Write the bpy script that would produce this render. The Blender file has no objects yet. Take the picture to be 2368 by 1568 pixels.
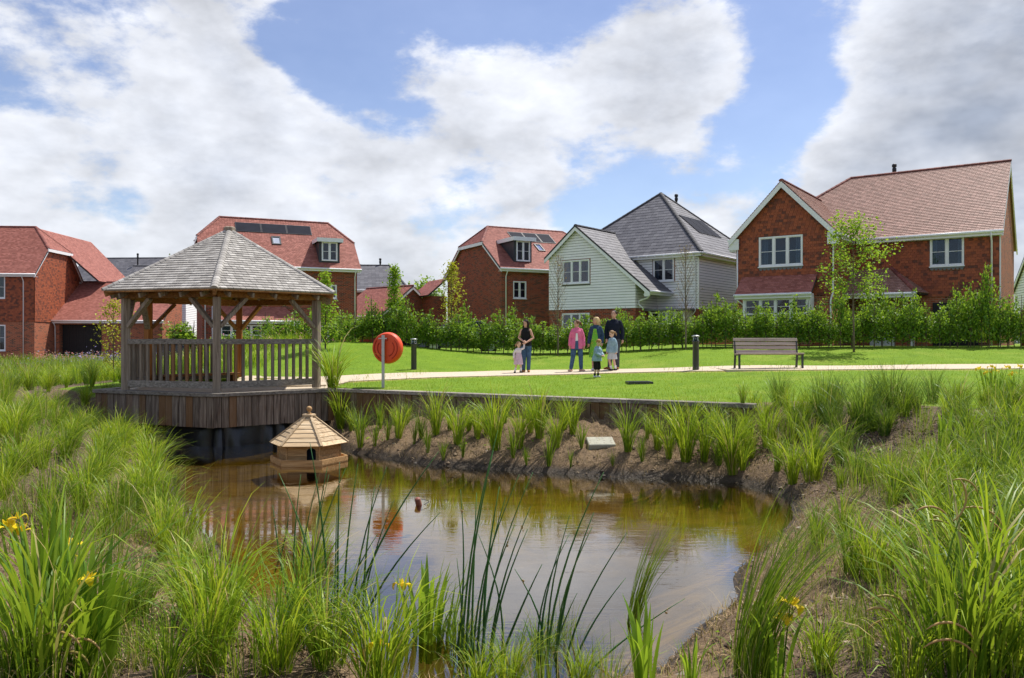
import bpy, bmesh, math, random
import numpy as np
from mathutils import Vector, Matrix
from mathutils.geometry import delaunay_2d_cdt

# ------------------------------------------------------------------ camera, sky, sun, exposure
scene = bpy.context.scene
COL = scene.collection
FPX, CPX, CPY, EYE = 1842.0, 1184.0, 784.0, 1.05
cam_d = bpy.data.cameras.new('camera'); cam_d.lens = 28.0; cam_d.sensor_width = 36.0
cam_d.clip_start = 0.05; cam_d.clip_end = 3000
cam = bpy.data.objects.new('camera', cam_d); COL.objects.link(cam)
cam.location = (0, 0, EYE); cam.rotation_euler = (math.pi/2, 0, 0)
scene.camera = cam
SUN_DIR = Vector((0.75*math.cos(math.radians(60.5)), 0.66*math.cos(math.radians(60.5)), math.sin(math.radians(60.5)))).normalized()
SUN_EL = math.asin(SUN_DIR.z); SUN_ROT = math.atan2(SUN_DIR.x, SUN_DIR.y)
sun_d = bpy.data.lights.new('sun', 'SUN'); sun_d.energy = 5.0; sun_d.angle = math.radians(0.55); sun_d.color = (1.0, 0.95, 0.87)
sun = bpy.data.objects.new('sun', sun_d); COL.objects.link(sun)
sun.rotation_euler = SUN_DIR.to_track_quat('Z', 'Y').to_euler()
scene.view_settings.view_transform = 'Standard'; scene.view_settings.look = 'None'
scene.view_settings.exposure = 0.32; scene.view_settings.gamma = 1.0; scene.view_settings.use_curve_mapping = False

def make_world():
    w = bpy.data.worlds.new('World'); scene.world = w; w.use_nodes = True
    w.cycles.sampling_method = 'MANUAL'; w.cycles.sample_map_resolution = 256
    nt = w.node_tree; nt.nodes.clear(); N = nt.nodes; Lk = nt.links.new
    out = N.new('ShaderNodeOutputWorld')
    sky = N.new('ShaderNodeTexSky'); sky.sky_type = 'NISHITA'; sky.sun_disc = False
    sky.sun_elevation = SUN_EL; sky.sun_rotation = SUN_ROT; sky.air_density = 1.0; sky.dust_density = 0.35; sky.ozone_density = 1.6
    bg = N.new('ShaderNodeBackground'); bg.inputs['Strength'].default_value = 0.115
    hs = N.new('ShaderNodeHueSaturation'); hs.inputs['Saturation'].default_value = 1.05; hs.inputs['Hue'].default_value = 0.513; hs.inputs['Value'].default_value = 1.0
    Lk(sky.outputs[0], hs.inputs['Color']); Lk(hs.outputs[0], bg.inputs['Color'])
    tc = N.new('ShaderNodeTexCoord')
    nrm = N.new('ShaderNodeVectorMath'); nrm.operation = 'NORMALIZE'; Lk(tc.outputs['Generated'], nrm.inputs[0])
    sep = N.new('ShaderNodeSeparateXYZ'); Lk(nrm.outputs[0], sep.inputs[0])
    def m(op, a, b=None, clamp=False):
        n = N.new('ShaderNodeMath'); n.operation = op; n.use_clamp = clamp
        for i, q in enumerate((a, b)):
            if q is None: continue
            if isinstance(q, (int, float)): n.inputs[i].default_value = q
            else: Lk(q, n.inputs[i])
        return n.outputs[0]
    comb = N.new('ShaderNodeVectorMath'); comb.operation = 'MULTIPLY'; Lk(nrm.outputs[0], comb.inputs[0]); comb.inputs[1].default_value = (1.0, 1.0, 1.85)
    def noise(scale, detail, rough, off, dist=0.0):
        mp = N.new('ShaderNodeMapping'); mp.inputs['Location'].default_value = off
        Lk(comb.outputs[0], mp.inputs['Vector'])
        n = N.new('ShaderNodeTexNoise'); n.inputs['Scale'].default_value = scale; n.inputs['Detail'].default_value = detail
        n.inputs['Roughness'].default_value = rough; n.inputs['Distortion'].default_value = dist
        Lk(mp.outputs[0], n.inputs['Vector']); return n.outputs[0]
    n1 = noise(4.6, 7, 0.60, (3.1, 1.7, 0.4), 0.0)
    n2 = noise(13.0, 6, 0.64, (7.3, 2.2, 1.0), 0.0)
    cov = m('ADD', m('MULTIPLY', n1, 0.74), m('MULTIPLY', n2, 0.26))
    cov = m('ADD', cov, m('MULTIPLY', m('EXPONENT', m('MULTIPLY', m('ABSOLUTE', sep.outputs['Z']), -14.0)), 0.22))      # clouds crowd together towards the horizon
    # cloud banks and clear gaps, as directions on the sky
    blobs = [(150, 330, .20, .12), (600, 300, .15, .13), (420, 110, .10, .10), (1000, 330, .14, .10), (1500, 190, .11, .17), (1700, 170, .06, .10), (1180, 130, .07, .10), (930, 200, .06, .06),
             (2200, 110, .15, .30), (2300, 330, .13, .26), (1950, 330, .06, .10), (1640, 470, .09, .14), (800, 560, .30, .06), (640, 480, .05, -.08), (1120, 440, .05, -.10), (1300, 560, .10, .05),
             (840, 30, .10, -.17), (1230, 10, .12, -.18), (800, 180, .05, -.24), (900, 300, .03, -.08), (640, 90, .04, -.10), (1880, 60, .09, -.17), (1780, 330, .08, -.20),
             (1470, 390, .07, -.14), (1030, 520, .06, -.16), (1350, 470, .05, -.12), (300, 430, .05, -.08), (180, 30, .12, -.08), (1860, 230, .05, -.12), (960, 250, .04, -.16), (1290, 320, .05, -.14), (1080, 70, .04, -.10), (330, 70, .06, -.10), (760, 430, .06, -.06)]
    for px, py, sg, amp in blobs:
        d = Vector(((px-CPX)/FPX, 1.0, (CPY-py)/FPX)).normalized()
        dp = N.new('ShaderNodeVectorMath'); dp.operation = 'DOT_PRODUCT'; Lk(nrm.outputs[0], dp.inputs[0]); dp.inputs[1].default_value = d
        e = m('EXPONENT', m('MULTIPLY', m('SUBTRACT', dp.outputs['Value'], 1.0), 2.0/(sg*sg)))
        cov = m('ADD', cov, m('MULTIPLY', e, amp))
    mr = N.new('ShaderNodeMapRange'); mr.interpolation_type = 'SMOOTHSTEP'
    mr.inputs['From Min'].default_value = 0.472; mr.inputs['From Max'].default_value = 0.590; Lk(cov, mr.inputs['Value'])
    # grey undersides where the cloud is thick
    n3 = noise(6.0, 4, 0.55, (1.3, 9.1, 4.0), 0.0)
    th = N.new('ShaderNodeMapRange'); th.inputs['From Min'].default_value = 0.57; th.inputs['From Max'].default_value = 0.88; Lk(cov, th.inputs['Value'])
    shade = m('MULTIPLY', th.outputs[0], m('MULTIPLY', m('SUBTRACT', n3, 0.28), 2.8, ), True)
    cr = N.new('ShaderNodeMix'); cr.data_type = 'RGBA'; Lk(shade, cr.inputs['Factor'])
    cr.inputs[6].default_value = (0.73, 0.75, 0.80, 1); cr.inputs[7].default_value = (0.33, 0.37, 0.45, 1)
    n4 = noise(12.0, 4, 0.6, (4.4, 0.2, 2.0), 0.0)
    n1b = noise(4.6, 4, 0.60, (3.1+.055, 1.7+.03, 0.4+.075), 0.0)      # the same clouds a little nearer the sun: lit rims, darker far sides
    n1c = noise(4.6, 4, 0.60, (3.1, 1.7, 0.4), 0.0)
    br = m('ADD', m('ADD', m('MULTIPLY', n4, 0.6), 0.66), m('MULTIPLY', m('SUBTRACT', n1c, n1b), 1.1))
    br = m('MINIMUM', m('MAXIMUM', br, 0.66), 1.30)
    cb = N.new('ShaderNodeBackground'); Lk(cr.outputs[2], cb.inputs['Color']); Lk(br, cb.inputs['Strength'])
    mx = N.new('ShaderNodeMixShader'); Lk(m('ADD', m('MULTIPLY', mr.outputs[0], 0.85), 0.10), mx.inputs[0]); Lk(bg.outputs[0], mx.inputs[1]); Lk(cb.outputs[0], mx.inputs[2])
    Lk(mx.outputs[0], out.inputs['Surface'])
make_world()
cy_ = scene.cycles; cy_.max_bounces = 6; cy_.diffuse_bounces = 3; cy_.glossy_bounces = 3; cy_.transmission_bounces = 4; cy_.transparent_max_bounces = 8; cy_.caustics_reflective = False; cy_.caustics_refractive = False

R = random.Random(11); NR = np.random.default_rng(5)
PI = math.pi

# ------------------------------------------------------------------ materials
MATS = {}
def srgb(r, g, b):
    f = lambda c: (c/255/12.92) if c/255 <= .04045 else ((c/255+.055)/1.055)**2.4
    return (f(r), f(g), f(b), 1)
class NT:
    def __init__(self, name):
        self.m = bpy.data.materials.new(name); self.m.use_nodes = True; self.t = self.m.node_tree; self.t.nodes.clear()
        self.out = self.n('ShaderNodeOutputMaterial'); MATS[name] = self.m
    def n(self, ty, **kw):
        x = self.t.nodes.new(ty)
        for k, v in kw.items(): setattr(x, k, v)
        return x
    def l(self, a, b): self.t.links.new(a, b)
    def val(self, a, i):
        return a
    def math(self, op, a, b=None, clamp=False):
        x = self.n('ShaderNodeMath', operation=op, use_clamp=clamp)
        for i, q in enumerate((a, b)):
            if q is None: continue
            if isinstance(q, (int, float)): x.inputs[i].default_value = q
            else: self.l(q, x.inputs[i])
        return x.outputs[0]
    def mix(self, f, a, b, blend='MIX'):
        x = self.n('ShaderNodeMix', data_type='RGBA', blend_type=blend)
        for i, q in ((0, f), (6, a), (7, b)):
            if isinstance(q, (int, float)): x.inputs[i].default_value = q
            elif isinstance(q, tuple): x.inputs[i].default_value = q if len(q) == 4 else q+(1,)
            else: self.l(q, x.inputs[i])
        return x.outputs[2]
    def coord(self, kind='Object', scale=(1, 1, 1), loc=(0, 0, 0), rot=(0, 0, 0)):
        tc = self.n('ShaderNodeTexCoord'); mp = self.n('ShaderNodeMapping')
        mp.inputs['Scale'].default_value = scale; mp.inputs['Location'].default_value = loc; mp.inputs['Rotation'].default_value = rot
        self.l(tc.outputs[kind], mp.inputs['Vector']); return mp.outputs[0]
    def noise(self, vec, scale=5, detail=4, rough=.55, dist=0):
        x = self.n('ShaderNodeTexNoise'); self.l(vec, x.inputs['Vector'])
        x.inputs['Scale'].default_value = scale; x.inputs['Detail'].default_value = detail; x.inputs['Roughness'].default_value = rough; x.inputs['Distortion'].default_value = dist
        return x.outputs[0]
    def ramp(self, f, stops):
        x = self.n('ShaderNodeValToRGB'); self.l(f, x.inputs[0]); e = x.color_ramp.elements
        while len(e) < len(stops): e.new(0.5)
        for i, (p, c) in enumerate(stops):
            e[i].position = p; e[i].color = c if len(c) == 4 else c+(1,)
        return x.outputs[0]
    def rng(self, f, a, b, c=0., d=1.):
        x = self.n('ShaderNodeMapRange'); self.l(f, x.inputs[0])
        for i, q in enumerate((a, b, c, d)): x.inputs[1+i].default_value = q
        return x.outputs[0]
    def rand(self):
        g = self.n('ShaderNodeNewGeometry'); o = self.n('ShaderNodeObjectInfo')
        return self.math('FRACT', self.math('ADD', g.outputs['Random Per Island'], o.outputs['Random']))
    def bump(self, h, strength=.3, dist=.02):
        b = self.n('ShaderNodeBump'); b.inputs['Strength'].default_value = strength; b.inputs['Distance'].default_value = dist
        self.l(h, b.inputs['Height']); return b.outputs[0]
    def bsdf(self, col, rough=.6, normal=None, spec=.4, metal=0., **kw):
        p = self.n('ShaderNodeBsdfPrincipled')
        for key, q in (('Base Color', col), ('Roughness', rough), ('Metallic', metal), ('Specular IOR Level', spec)):
            if isinstance(q, (int, float)): p.inputs[key].default_value = q
            elif isinstance(q, tuple): p.inputs[key].default_value = q if len(q) == 4 else q+(1,)
            else: self.l(q, p.inputs[key])
        for k, q in kw.items(): p.inputs[k].default_value = q
        if normal is not None: self.l(normal, p.inputs['Normal'])
        return p
    def done(self, shader):
        self.l(shader.outputs[0] if hasattr(shader, 'outputs') else shader, self.out.inputs['Surface']); return self.m

def simple(name, col, rough=.5, var=.12, scale=6., spec=.4, metal=0., bump=0., kind='Object'):
    t = NT(name); v = t.coord(kind)
    n = t.noise(v, scale, 5, .6)
    c = t.mix(t.rng(n, .3, .7), tuple(x*(1-var) for x in col[:3]), tuple(min(1, x*(1+var)) for x in col[:3]))
    nb = t.bump(t.noise(v, scale*6, 3), bump, .01) if bump else None
    return t.done(t.bsdf(c, rough, nb, spec, metal))

def foliage(name, c_a, c_b, c_c, transl=.45, gloss=.25, rough=.45):
    # three leaf colours picked per leaf, part of the light passes through
    t = NT(name); r = t.rand()
    col = t.ramp(r, [(0.0, c_a), (0.55, c_b), (1.0, c_c)])
    d = t.bsdf(col, rough, None, gloss)
    tr = t.n('ShaderNodeBsdfTranslucent'); t.l(t.mix(.35, col, (.45, .55, .04)), tr.inputs[0])
    mx = t.n('ShaderNodeMixShader'); mx.inputs[0].default_value = transl; t.l(d.outputs[0], mx.inputs[1]); t.l(tr.outputs[0], mx.inputs[2])
    return t.done(mx)

def wood(name, c_dark, c_mid, c_light, axis='z', rough=.8, warm=None, islands=True, warm_at=.8, tone=(.72, 1.18)):
    t = NT(name)
    sc = {'z': (28, 28, 1.6), 'x': (1.6, 28, 28), 'y': (28, 1.6, 28)}[axis]
    v = t.coord('Object', sc)
    oi = t.n('ShaderNodeObjectInfo'); ad = t.n('ShaderNodeVectorMath', operation='ADD')
    cmb = t.n('ShaderNodeCombineXYZ'); rr = t.rand()
    for i in range(3): t.l(t.math('MULTIPLY', rr, 37.0+i*11), cmb.inputs[i])
    t.l(v, ad.inputs[0]); t.l(cmb.outputs[0], ad.inputs[1])
    n = t.noise(ad.outputs[0], 1.0, 6, .62, .6)
    col = t.ramp(n, [(.28, c_dark), (.5, c_mid), (.74, c_light)])
    tone = t.rng(rr, 0, 1, *tone)
    cmul = t.n('ShaderNodeMix', data_type='RGBA', blend_type='MULTIPLY'); cmul.inputs[0].default_value = 1
    t.l(col, cmul.inputs[6]); g = t.n('ShaderNodeCombineXYZ')
    for i in range(3): t.l(tone, g.inputs[i])
    t.l(g.outputs[0], cmul.inputs[7]); col = cmul.outputs[2]
    if warm:
        f = t.rng(t.math('FRACT', t.math('MULTIPLY', rr, 7.31)), warm_at-.06, warm_at+.06)
        col = t.mix(t.math('MULTIPLY', f, .75), col, warm)
        k = t.noise(t.coord('Object', (1, 1, 1)), 2.2, 3, .5)
        col = t.mix(t.math('MULTIPLY', t.rng(k, .52, .68), .5), col, warm)
    return t.done(t.bsdf(col, rough, t.bump(n, .35, .006), .25))

def brick(name, c1, c2, c3, mortar, bw=.225, bh=.075):
    t = NT(name); tc = t.n('ShaderNodeTexCoord')
    b = t.n('ShaderNodeTexBrick'); t.l(tc.outputs['UV'], b.inputs['Vector'])
    b.offset = .5; b.inputs['Scale'].default_value = 1; b.inputs['Brick Width'].default_value = bw; b.inputs['Row Height'].default_value = bh
    b.inputs['Mortar Size'].default_value = .009; b.inputs['Mortar Smooth'].default_value = .2; b.inputs['Bias'].default_value = -.25
    b.inputs['Color1'].default_value = c1; b.inputs['Color2'].default_value = c2; b.inputs['Mortar'].default_value = mortar
    # a share of dark burnt bricks: noise sampled once per brick
    sp = t.n('ShaderNodeSeparateXYZ'); t.l(tc.outputs['UV'], sp.inputs[0])
    row = t.math('FLOOR', t.math('DIVIDE', sp.outputs[1], bh))
    colx = t.math('FLOOR', t.math('ADD', t.math('DIVIDE', sp.outputs[0], bw), t.math('MULTIPLY', t.math('MODULO', row, 2.), .5)))
    cb = t.n('ShaderNodeCombineXYZ'); t.l(colx, cb.inputs[0]); t.l(row, cb.inputs[1])
    wn = t.n('ShaderNodeTexWhiteNoise', noise_dimensions='2D'); t.l(cb.outputs[0], wn.inputs['Vector'])
    dark = t.math('MULTIPLY', t.math('GREATER_THAN', wn.outputs['Value'], .78), t.math('SUBTRACT', 1., b.outputs['Fac']))
    col = t.mix(t.math('MULTIPLY', dark, .8), b.outputs['Color'], c3)
    big = t.noise(t.coord('Object'), .6, 4)
    col = t.mix(t.rng(big, .35, .7, 0, .22), col, (c1[0]*.6, c1[1]*.5, c1[2]*.5, 1))
    return t.done(t.bsdf(col, .85, t.bump(t.math('SUBTRACT', 1., b.outputs['Fac']), .5, .008), .2))

def tile_mat(name, stops, rough=.7, spec=.3, grime=(.05, .04, .035)):
    t = NT(name); r = t.rand()
    col = t.ramp(r, stops)
    pos = t.n('ShaderNodeNewGeometry').outputs['Position']; n = t.noise(pos, 5, 5, .65)
    col = t.mix(t.rng(n, .5, .8, 0, .45), col, grime)
    return t.done(t.bsdf(col, rough, t.bump(t.noise(pos, 60, 2), .25, .004), spec))

brick('brick_red', srgb(150, 66, 42), srgb(122, 48, 32), srgb(58, 42, 40), srgb(150, 128, 108))
brick('brick_orange', srgb(172, 94, 64), srgb(144, 72, 50), srgb(70, 52, 48), srgb(170, 145, 120))
tile_mat('roof_red', [(0, srgb(140, 86, 75)), (.5, srgb(156, 99, 87)), (1, srgb(172, 112, 100))], .65, .25, (.16, .075, .06))
tile_mat('roof_brown', [(0, srgb(138, 104, 92)), (.5, srgb(152, 116, 103)), (1, srgb(168, 130, 117))], .6, .3, (.18, .11, .09))
tile_mat('hung_tile', [(0, srgb(98, 60, 48)), (.2, srgb(124, 70, 50)), (.4, srgb(148, 80, 54)), (.8, srgb(164, 90, 58)), (1, srgb(138, 74, 52))])
tile_mat('slate_grey', [(0, srgb(84, 83, 88)), (.5, srgb(96, 95, 100)), (1, srgb(108, 107, 111))], .55, .4, (.06, .06, .06))
tile_mat('ridge_red', [(0, srgb(108, 60, 54)), (1, srgb(140, 84, 74))])
tile_mat('ridge_dark', [(0, srgb(46, 47, 52)), (1, srgb(66, 67, 72))])
simple('white_upvc', (.78, .79, .80), .35, .03, 3)
simple('white_board', (.86, .85, .84), .6, .04, 2, .3, bump=.1)
simple('lap_shadow_grey', (.16, .165, .17), .9)  # dark grey seen between weatherboards, painted as their lap shadows
simple('dark_grey_trim', (.035, .04, .045), .5, .15)
simple('lead_grey', (.16, .17, .18), .5, .15)
simple('flue_black', (.012, .012, .014), .5)
simple('metal_dark', (.028, .030, .030), .42, .15, 8, .5)
simple('metal_galv', (.42, .43, .42), .38, .12, 18, .5, .7)
simple('orange_plastic', (.76, .080, .020), .42, .06, 3, .4)
simple('orange_recess_shade', (.40, .030, .010), .55, .08, 3, .3)  # darker orange with the shade of the moulded recesses put into its colour
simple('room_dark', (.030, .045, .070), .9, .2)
simple('curtain', (.55, .55, .54), .9, .08, 3)
simple('curtain_pink', (.70, .12, .35), .8, .1)
simple('garage_black', (.010, .010, .011), .6, .2)
simple('solar_dark', (.018, .020, .030), .7, .2, 2, .06)
simple('solar_frame', (.04, .04, .045), .4)
def glass(name):
    t = NT(name)
    fr = t.n('ShaderNodeFresnel'); fr.inputs[0].default_value = 1.55
    f = t.math('ADD', t.math('MULTIPLY', fr.outputs[0], .8), .0, True)
    tr = t.n('ShaderNodeBsdfTransparent'); tr.inputs[0].default_value = (.50, .58, .66, 1)
    gl = t.n('ShaderNodeBsdfGlossy'); gl.inputs['Roughness'].default_value = .03; gl.inputs['Color'].default_value = (.9, .93, 1, 1)
    t.l(t.bump(t.noise(t.coord('Object'), 1.3, 2), .03, .05), gl.inputs['Normal'])
    mx = t.n('ShaderNodeMixShader'); t.l(f, mx.inputs[0]); t.l(tr.outputs[0], mx.inputs[1]); t.l(gl.outputs[0], mx.inputs[2])
    return t.done(mx)
glass('window_glass')
wood('oak_weathered_v', srgb(72, 62, 54), srgb(128, 116, 102), srgb(168, 158, 144), 'z', .85, srgb(138, 96, 54))
wood('oak_post', srgb(92, 80, 68), srgb(138, 124, 108), srgb(172, 160, 146), 'z', .85, tone=(.85, 1.1))
wood('oak_rail_x', srgb(84, 76, 68), srgb(134, 126, 116), srgb(172, 164, 154), 'x', .85)
wood('oak_warm_x', srgb(86, 58, 32), srgb(142, 98, 54), srgb(168, 124, 74), 'x', .8)
wood('oak_warm_v', srgb(92, 56, 28), srgb(150, 96, 50), srgb(172, 120, 68), 'z', .8)
wood('fascia_plank', srgb(60, 50, 43), srgb(118, 104, 92), srgb(160, 147, 132), 'z', .88, srgb(120, 84, 46), warm_at=.72)
wood('wall_plank', srgb(58, 46, 36), srgb(116, 100, 82), srgb(154, 138, 116), 'z', .88, srgb(104, 76, 46), warm_at=.6)
tile_mat('shingle', [(0, srgb(140, 136, 131)), (.4, srgb(156, 152, 146)), (.85, srgb(170, 166, 160)), (1, srgb(184, 180, 174))], .85, .2, (.24, .225, .21))
wood('duck_wood', srgb(136, 100, 62), srgb(190, 150, 102), srgb(212, 178, 132), 'x', .7)
wood('duck_roof', srgb(138, 112, 82), srgb(196, 170, 134), srgb(222, 202, 170), 'x', .75)
wood('bench_slat', srgb(134, 116, 106), srgb(172, 154, 144), srgb(190, 172, 162), 'x', .7)
wood('fence_wood', srgb(110, 66, 32), srgb(150, 96, 52), srgb(172, 118, 70), 'z', .8)
wood('bark', srgb(70, 60, 48), srgb(104, 92, 76), srgb(134, 122, 104), 'z', .9)
wood('birch_bark', srgb(88, 76, 64), srgb(124, 110, 94), srgb(150, 138, 122), 'z', .9)
foliage('hedge_leaf', (.045, .13, .010), (.13, .28, .020), (.30, .48, .04), .48, .45)
foliage('lime_leaf', (.12, .25, .015), (.22, .38, .025), (.34, .48, .04), .5)
foliage('yellow_leaf', (.30, .32, .02), (.44, .42, .03), (.52, .46, .05), .45)
foliage('rust_leaf', (.22, .09, .03), (.30, .15, .05), (.26, .19, .07), .35)
foliage('dark_leaf', (.030, .075, .012), (.055, .12, .02), (.09, .17, .03), .35)
foliage('sedge_bright', (.088, .195, .005), (.23, .36, .012), (.44, .50, .03), .42, .3)
foliage('sedge_mid', (.052, .138, .005), (.140, .255, .010), (.30, .40, .025), .40, .3)
foliage('sedge_dark', (.030, .095, .012), (.055, .15, .018), (.12, .22, .035), .36, .35)
foliage('rush', (.020, .105, .020), (.035, .15, .028), (.07, .19, .035), .22, .45)
foliage('iris_leaf', (.10, .235, .012), (.17, .32, .016), (.26, .40, .022), .48, .35)
foliage('iris_flower', (.78, .56, .01), (.85, .64, .015), (.80, .50, .01), .35)
foliage('catkin', (.34, .20, .07), (.46, .29, .11), (.30, .26, .06), .15)
foliage('straw_blade', (.40, .29, .11), (.52, .40, .18), (.32, .30, .10), .3)
foliage('coir', (.11, .065, .03), (.30, .20, .10), (.52, .38, .20), .15, .1)
foliage('lawn_blade', (.15, .265, .008), (.21, .335, .012), (.31, .39, .030), .4, .2)
foliage('pink_flower', (.62, .16, .22), (.70, .30, .34), (.50, .30, .20), .3)
foliage('lavender', (.20, .16, .34), (.26, .22, .40), (.14, .17, .14), .2)
t = NT('bark_chip'); t.done(t.bsdf(t.ramp(t.rand(), [(0, (.045, .028, .018)), (.5, (.16, .105, .07)), (1, (.42, .33, .25))]), .85))
simple('stone_pale', (.42, .38, .31), .9, .2, 7, .2, bump=.4)
simple('liner_black', (.010, .011, .013), .32, .3, 3, .5, bump=.3)
simple('terracotta', (.22, .075, .045), .5, .15)
simple('concrete_pale', (.36, .35, .28), .9, .12, 9, bump=.3)
simple('box_wood', (.50, .33, .16), .8, .1)
simple('car_black', (.010, .011, .013), .15, .1, 1, .6)
simple('car_silver', (.06, .065, .07), .25, .05, 1, .6, .5)
simple('tyre', (.015, .015, .015), .85)
simple('tail_red', (.5, .02, .02), .3)

# ------------------------------------------------------------------ helpers
def link(o, parent=None):
    COL.objects.link(o)
    if parent is not None: o.parent = parent
    return o
def tag(o, label=None, cat=None, group=None, kind=None):
    if label: o['label'] = label
    if cat: o['category'] = cat
    if group: o['group'] = group
    if kind: o['kind'] = kind
    return o
def empty(name, loc=(0, 0, 0), rz=0.0, label=None, cat=None, group=None):
    o = bpy.data.objects.new(name, None); link(o); o.location = loc; o.rotation_euler = (0, 0, rz); o.empty_display_size = .3
    return tag(o, label, cat, group)
def mat_of(m): return MATS[m] if isinstance(m, str) else m
def box_uv(me):
    nl = len(me.loops)
    if nl == 0: return
    co = np.empty(len(me.vertices)*3, np.float32); me.vertices.foreach_get('co', co); co = co.reshape(-1, 3)
    li = np.empty(nl, np.int32); me.loops.foreach_get('vertex_index', li)
    nf = len(me.polygons); nr = np.empty(nf*3, np.float32); me.polygons.foreach_get('normal', nr); nr = np.abs(nr.reshape(-1, 3))
    tot = np.empty(nf, np.int32); me.polygons.foreach_get('loop_total', tot)
    n = np.repeat(nr, tot, axis=0); p = co[li]
    uv = np.where((n[:, 2:3] > .7), p[:, :2], np.where(n[:, 0:1] > n[:, 1:2], p[:, 1:3], p[:, [0, 2]]))
    lay = me.uv_layers.new(name='UVMap'); lay.data.foreach_set('uv', uv.astype(np.float32).ravel())
def np_mesh(name, V, Fq):
    """V (n,3); Fq (m,k) with k = 3 or 4"""
    me = bpy.data.meshes.new(name); V = np.asarray(V, np.float32); Fq = np.asarray(Fq, np.int32); k = Fq.shape[1]
    me.vertices.add(len(V)); me.vertices.foreach_set('co', V.ravel())
    me.loops.add(Fq.size); me.loops.foreach_set('vertex_index', Fq.ravel())
    me.polygons.add(len(Fq)); me.polygons.foreach_set('loop_start', np.arange(0, Fq.size, k, dtype=np.int32))
    try: me.polygons.foreach_set('loop_total', np.full(len(Fq), k, np.int32))
    except Exception: pass
    me.update(calc_edges=True); me.validate(); me.polygons.foreach_set('use_smooth', np.zeros(len(me.polygons), bool)); me.update(); return me
def obj(name, me, mat, parent=None, smooth=False):
    o = bpy.data.objects.new(name, me)
    if mat is not None and not me.materials: me.materials.append(mat_of(mat))
    if smooth: me.polygons.foreach_set('use_smooth', np.ones(len(me.polygons), bool))
    return link(o, parent)

class Fr:
    """a frame: (s, n, z) -> point; s along a wall, n outwards, z up"""
    def __init__(self, O, S, N, T=(0, 0, 1)):
        self.O = Vector(O); self.S = Vector(S).normalized(); self.N = Vector(N).normalized(); self.T = Vector(T).normalized()
    def p(self, s, n, z): return self.O+self.S*s+self.N*n+self.T*z
WORLD = Fr((0, 0, 0), (1, 0, 0), (0, 1, 0))

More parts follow.
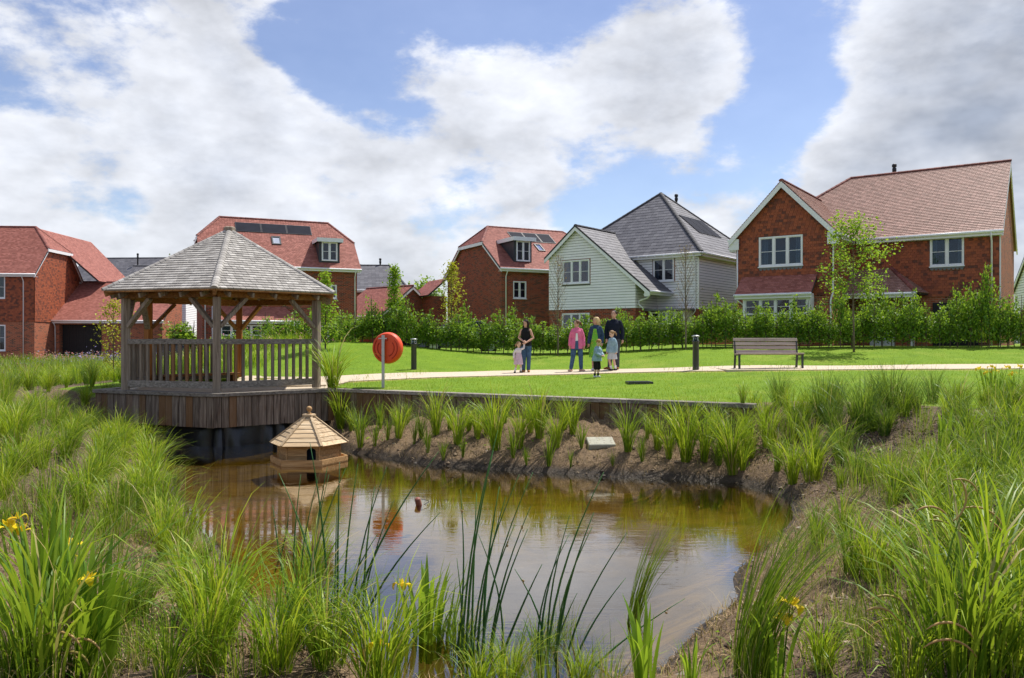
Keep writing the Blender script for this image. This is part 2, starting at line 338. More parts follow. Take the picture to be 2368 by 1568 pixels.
class MB:
    def __init__(self): self.v = []; self.f = []
    def add(self, pts, faces):
        b = len(self.v); self.v += [tuple(p) for p in pts]; self.f += [tuple(b+i for i in q) for q in faces]; return self
    def box(self, a0, a1, b0, b1, c0, c1, fr=None):
        fr = fr or WORLD
        P = [fr.p(a, b, c) for c in (c0, c1) for b in (b0, b1) for a in (a0, a1)]
        return self.add(P, [(0, 2, 3, 1), (4, 5, 7, 6), (0, 1, 5, 4), (2, 6, 7, 3), (0, 4, 6, 2), (1, 3, 7, 5)])
    def beam(self, p0, p1, w, h, up=(0, 0, 1)):
        p0, p1 = Vector(p0), Vector(p1); d = (p1-p0).normalized(); s = d.cross(Vector(up)).normalized(); u = s.cross(d).normalized()
        P = [p+s*a*w/2+u*b*h/2 for p in (p0, p1) for a, b in ((-1, -1), (1, -1), (1, 1), (-1, 1))]
        return self.add(P, [(3, 2, 1, 0), (4, 5, 6, 7), (0, 1, 5, 4), (1, 2, 6, 5), (2, 3, 7, 6), (3, 0, 4, 7)])
    def tube(self, pts, radii, n=8, caps=True, sx=1.0):
        pts = [Vector(p) for p in pts]
        if isinstance(radii, (int, float)): radii = [radii]*len(pts)
        b = len(self.v); prev = None
        for i, p in enumerate(pts):
            d = (pts[min(i+1, len(pts)-1)]-pts[max(i-1, 0)]).normalized()
            if prev is None:
                a = Vector((1, 0, 0)) if abs(d.x) < .8 else Vector((0, 1, 0)); s = (a-d*a.dot(d)).normalized()
            else: s = (prev-d*prev.dot(d)).normalized()
            prev = s; u = d.cross(s)
            for k in range(n):
                an = 2*PI*k/n; self.v.append(tuple(p+(s*math.cos(an)*sx+u*math.sin(an))*radii[i]))
        for i in range(len(pts)-1):
            for k in range(n):
                k2 = (k+1) % n; self.f.append((b+i*n+k, b+i*n+k2, b+(i+1)*n+k2, b+(i+1)*n+k))
        if caps:
            self.f.append(tuple(b+k for k in reversed(range(n)))); e = b+(len(pts)-1)*n; self.f.append(tuple(e+k for k in range(n)))
        return self
    def lathe(self, prof, c=(0, 0, 0), n=20, axis='z'):
        b = len(self.v); c = Vector(c)
        for r, z in prof:
            for k in range(n):
                a = 2*PI*k/n; x, y = r*math.cos(a), r*math.sin(a)
                self.v.append(tuple(c+(Vector((x, y, z)) if axis == 'z' else Vector((x, z, y)))))
        for i in range(len(prof)-1):
            for k in range(n):
                k2 = (k+1) % n; q = (b+i*n+k, b+i*n+k2, b+(i+1)*n+k2, b+(i+1)*n+k); self.f.append(q if axis == 'z' else q[::-1])
        lo = tuple(b+k for k in reversed(range(n))); hi = tuple(b+(len(prof)-1)*n+k for k in range(n))
        self.f += [lo, hi] if axis == 'z' else [lo[::-1], hi[::-1]]
        return self
    def prism(self, poly, z0, z1):
        n = len(poly); P = [(x, y, z0) for x, y in poly]+[(x, y, z1) for x, y in poly]
        return self.add(P, [tuple(reversed(range(n))), tuple(range(n, 2*n))]+[(i, (i+1) % n, n+(i+1) % n, n+i) for i in range(n)])
    def plate(self, poly3, th):
        """flat polygon in 3D given a thickness below its normal"""
        P = [Vector(p) for p in poly3]; nn = (P[1]-P[0]).cross(P[2]-P[0]).normalized(); n = len(P)
        return self.add(P+[p-nn*th for p in P], [tuple(range(n)), tuple(reversed(range(n, 2*n)))]+[(i, n+i, n+(i+1) % n, (i+1) % n) for i in range(n)])
    def ball(self, c, r, nu=10, nv=7):
        rx, ry, rz = (r, r, r) if isinstance(r, (int, float)) else r
        c = Vector(c); b = len(self.v); self.v.append(tuple(c+Vector((0, 0, -rz))))
        for j in range(1, nv):
            a = -PI/2+PI*j/nv
            for k in range(nu):
                q = 2*PI*k/nu; self.v.append(tuple(c+Vector((rx*math.cos(a)*math.cos(q), ry*math.cos(a)*math.sin(q), rz*math.sin(a)))))
        self.v.append(tuple(c+Vector((0, 0, rz)))); t = len(self.v)-1
        for k in range(nu): self.f.append((b, b+1+(k+1) % nu, b+1+k)); self.f.append((t, t-nu+k, t-nu+(k+1) % nu))
        for j in range(nv-2):
            for k in range(nu):
                k2 = (k+1) % nu; o = b+1+j*nu; self.f.append((o+k, o+k2, o+nu+k2, o+nu+k))
        return self
    def mesh(self, name):
        me = bpy.data.meshes.new(name); me.from_pydata(self.v, [], self.f); me.update(); return me
    def build(self, name, mat, parent=None, smooth=False, bevel=0.0):
        me = self.mesh(name)
        if bevel:
            bm = bmesh.new(); bm.from_mesh(me); bmesh.ops.bevel(bm, geom=bm.edges[:], offset=bevel, segments=1, affect='EDGES'); bm.to_mesh(me); bm.free(); me.update()
        box_uv(me); return obj(name, me, mat, parent, smooth)

def copy_tree(o, parent=None):
    c = o.copy(); link(c)
    if parent is not None: c.parent = parent
    for ch in o.children: copy_tree(ch, c)
    return c

def in_poly(x, y, poly):
    ins = False; n = len(poly); j = n-1
    for i in range(n):
        xi, yi = poly[i]; xj, yj = poly[j]
        if (yi > y) != (yj > y) and x < (xj-xi)*(y-yi)/(yj-yi)+xi: ins = not ins
        j = i
    return ins
def spans(poly, t, holes=()):
    xs = []; n = len(poly)
    for i in range(n):
        (x0, y0), (x1, y1) = poly[i], poly[(i+1) % n]
        if (y0 > t) != (y1 > t): xs.append(x0+(x1-x0)*(t-y0)/(y1-y0))
    xs.sort(); out = [(xs[i], xs[i+1]) for i in range(0, len(xs)-1, 2)]
    for (h0, h1, g0, g1) in holes:
        if g0 < t < g1:
            nxt = []
            for a, b in out:
                if h1 <= a or h0 >= b: nxt.append((a, b)); continue
                if h0 > a: nxt.append((a, h0))
                if h1 < b: nxt.append((h1, b))
            out = nxt
    return out
def tile_field(parent, fr, poly, holes=(), course=.1, width=.165, thick=.014, mat='roof_red', nparts=0, part='tile', rest='tiles', focus=(0, 0), lap=1.25, gap=.004, jit=.15, wvar=0., lift=.003):
    """rows of real overlapping tiles over a flat polygon in the frame (s along the row, T up the slope, N outwards)"""
    ts = [p[1] for p in poly]; t0 = min(ts); n = int((max(ts)-t0)/course)+1; rnd = random.Random(len(poly)*7+int(t0*100)+n)
    full = []; rest_b = []
    for i in range(n):
        a = t0+i*course; tm = a+course*.5
        for s0, s1 in spans(poly, tm, holes):
            s = s0 - (width*.5 if i % 2 else 0)-rnd.random()*width*.1
            while s < s1-.01:
                w = width*(1+wvar*(rnd.random()-.5)); e0 = max(s, s0); e1 = min(s+w, s1)
                if e1-e0 > width*.12: (full if (e1-e0 > width*.97 and wvar == 0) else rest_b).append((e0, e1, a))
                s += w
    if wvar: full = [q for q in rest_b if q[1]-q[0] > width*.6]; rest_b = [q for q in rest_b if q[1]-q[0] <= width*.6]
    full.sort(key=lambda q: (q[0]-focus[0])**2+(q[2]-focus[1])**2)
    parts, others = full[:nparts], full[nparts:]+rest_b
    def geo(w, k, j):
        L_ = course*lap; h = thick
        return [(gap, 0, h*1.25+j), (w-gap, 0, h*1.25+j), (w-gap, L_, h*.55), (gap, L_, h*.55), (gap, 0, -.002), (w-gap, 0, -.002), (w-gap, L_, -.002), (gap, L_, -.002)]
    FA = [(0, 1, 2, 3), (4, 5, 1, 0), (5, 6, 2, 1), (7, 4, 0, 3)]
    if others:
        E_ = []
        for (e0, e1, a) in others:
            j = rnd.random()*lift
            for x, y, z in geo(e1-e0, 0, j): E_.append(fr.O+fr.S*(e0+x)+fr.T*(a+y)+fr.N*(z+lift))
        V = np.array([tuple(q) for q in E_], np.float32); m = len(others)
        Fq = (np.array(FA)[None]+np.arange(m)[:, None, None]*8).reshape(-1, 4)
        me = np_mesh(rest, V, Fq); o = obj(rest, me, mat, parent); o['kind'] = 'stuff'
    if parts:
        cache = {}
        B = Matrix((fr.S, fr.T, fr.N)).transposed()
        for q, (e0, e1, a) in enumerate(parts):
            key = round((e1-e0), 2) if wvar else 0
            if key not in cache:
                me = bpy.data.meshes.new(part); me.from_pydata(geo(key if wvar else width, 0, 0), [], FA+[(4, 7, 6, 5)]); me.update(); me.materials.append(mat_of(mat)); cache[key] = me
            o = bpy.data.objects.new(part, cache[key]); link(o, parent)
            rot = B.to_4x4() @ Matrix.Rotation((rnd.random()-.5)*.05*jit*2, 4, 'Z') @ Matrix.Rotation((rnd.random())*.05*jit, 4, 'X')
            o.matrix_local = Matrix.Translation(fr.O+fr.S*e0+fr.T*a+fr.N*(lift+rnd.random()*lift)) @ rot

def slope_frame(poly3):
    """frame of a roof face: S horizontal along the eave, T up the slope, N outwards"""
    P = [Vector(p) for p in poly3]; n = (P[1]-P[0]).cross(P[2]-P[0]).normalized()
    if n.z < 0: n = -n
    S = Vector((0, 0, 1)).cross(n).normalized(); T = n.cross(S).normalized()
    fr = Fr(P[0], S, n, T); return fr, [((p-P[0]).dot(S), (p-P[0]).dot(T)) for p in P]

# ------------------------------------------------------------------ the lie of the land
WZ = -1.25
def gp(px, py, z=WZ):
    d = (EYE-z)*FPX/(py-CPY); return ((px-CPX)/FPX*d, d)
POND = [(-8.3, 17.45), (-7.35, 16.2)]+[gp(*q) for q in ((372, 1072), (398, 1102), (404, 1142), (430, 1182), (468, 1232), (515, 1282), (550, 1340), (585, 1400), (600, 1450),
        (690, 1505), (850, 1560), (1000, 1600), (1250, 1612), (1500, 1572), (1540, 1530), (1590, 1480), (1640, 1432), (1680, 1410), (1702, 1380), (1692, 1340), (1712, 1310),
        (1770, 1276), (1800, 1245), (1832, 1200), (1834, 1160), (1785, 1136), (1700, 1117), (1550, 1108), (1400, 1103), (1184, 1089), (1000, 1076), (900, 1061), (815, 1048))]+[(-3.75, 17.2), (-4.5, 18.2), (-6.3, 17.05)]
WALL_A, WALL_B = Vector((-4.05, 18.42)), Vector((4.23, 14.03))
DECK = [(-9.47, 18.1), (-6.27, 16.74), (-4.1, 18.42), (-3.9, 20.5), (-6.0, 22.2), (-8.6, 21.4)]
_pe = np.array(POND); _pn = np.roll(_pe, -1, axis=0)
def sdist(x, y):
    x = np.asarray(x, float); y = np.asarray(y, float); best = np.full(x.shape, 1e9); ins = np.zeros(x.shape, bool)
    for (ax, ay), (bx, by) in zip(_pe, _pn):
        dx, dy = bx-ax, by-ay; t = np.clip(((x-ax)*dx+(y-ay)*dy)/(dx*dx+dy*dy+1e-9), 0, 1)
        best = np.minimum(best, (x-ax-t*dx)**2+(y-ay-t*dy)**2)
        c = ((ay > y) != (by > y)); q = np.where(c, x < dx*(y-ay)/(dy if abs(dy) > 1e-9 else 1e-9)+ax, False); ins ^= q
    d = np.sqrt(best); return np.where(ins, -d, d)
def sm(x, a, b):
    t = np.clip((x-a)/(b-a), 0, 1); return t*t*(3-2*t)
def wob(x, y, s, k=0):
    return np.sin(x*s*1.3+k+np.sin(y*s*.9+k*2)*1.3)*np.cos(y*s*1.1-k+np.sin(x*s*.7)*1.2)
def Lf(x, y):
    z = -.12+.12*sm(y, 16, 24)+.26*sm(x, 1, 8)*sm(y, 15, 22)+.50*sm(y, 24.5, 31)
    z = z+.50*np.exp(-((x+6.3)/3.6)**2-((y-29.3)/3.2)**2)
    left = sm(-x, 9, 15); z = z*(1-left)+(-.38)*left
    return z+.02*wob(x, y, .5)
def wall_side(x, y):
    d = WALL_B-WALL_A; return ((y-WALL_A.y)*d.x-(x-WALL_A.x)*d.y)/d.length     # > 0 on the lawn side
def Hf(x, y):
    x = np.asarray(x, float); y = np.asarray(y, float)
    sd = sdist(x, y); Lw = Lf(x, y)
    cap = -.70+(Lw+.70)*sm(y, 6.5, 11.5)
    sl = .20+.16*sm(y, 7, 11)
    rise = WZ+sl*np.maximum(sd, 0)+.10*sm(sd, .0, .22)+(.07*wob(x, y, 2.3)+.045*wob(x, y, 6.1, 2)+.02*wob(x, y, 13., 1))*sm(sd, .05, .5)
    k = .18; h = np.clip(.5+.5*(cap-rise)/k, 0, 1); out = cap*(1-h)+rise*h-k*h*(1-h)
    bed = WZ+np.maximum(sd*.5, -.26-.50*sm(-y, -12.0, -8.0))-.05*sm(-sd, 0, .3)+.02*wob(x, y, 3)
    z = np.where(sd < 0, bed, out)
    on_lawn = (wall_side(x, y) > .03) & (x > -4.2) & (x < 4.25)
    z = np.where(on_lawn, Lw, z)
    behind = (wall_side(x, y) > .03) & (x <= -4.2) & (y > 18.6)
    z = np.where(behind & (x > -9), np.maximum(z, Lw-.04), z)
    near_wall = (~on_lawn) & (x > -4.6) & (x < 4.4) & (y > 12) & (sd > 0) & (wall_side(x, y) <= .03)
    z = np.where(near_wall, np.minimum(z, -.50), z)
    ds = np.zeros(x.shape, bool)
    cxy = np.mean(np.array(DECK), axis=0); q = (np.array(DECK)-cxy)*.86+cxy
    ins = np.zeros(x.shape, bool)
    for i in range(len(q)):
        (ax, ay), (bx, by) = q[i], q[(i+1) % len(q)]; dy = by-ay
        ins ^= np.where((ay > y) != (by > y), x < (bx-ax)*(y-ay)/(dy if abs(dy) > 1e-9 else 1e-9)+ax, False)
    return np.where(ins, -.6, z)
def H1(x, y): return float(Hf(np.array([x]), np.array([y]))[0])
def hit(px, py, far=60):
    """where the line of sight through a picture point meets the ground"""
    d = np.arange(3.0, min(far, 32), .07); x = (px-CPX)/FPX*d; z = EYE-(py-CPY)/FPX*d; h = np.maximum(Hf(x, d), WZ-.3)
    i = np.argmax(z <= h)
    if z[i] > h[i]: i = len(d)-1
    return Vector((x[i], d[i], h[i]))

PATH = [(-7.4, 20.6), (-5.6, 20.7), (-4.2, 21.6), (-2.3, 23.2), (0.2, 24.3), (3.0, 24.25), (6.2, 22.75), (9.8, 22.5), (14.5, 22.9), (22, 23.6), (34, 25)]
def smooth_line(pts, n=12):
    P = [Vector(p) for p in pts]; out = []
    for i in range(len(P)-1):
        a, b, c, d = P[max(i-1, 0)], P[i], P[i+1], P[min(i+2, len(P)-1)]
        for k in range(n):
            t = k/n; out.append(.5*((2*b)+(c-a)*t+(2*a-5*b+4*c-d)*t*t+(3*b-a-3*c+d)*t**3))
    out.append(P[-1]); return out
PL = smooth_line(PATH)
_pl = np.array([tuple(p) for p in PL])
def path_d(x, y):
    x = np.asarray(x, float); y = np.asarray(y, float); b = np.full(x.shape, 1e9)
    for i in range(len(_pl)-1):
        ax, ay = _pl[i]; bx, by = _pl[i+1]; dx, dy = bx-ax, by-ay; t = np.clip(((x-ax)*dx+(y-ay)*dy)/(dx*dx+dy*dy), 0, 1)
        b = np.minimum(b, (x-ax-t*dx)**2+(y-ay-t*dy)**2)
    return np.sqrt(b)

def make_ground():
    gx = np.concatenate([-14-np.geomspace(.3, 400, 26)[::-1], np.arange(-14, 14.01, .125), 14+np.geomspace(.3, 400, 26)])
    gy = np.concatenate([-3-np.geomspace(.5, 200, 8)[::-1], np.arange(-3, 3.9, .4), np.arange(4, 26.01, .125), np.arange(26.2, 33, .25), 33+np.geomspace(.4, 700, 26)])
    X, Y = np.meshgrid(gx, gy); Z = Hf(X, Y)
    nx, ny = len(gx), len(gy); idx = np.arange(nx*ny).reshape(ny, nx)
    Fq = np.stack([idx[:-1, :-1], idx[:-1, 1:], idx[1:, 1:], idx[1:, :-1]], -1).reshape(-1, 4)
    me = np_mesh('ground', np.stack([X, Y, Z], -1).reshape(-1, 3), Fq)
    sd = sdist(X, Y); ws = wall_side(X, Y)
    lawn_w = np.where((x_in := (X > -4.2) & (X < 4.25)), (ws > .06).astype(float), np.where(X >= 4.25, sm(sd-(2.7+.35*(X-4.2)*np.clip((20-Y)/6, 0, 1)), -.3, .3)*sm(Y, 12.6, 13.6), sm(Y, 18.6, 19.4)*sm(X, -11.5, -10.5)))
    lawn_w = np.maximum(lawn_w, ((Y > 19.5) & (X > -10.5)).astype(float))
    mulch = np.exp(-((X-6.0)/2.2)**2-((Y-11.0)/2.0)**2)*1.2+np.exp(-((X-2.7)/1.0)**2-((Y-4.9)/1.2)**2)*1.3+np.exp(-((X+2.9)/1.6)**2-((Y-4.7)/1.0)**2)*.8+.75*sm(-X, 3.5, 5)*sm(Y, 6.5, 8.5)+.6*sm(X, 4.6, 6)*(wob(X, Y, 1.1)>-.3)  # left-bank term paints in shade under the dense sedges; the rest is mulch
    wet = np.where(sd < 0, 1.0, 1-sm(sd, .0, .28))
    pd = path_d(X, Y); straw = np.exp(-((pd-1.22)/.16)**2)*lawn_w
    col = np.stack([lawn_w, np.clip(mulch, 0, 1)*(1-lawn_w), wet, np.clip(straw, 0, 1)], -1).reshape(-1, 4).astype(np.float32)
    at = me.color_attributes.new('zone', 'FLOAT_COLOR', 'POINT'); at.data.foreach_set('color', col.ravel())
    t = NT('ground_mix'); a = t.n('ShaderNodeAttribute', attribute_name='zone'); sp = t.n('ShaderNodeSeparateColor'); t.l(a.outputs['Color'], sp.inputs[0])
    v = t.coord('Object')
    nl = t.noise(v, 1.1, 6, .6); nf = t.noise(v, 26, 4, .7)
    lawn = t.mix(t.rng(nl, .3, .7), (.125, .225, .008), (.20, .31, .014)); lawn = t.mix(t.rng(nf, .35, .7, 0, .6), lawn, (.09, .17, .008))
    lawn = t.mix(t.rng(t.noise(v, .55, 5, .65), .52, .75, 0, .6), lawn, (.26, .28, .05)); lawn = t.mix(t.rng(t.noise(v, .9, 5, .6), .56, .75, 0, .5), lawn, (.06, .13, .008))
    ns = t.noise(t.coord('Object', (1, 1, 1)), 9, 6, .72, .4); nn = t.noise(t.coord('Object', (34, 70, 34)), 1, 3, .6, 1.2)
    soil = t.mix(t.rng(ns, .34, .64), (.055, .036, .020), (.21, .14, .080)); soil = t.mix(t.rng(nn, .46, .66, 0, .7), soil, (.34, .245, .145))
    soil = t.mix(t.rng(t.noise(v, 1.6, 4, .6), .52, .7, 0, .5), soil, (.05, .036, .022))
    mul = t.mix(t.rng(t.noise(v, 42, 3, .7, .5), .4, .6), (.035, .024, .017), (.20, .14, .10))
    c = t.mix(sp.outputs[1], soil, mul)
    wetc = t.mix(t.rng(t.noise(t.coord('Object', (1, 2.2, 1)), 2.2, 6, .62, .6), .35, .68), (.18, .122, .012), (.45, .325, .06))
    dz_ = t.n('ShaderNodeSeparateXYZ'); t.l(v, dz_.inputs[0]); wetc = t.mix(t.rng(dz_.outputs[2], WZ-.68, WZ-.34, .92, 0.), wetc, (.060, .042, .014))      # deep floor painted darker for the light deeper water absorbs
    mud = t.mix(t.rng(ns, .4, .65), (.028, .020, .013), (.085, .062, .040))
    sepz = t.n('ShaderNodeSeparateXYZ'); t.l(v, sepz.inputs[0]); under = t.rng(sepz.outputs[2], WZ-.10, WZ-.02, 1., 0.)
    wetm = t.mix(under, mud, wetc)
    edge = t.rng(t.math('ADD', sp.outputs[2], t.math('MULTIPLY', t.math('SUBTRACT', ns, .5), .5)), .35, .75)
    c = t.mix(edge, c, wetm)
    lf = t.rng(t.math('ADD', sp.outputs[0], t.math('MULTIPLY', t.math('SUBTRACT', nf, .5), .5)), .4, .6)
    c = t.mix(lf, c, lawn)
    stf = t.math('MULTIPLY', a.outputs['Alpha'], t.rng(t.noise(v, 5, 4, .6), .36, .6))
    c = t.mix(stf, c, (.47, .34, .13))
    rough = t.rng(edge, 0, 1, .95, .55)
    hgt = t.math('ADD', t.math('MULTIPLY', ns, .7), t.math('MULTIPLY', nn, .5))
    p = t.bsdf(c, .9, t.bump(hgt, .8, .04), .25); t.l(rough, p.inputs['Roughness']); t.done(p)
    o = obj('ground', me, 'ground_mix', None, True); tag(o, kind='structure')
make_ground()

def make_path():
    V = []; Fq = []; n = len(PL); W = 1.12
    for i, p in enumerate(PL):
        d = (PL[min(i+1, n-1)]-PL[max(i-1, 0)]).normalized(); s = Vector((-d.y, d.x)); wv = W*(1.55 if i < 4 else (1.25 if i < 16 else 1.0))
        for k in range(7):
            q = p+s*wv*(k/3-1)*(1+.015*math.sin(i*1.7+k)); z = H1(q.x, q.y)+.022
            if i < 26: z = max(z, -.075)
            V.append((q.x, q.y, z))
    for i in range(n-1):
        for k in range(6): a = i*7+k; Fq.append((a, a+7, a+8, a+1))
    b = len(V); V += [(x, y, z-.25) for x, y, z in V]
    for i in range(n-1):
        for k in (0, 6):
            a = i*7+k; q = (a, a+7, b+a+7, b+a); Fq.append(q if k else q[::-1])
    me = np_mesh('path', V, Fq)
    t = NT('path_gravel'); v = t.coord('Object')
    c = t.mix(t.rng(t.noise(v, 90, 2, .7), .3, .7), (.40, .33, .24), (.66, .57, .44)); c = t.mix(t.rng(t.noise(v, 1.2, 4), .4, .75, 0, .3), c, (.42, .34, .24))
    t.done(t.bsdf(c, .9, t.bump(t.noise(v, 120, 2), .4, .006), .2))
    o = obj('path', me, 'path_gravel'); tag(o, 'pale resin gravel footpath curving across the lawn', kind='structure')
    # small paved apron under the bench
    a = MB(); x0, y0 = 6.2, 21.0
    return o
make_path()

def make_water():
    xs = np.linspace(-11, 7, 60); ys = np.linspace(3.2, 19.2, 60); X, Y = np.meshgrid(xs, ys)
    idx = np.arange(3600).reshape(60, 60); Fq = np.stack([idx[:-1, :-1], idx[:-1, 1:], idx[1:, 1:], idx[1:, :-1]], -1).reshape(-1, 4)
    me = np_mesh('water', np.stack([X, Y, np.full_like(X, WZ)], -1).reshape(-1, 3), Fq)
    t = NT('pond_water')
    big = t.noise(t.coord('Object', (1.2, 2.6, 1)), 1.0, 4, .6, .4)
    fine = t.noise(t.coord('Object', (1.6, 6.5, 1)), 2.4, 3, .55, .3)
    amp = t.rng(big, .40, .72, .012, .16)
    b = t.n('ShaderNodeBump'); b.inputs['Distance'].default_value = .018; t.l(fine, b.inputs['Height']); t.l(amp, b.inputs['Strength'])
    fr = t.n('ShaderNodeFresnel'); fr.inputs[0].default_value = 1.48; t.l(b.outputs[0], fr.inputs['Normal'])
    gl = t.n('ShaderNodeBsdfGlossy'); gl.inputs['Roughness'].default_value = .015; t.l(b.outputs[0], gl.inputs['Normal'])
    tr = t.n('ShaderNodeBsdfTransparent'); tr.inputs[0].default_value = (.78, .69, .40, 1)
    mx = t.n('ShaderNodeMixShader'); t.l(t.math('ADD', t.math('MULTIPLY', fr.outputs[0], 1.65), .08, True), mx.inputs[0]); t.l(tr.outputs[0], mx.inputs[1]); t.l(gl.outputs[0], mx.inputs[2])
    t.done(mx)
    o = obj('water', me, 'pond_water'); tag(o, 'still brown pond water reflecting the clouds', kind='structure')
make_water()

# ------------------------------------------------------------------ houses
def wall(parent, name, fr, poly, holes, mat, reveal=.10):
    """brick wall panel with real openings; holes = (s0, s1, z0, z1)"""
    vs = [Vector(p) for p in poly]; es = [(i, (i+1) % len(poly)) for i in range(len(poly))]
    for (a, b, c, d) in holes:
        k = len(vs); vs += [Vector(q) for q in ((a, c), (b, c), (b, d), (a, d))]; es += [(k, k+1), (k+1, k+2), (k+2, k+3), (k+3, k)]
    rv, re_, rf, *_ = delaunay_2d_cdt(vs, es, [], 0, 1e-5)
    m = MB(); P = [fr.p(q.x, 0, q.y) for q in rv]; F_ = []
    for f in rf:
        cx = sum(rv[i].x for i in f)/len(f); cy = sum(rv[i].y for i in f)/len(f)
        if not in_poly(cx, cy, poly): continue
        if any(a < cx < b and c < cy < d for a, b, c, d in holes): continue
        nn = (P[f[1]]-P[f[0]]).cross(P[f[2]]-P[f[0]])
        F_.append(tuple(f) if nn.dot(fr.N) > 0 else tuple(reversed(f)))
    m.add(P, F_)
    for (a, b, c, d) in holes:
        q = [(a, c), (b, c), (b, d), (a, d)]
        for i in range(4):
            (s0, z0), (s1, z1) = q[i], q[(i+1) % 4]
            m.add([fr.p(s0, 0, z0), fr.p(s1, 0, z1), fr.p(s1, -reveal, z1), fr.p(s0, -reveal, z0)], [(0, 1, 2, 3)])
    return m.build(name, mat, parent)
def window(parent, fr, s0, s1, z0, z1, lights=2, bar=True, rows=1, blind=0, depth=.0, sill=True, gmat='window_glass'):
    m = MB(); n0, n1 = -.075+depth, .0+depth; e = .06
    m.box(s0, s1, n0, n1+.012, z0, z0+e, fr); m.box(s0, s1, n0, n1+.012, z1-e, z1, fr)
    m.box(s0, s0+e, n0, n1+.010, z0+e, z1-e, fr); m.box(s1-e, s1, n0, n1+.010, z0+e, z1-e, fr)
    W = (s1-s0-2*e)
    for i in range(1, lights): x = s0+e+W*i/lights; m.box(x-.045, x+.045, n0, n1+.008, z0+e, z1-e, fr)
    for j in range(1, rows): z = z0+(z1-z0)*j/rows; m.box(s0+e, s1-e, n0, n1+.006, z-.035, z+.035, fr)
    w = m.build('window', 'white_upvc', parent)
    rz = [(z0+e+(z1-z0-2*e)*j/rows, z0+e+(z1-z0-2*e)*(j+1)/rows) for j in range(rows)]
    for i in range(lights):
        a = s0+e+W*i/lights+(.045 if i else 0); b = s0+e+W*(i+1)/lights-(.045 if i < lights-1 else 0)
        for (ra, rb) in rz:
            g = MB(); g.box(a+.03, b-.03, n0+.028, n0+.038, ra+.03, rb-.03, fr); g.build('pane', gmat, w)
            c = MB(); c.box(a, b, n0+.02, n1-.02, ra, ra+.03, fr); c.box(a, b, n0+.02, n1-.02, rb-.03, rb, fr); c.box(a, a+.03, n0+.021, n1-.021, ra+.03, rb-.03, fr); c.box(b-.03, b, n0+.021, n1-.021, ra+.03, rb-.03, fr)
            if bar: zz = (ra+rb)/2; c.box(a+.03, b-.03, n0+.024, n1-.018, zz-.011, zz+.011, fr)
            c.build('casement', 'white_upvc', w)
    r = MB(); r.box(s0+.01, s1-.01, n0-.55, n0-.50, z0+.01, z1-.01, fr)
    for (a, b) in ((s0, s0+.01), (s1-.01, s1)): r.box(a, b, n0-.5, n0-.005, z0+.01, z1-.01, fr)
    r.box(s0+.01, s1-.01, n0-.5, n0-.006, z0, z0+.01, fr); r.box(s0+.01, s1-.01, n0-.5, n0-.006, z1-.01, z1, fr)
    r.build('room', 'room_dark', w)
    if blind == 1:
        c = MB()
        for (a, b) in ((s0+e, s0+e+W*.16), (s1-e-W*.16, s1-e)):
            for k in range(4): q = (b-a)/4; c.box(a+q*k, a+q*(k+.8), n0-.16-.02*(k % 2), n0-.13-.02*(k % 2), z0+e, z1-e, fr)
        c.build('curtain', 'curtain', w)
    if blind == 2:
        c = MB(); k = int((z1-z0)/.07)
        for j in range(k): c.box(s0+e, s1-e, n0-.12, n0-.075, z0+e+j*.07, z0+e+j*.07+.035, fr)
        c.build('blind', 'curtain', w)
    if sill: m = MB(); m.box(s0-.03, s1+.03, n1-.02, n1+.07, z0-.045, z0-.002, fr); m.build('sill', 'white_upvc', w)
    return w
def roof_face(parent, poly3, mat='roof_red', course=.1, width=.165, thick=.014, th=.10, nparts=0, part='roof_tile', base='roof', basemat='dark_grey_trim', focus=None, tiles=True):
    P = [Vector(p) for p in poly3]
    if (P[1]-P[0]).cross(P[2]-P[0]).z < 0: P.reverse()
    r = MB().plate(P, th).build(base, basemat, parent)
    if tiles:
        fr, pl = slope_frame(P)
        tile_field(r, fr, pl, (), course, width, thick, mat, nparts, part, 'roof_tiles', focus if focus else (pl[0][0], pl[0][1]))
    return r
def ridge_line(parent, a, b, mat='ridge_red', r=.11, step=.3, name='ridge_tile', lift=.03, individual=True):
    a, b = Vector(a), Vector(b); L_ = (b-a).length; n = max(1, int(L_/step)); d = (b-a)/n; dn = d.normalized()
    s = dn.cross(Vector((0, 0, 1))).normalized(); u = s.cross(dn)
    pts = []
    for k in range(7):
        an = PI*(k/6); pts.append((math.cos(an)*r, math.sin(an)*r*.8))
    V = []; 
    for tt, sc in ((0, 1.0), (1.06, .92)):
        for x, y in pts: V.append(s*x*sc+u*(y*sc-.03)+dn*(d.length*tt))
    F_ = [(k, k+1, 8+k, 7+k) for k in range(6)]+[tuple(range(6, -1, -1)), tuple(range(7, 14))]
    me = bpy.data.meshes.new(name); me.from_pydata([tuple(v) for v in V], [], F_); me.update(); me.materials.append(mat_of(mat))
    for i in range(n):
        o = bpy.data.objects.new(name, me); link(o, parent); o.location = a+d*i+Vector((0, 0, lift))
def pipe(parent, pts, r=.035, mat='white_upvc', name='downpipe'):
    m = MB().tube(pts, r, 8); o = m.build(name, mat, parent, True); return o
def gutter(parent, a, b, mat='white_upvc', drop=.0, out=(0, -1, 0)):
    a, b, o = Vector(a), Vector(b), Vector(out); m = MB(); s = (b-a).normalized(); fr = Fr(a, s, o); L_ = (b-a).length
    m.box(0, L_, -.03, 0.0, -.20, -.02, fr)
    for k in range(6):
        pass
    m.build('fascia', mat, parent)
    g = MB(); g.tube([fr.p(-.02, .06, -.045), fr.p(L_+.02, .06, -.045)], .06, 8); g.build('gutter', mat, parent, True)
    sft = MB(); sft.box(0, L_, -.36, -.031, -.20, -.185, fr); sft.build('soffit', mat, parent)
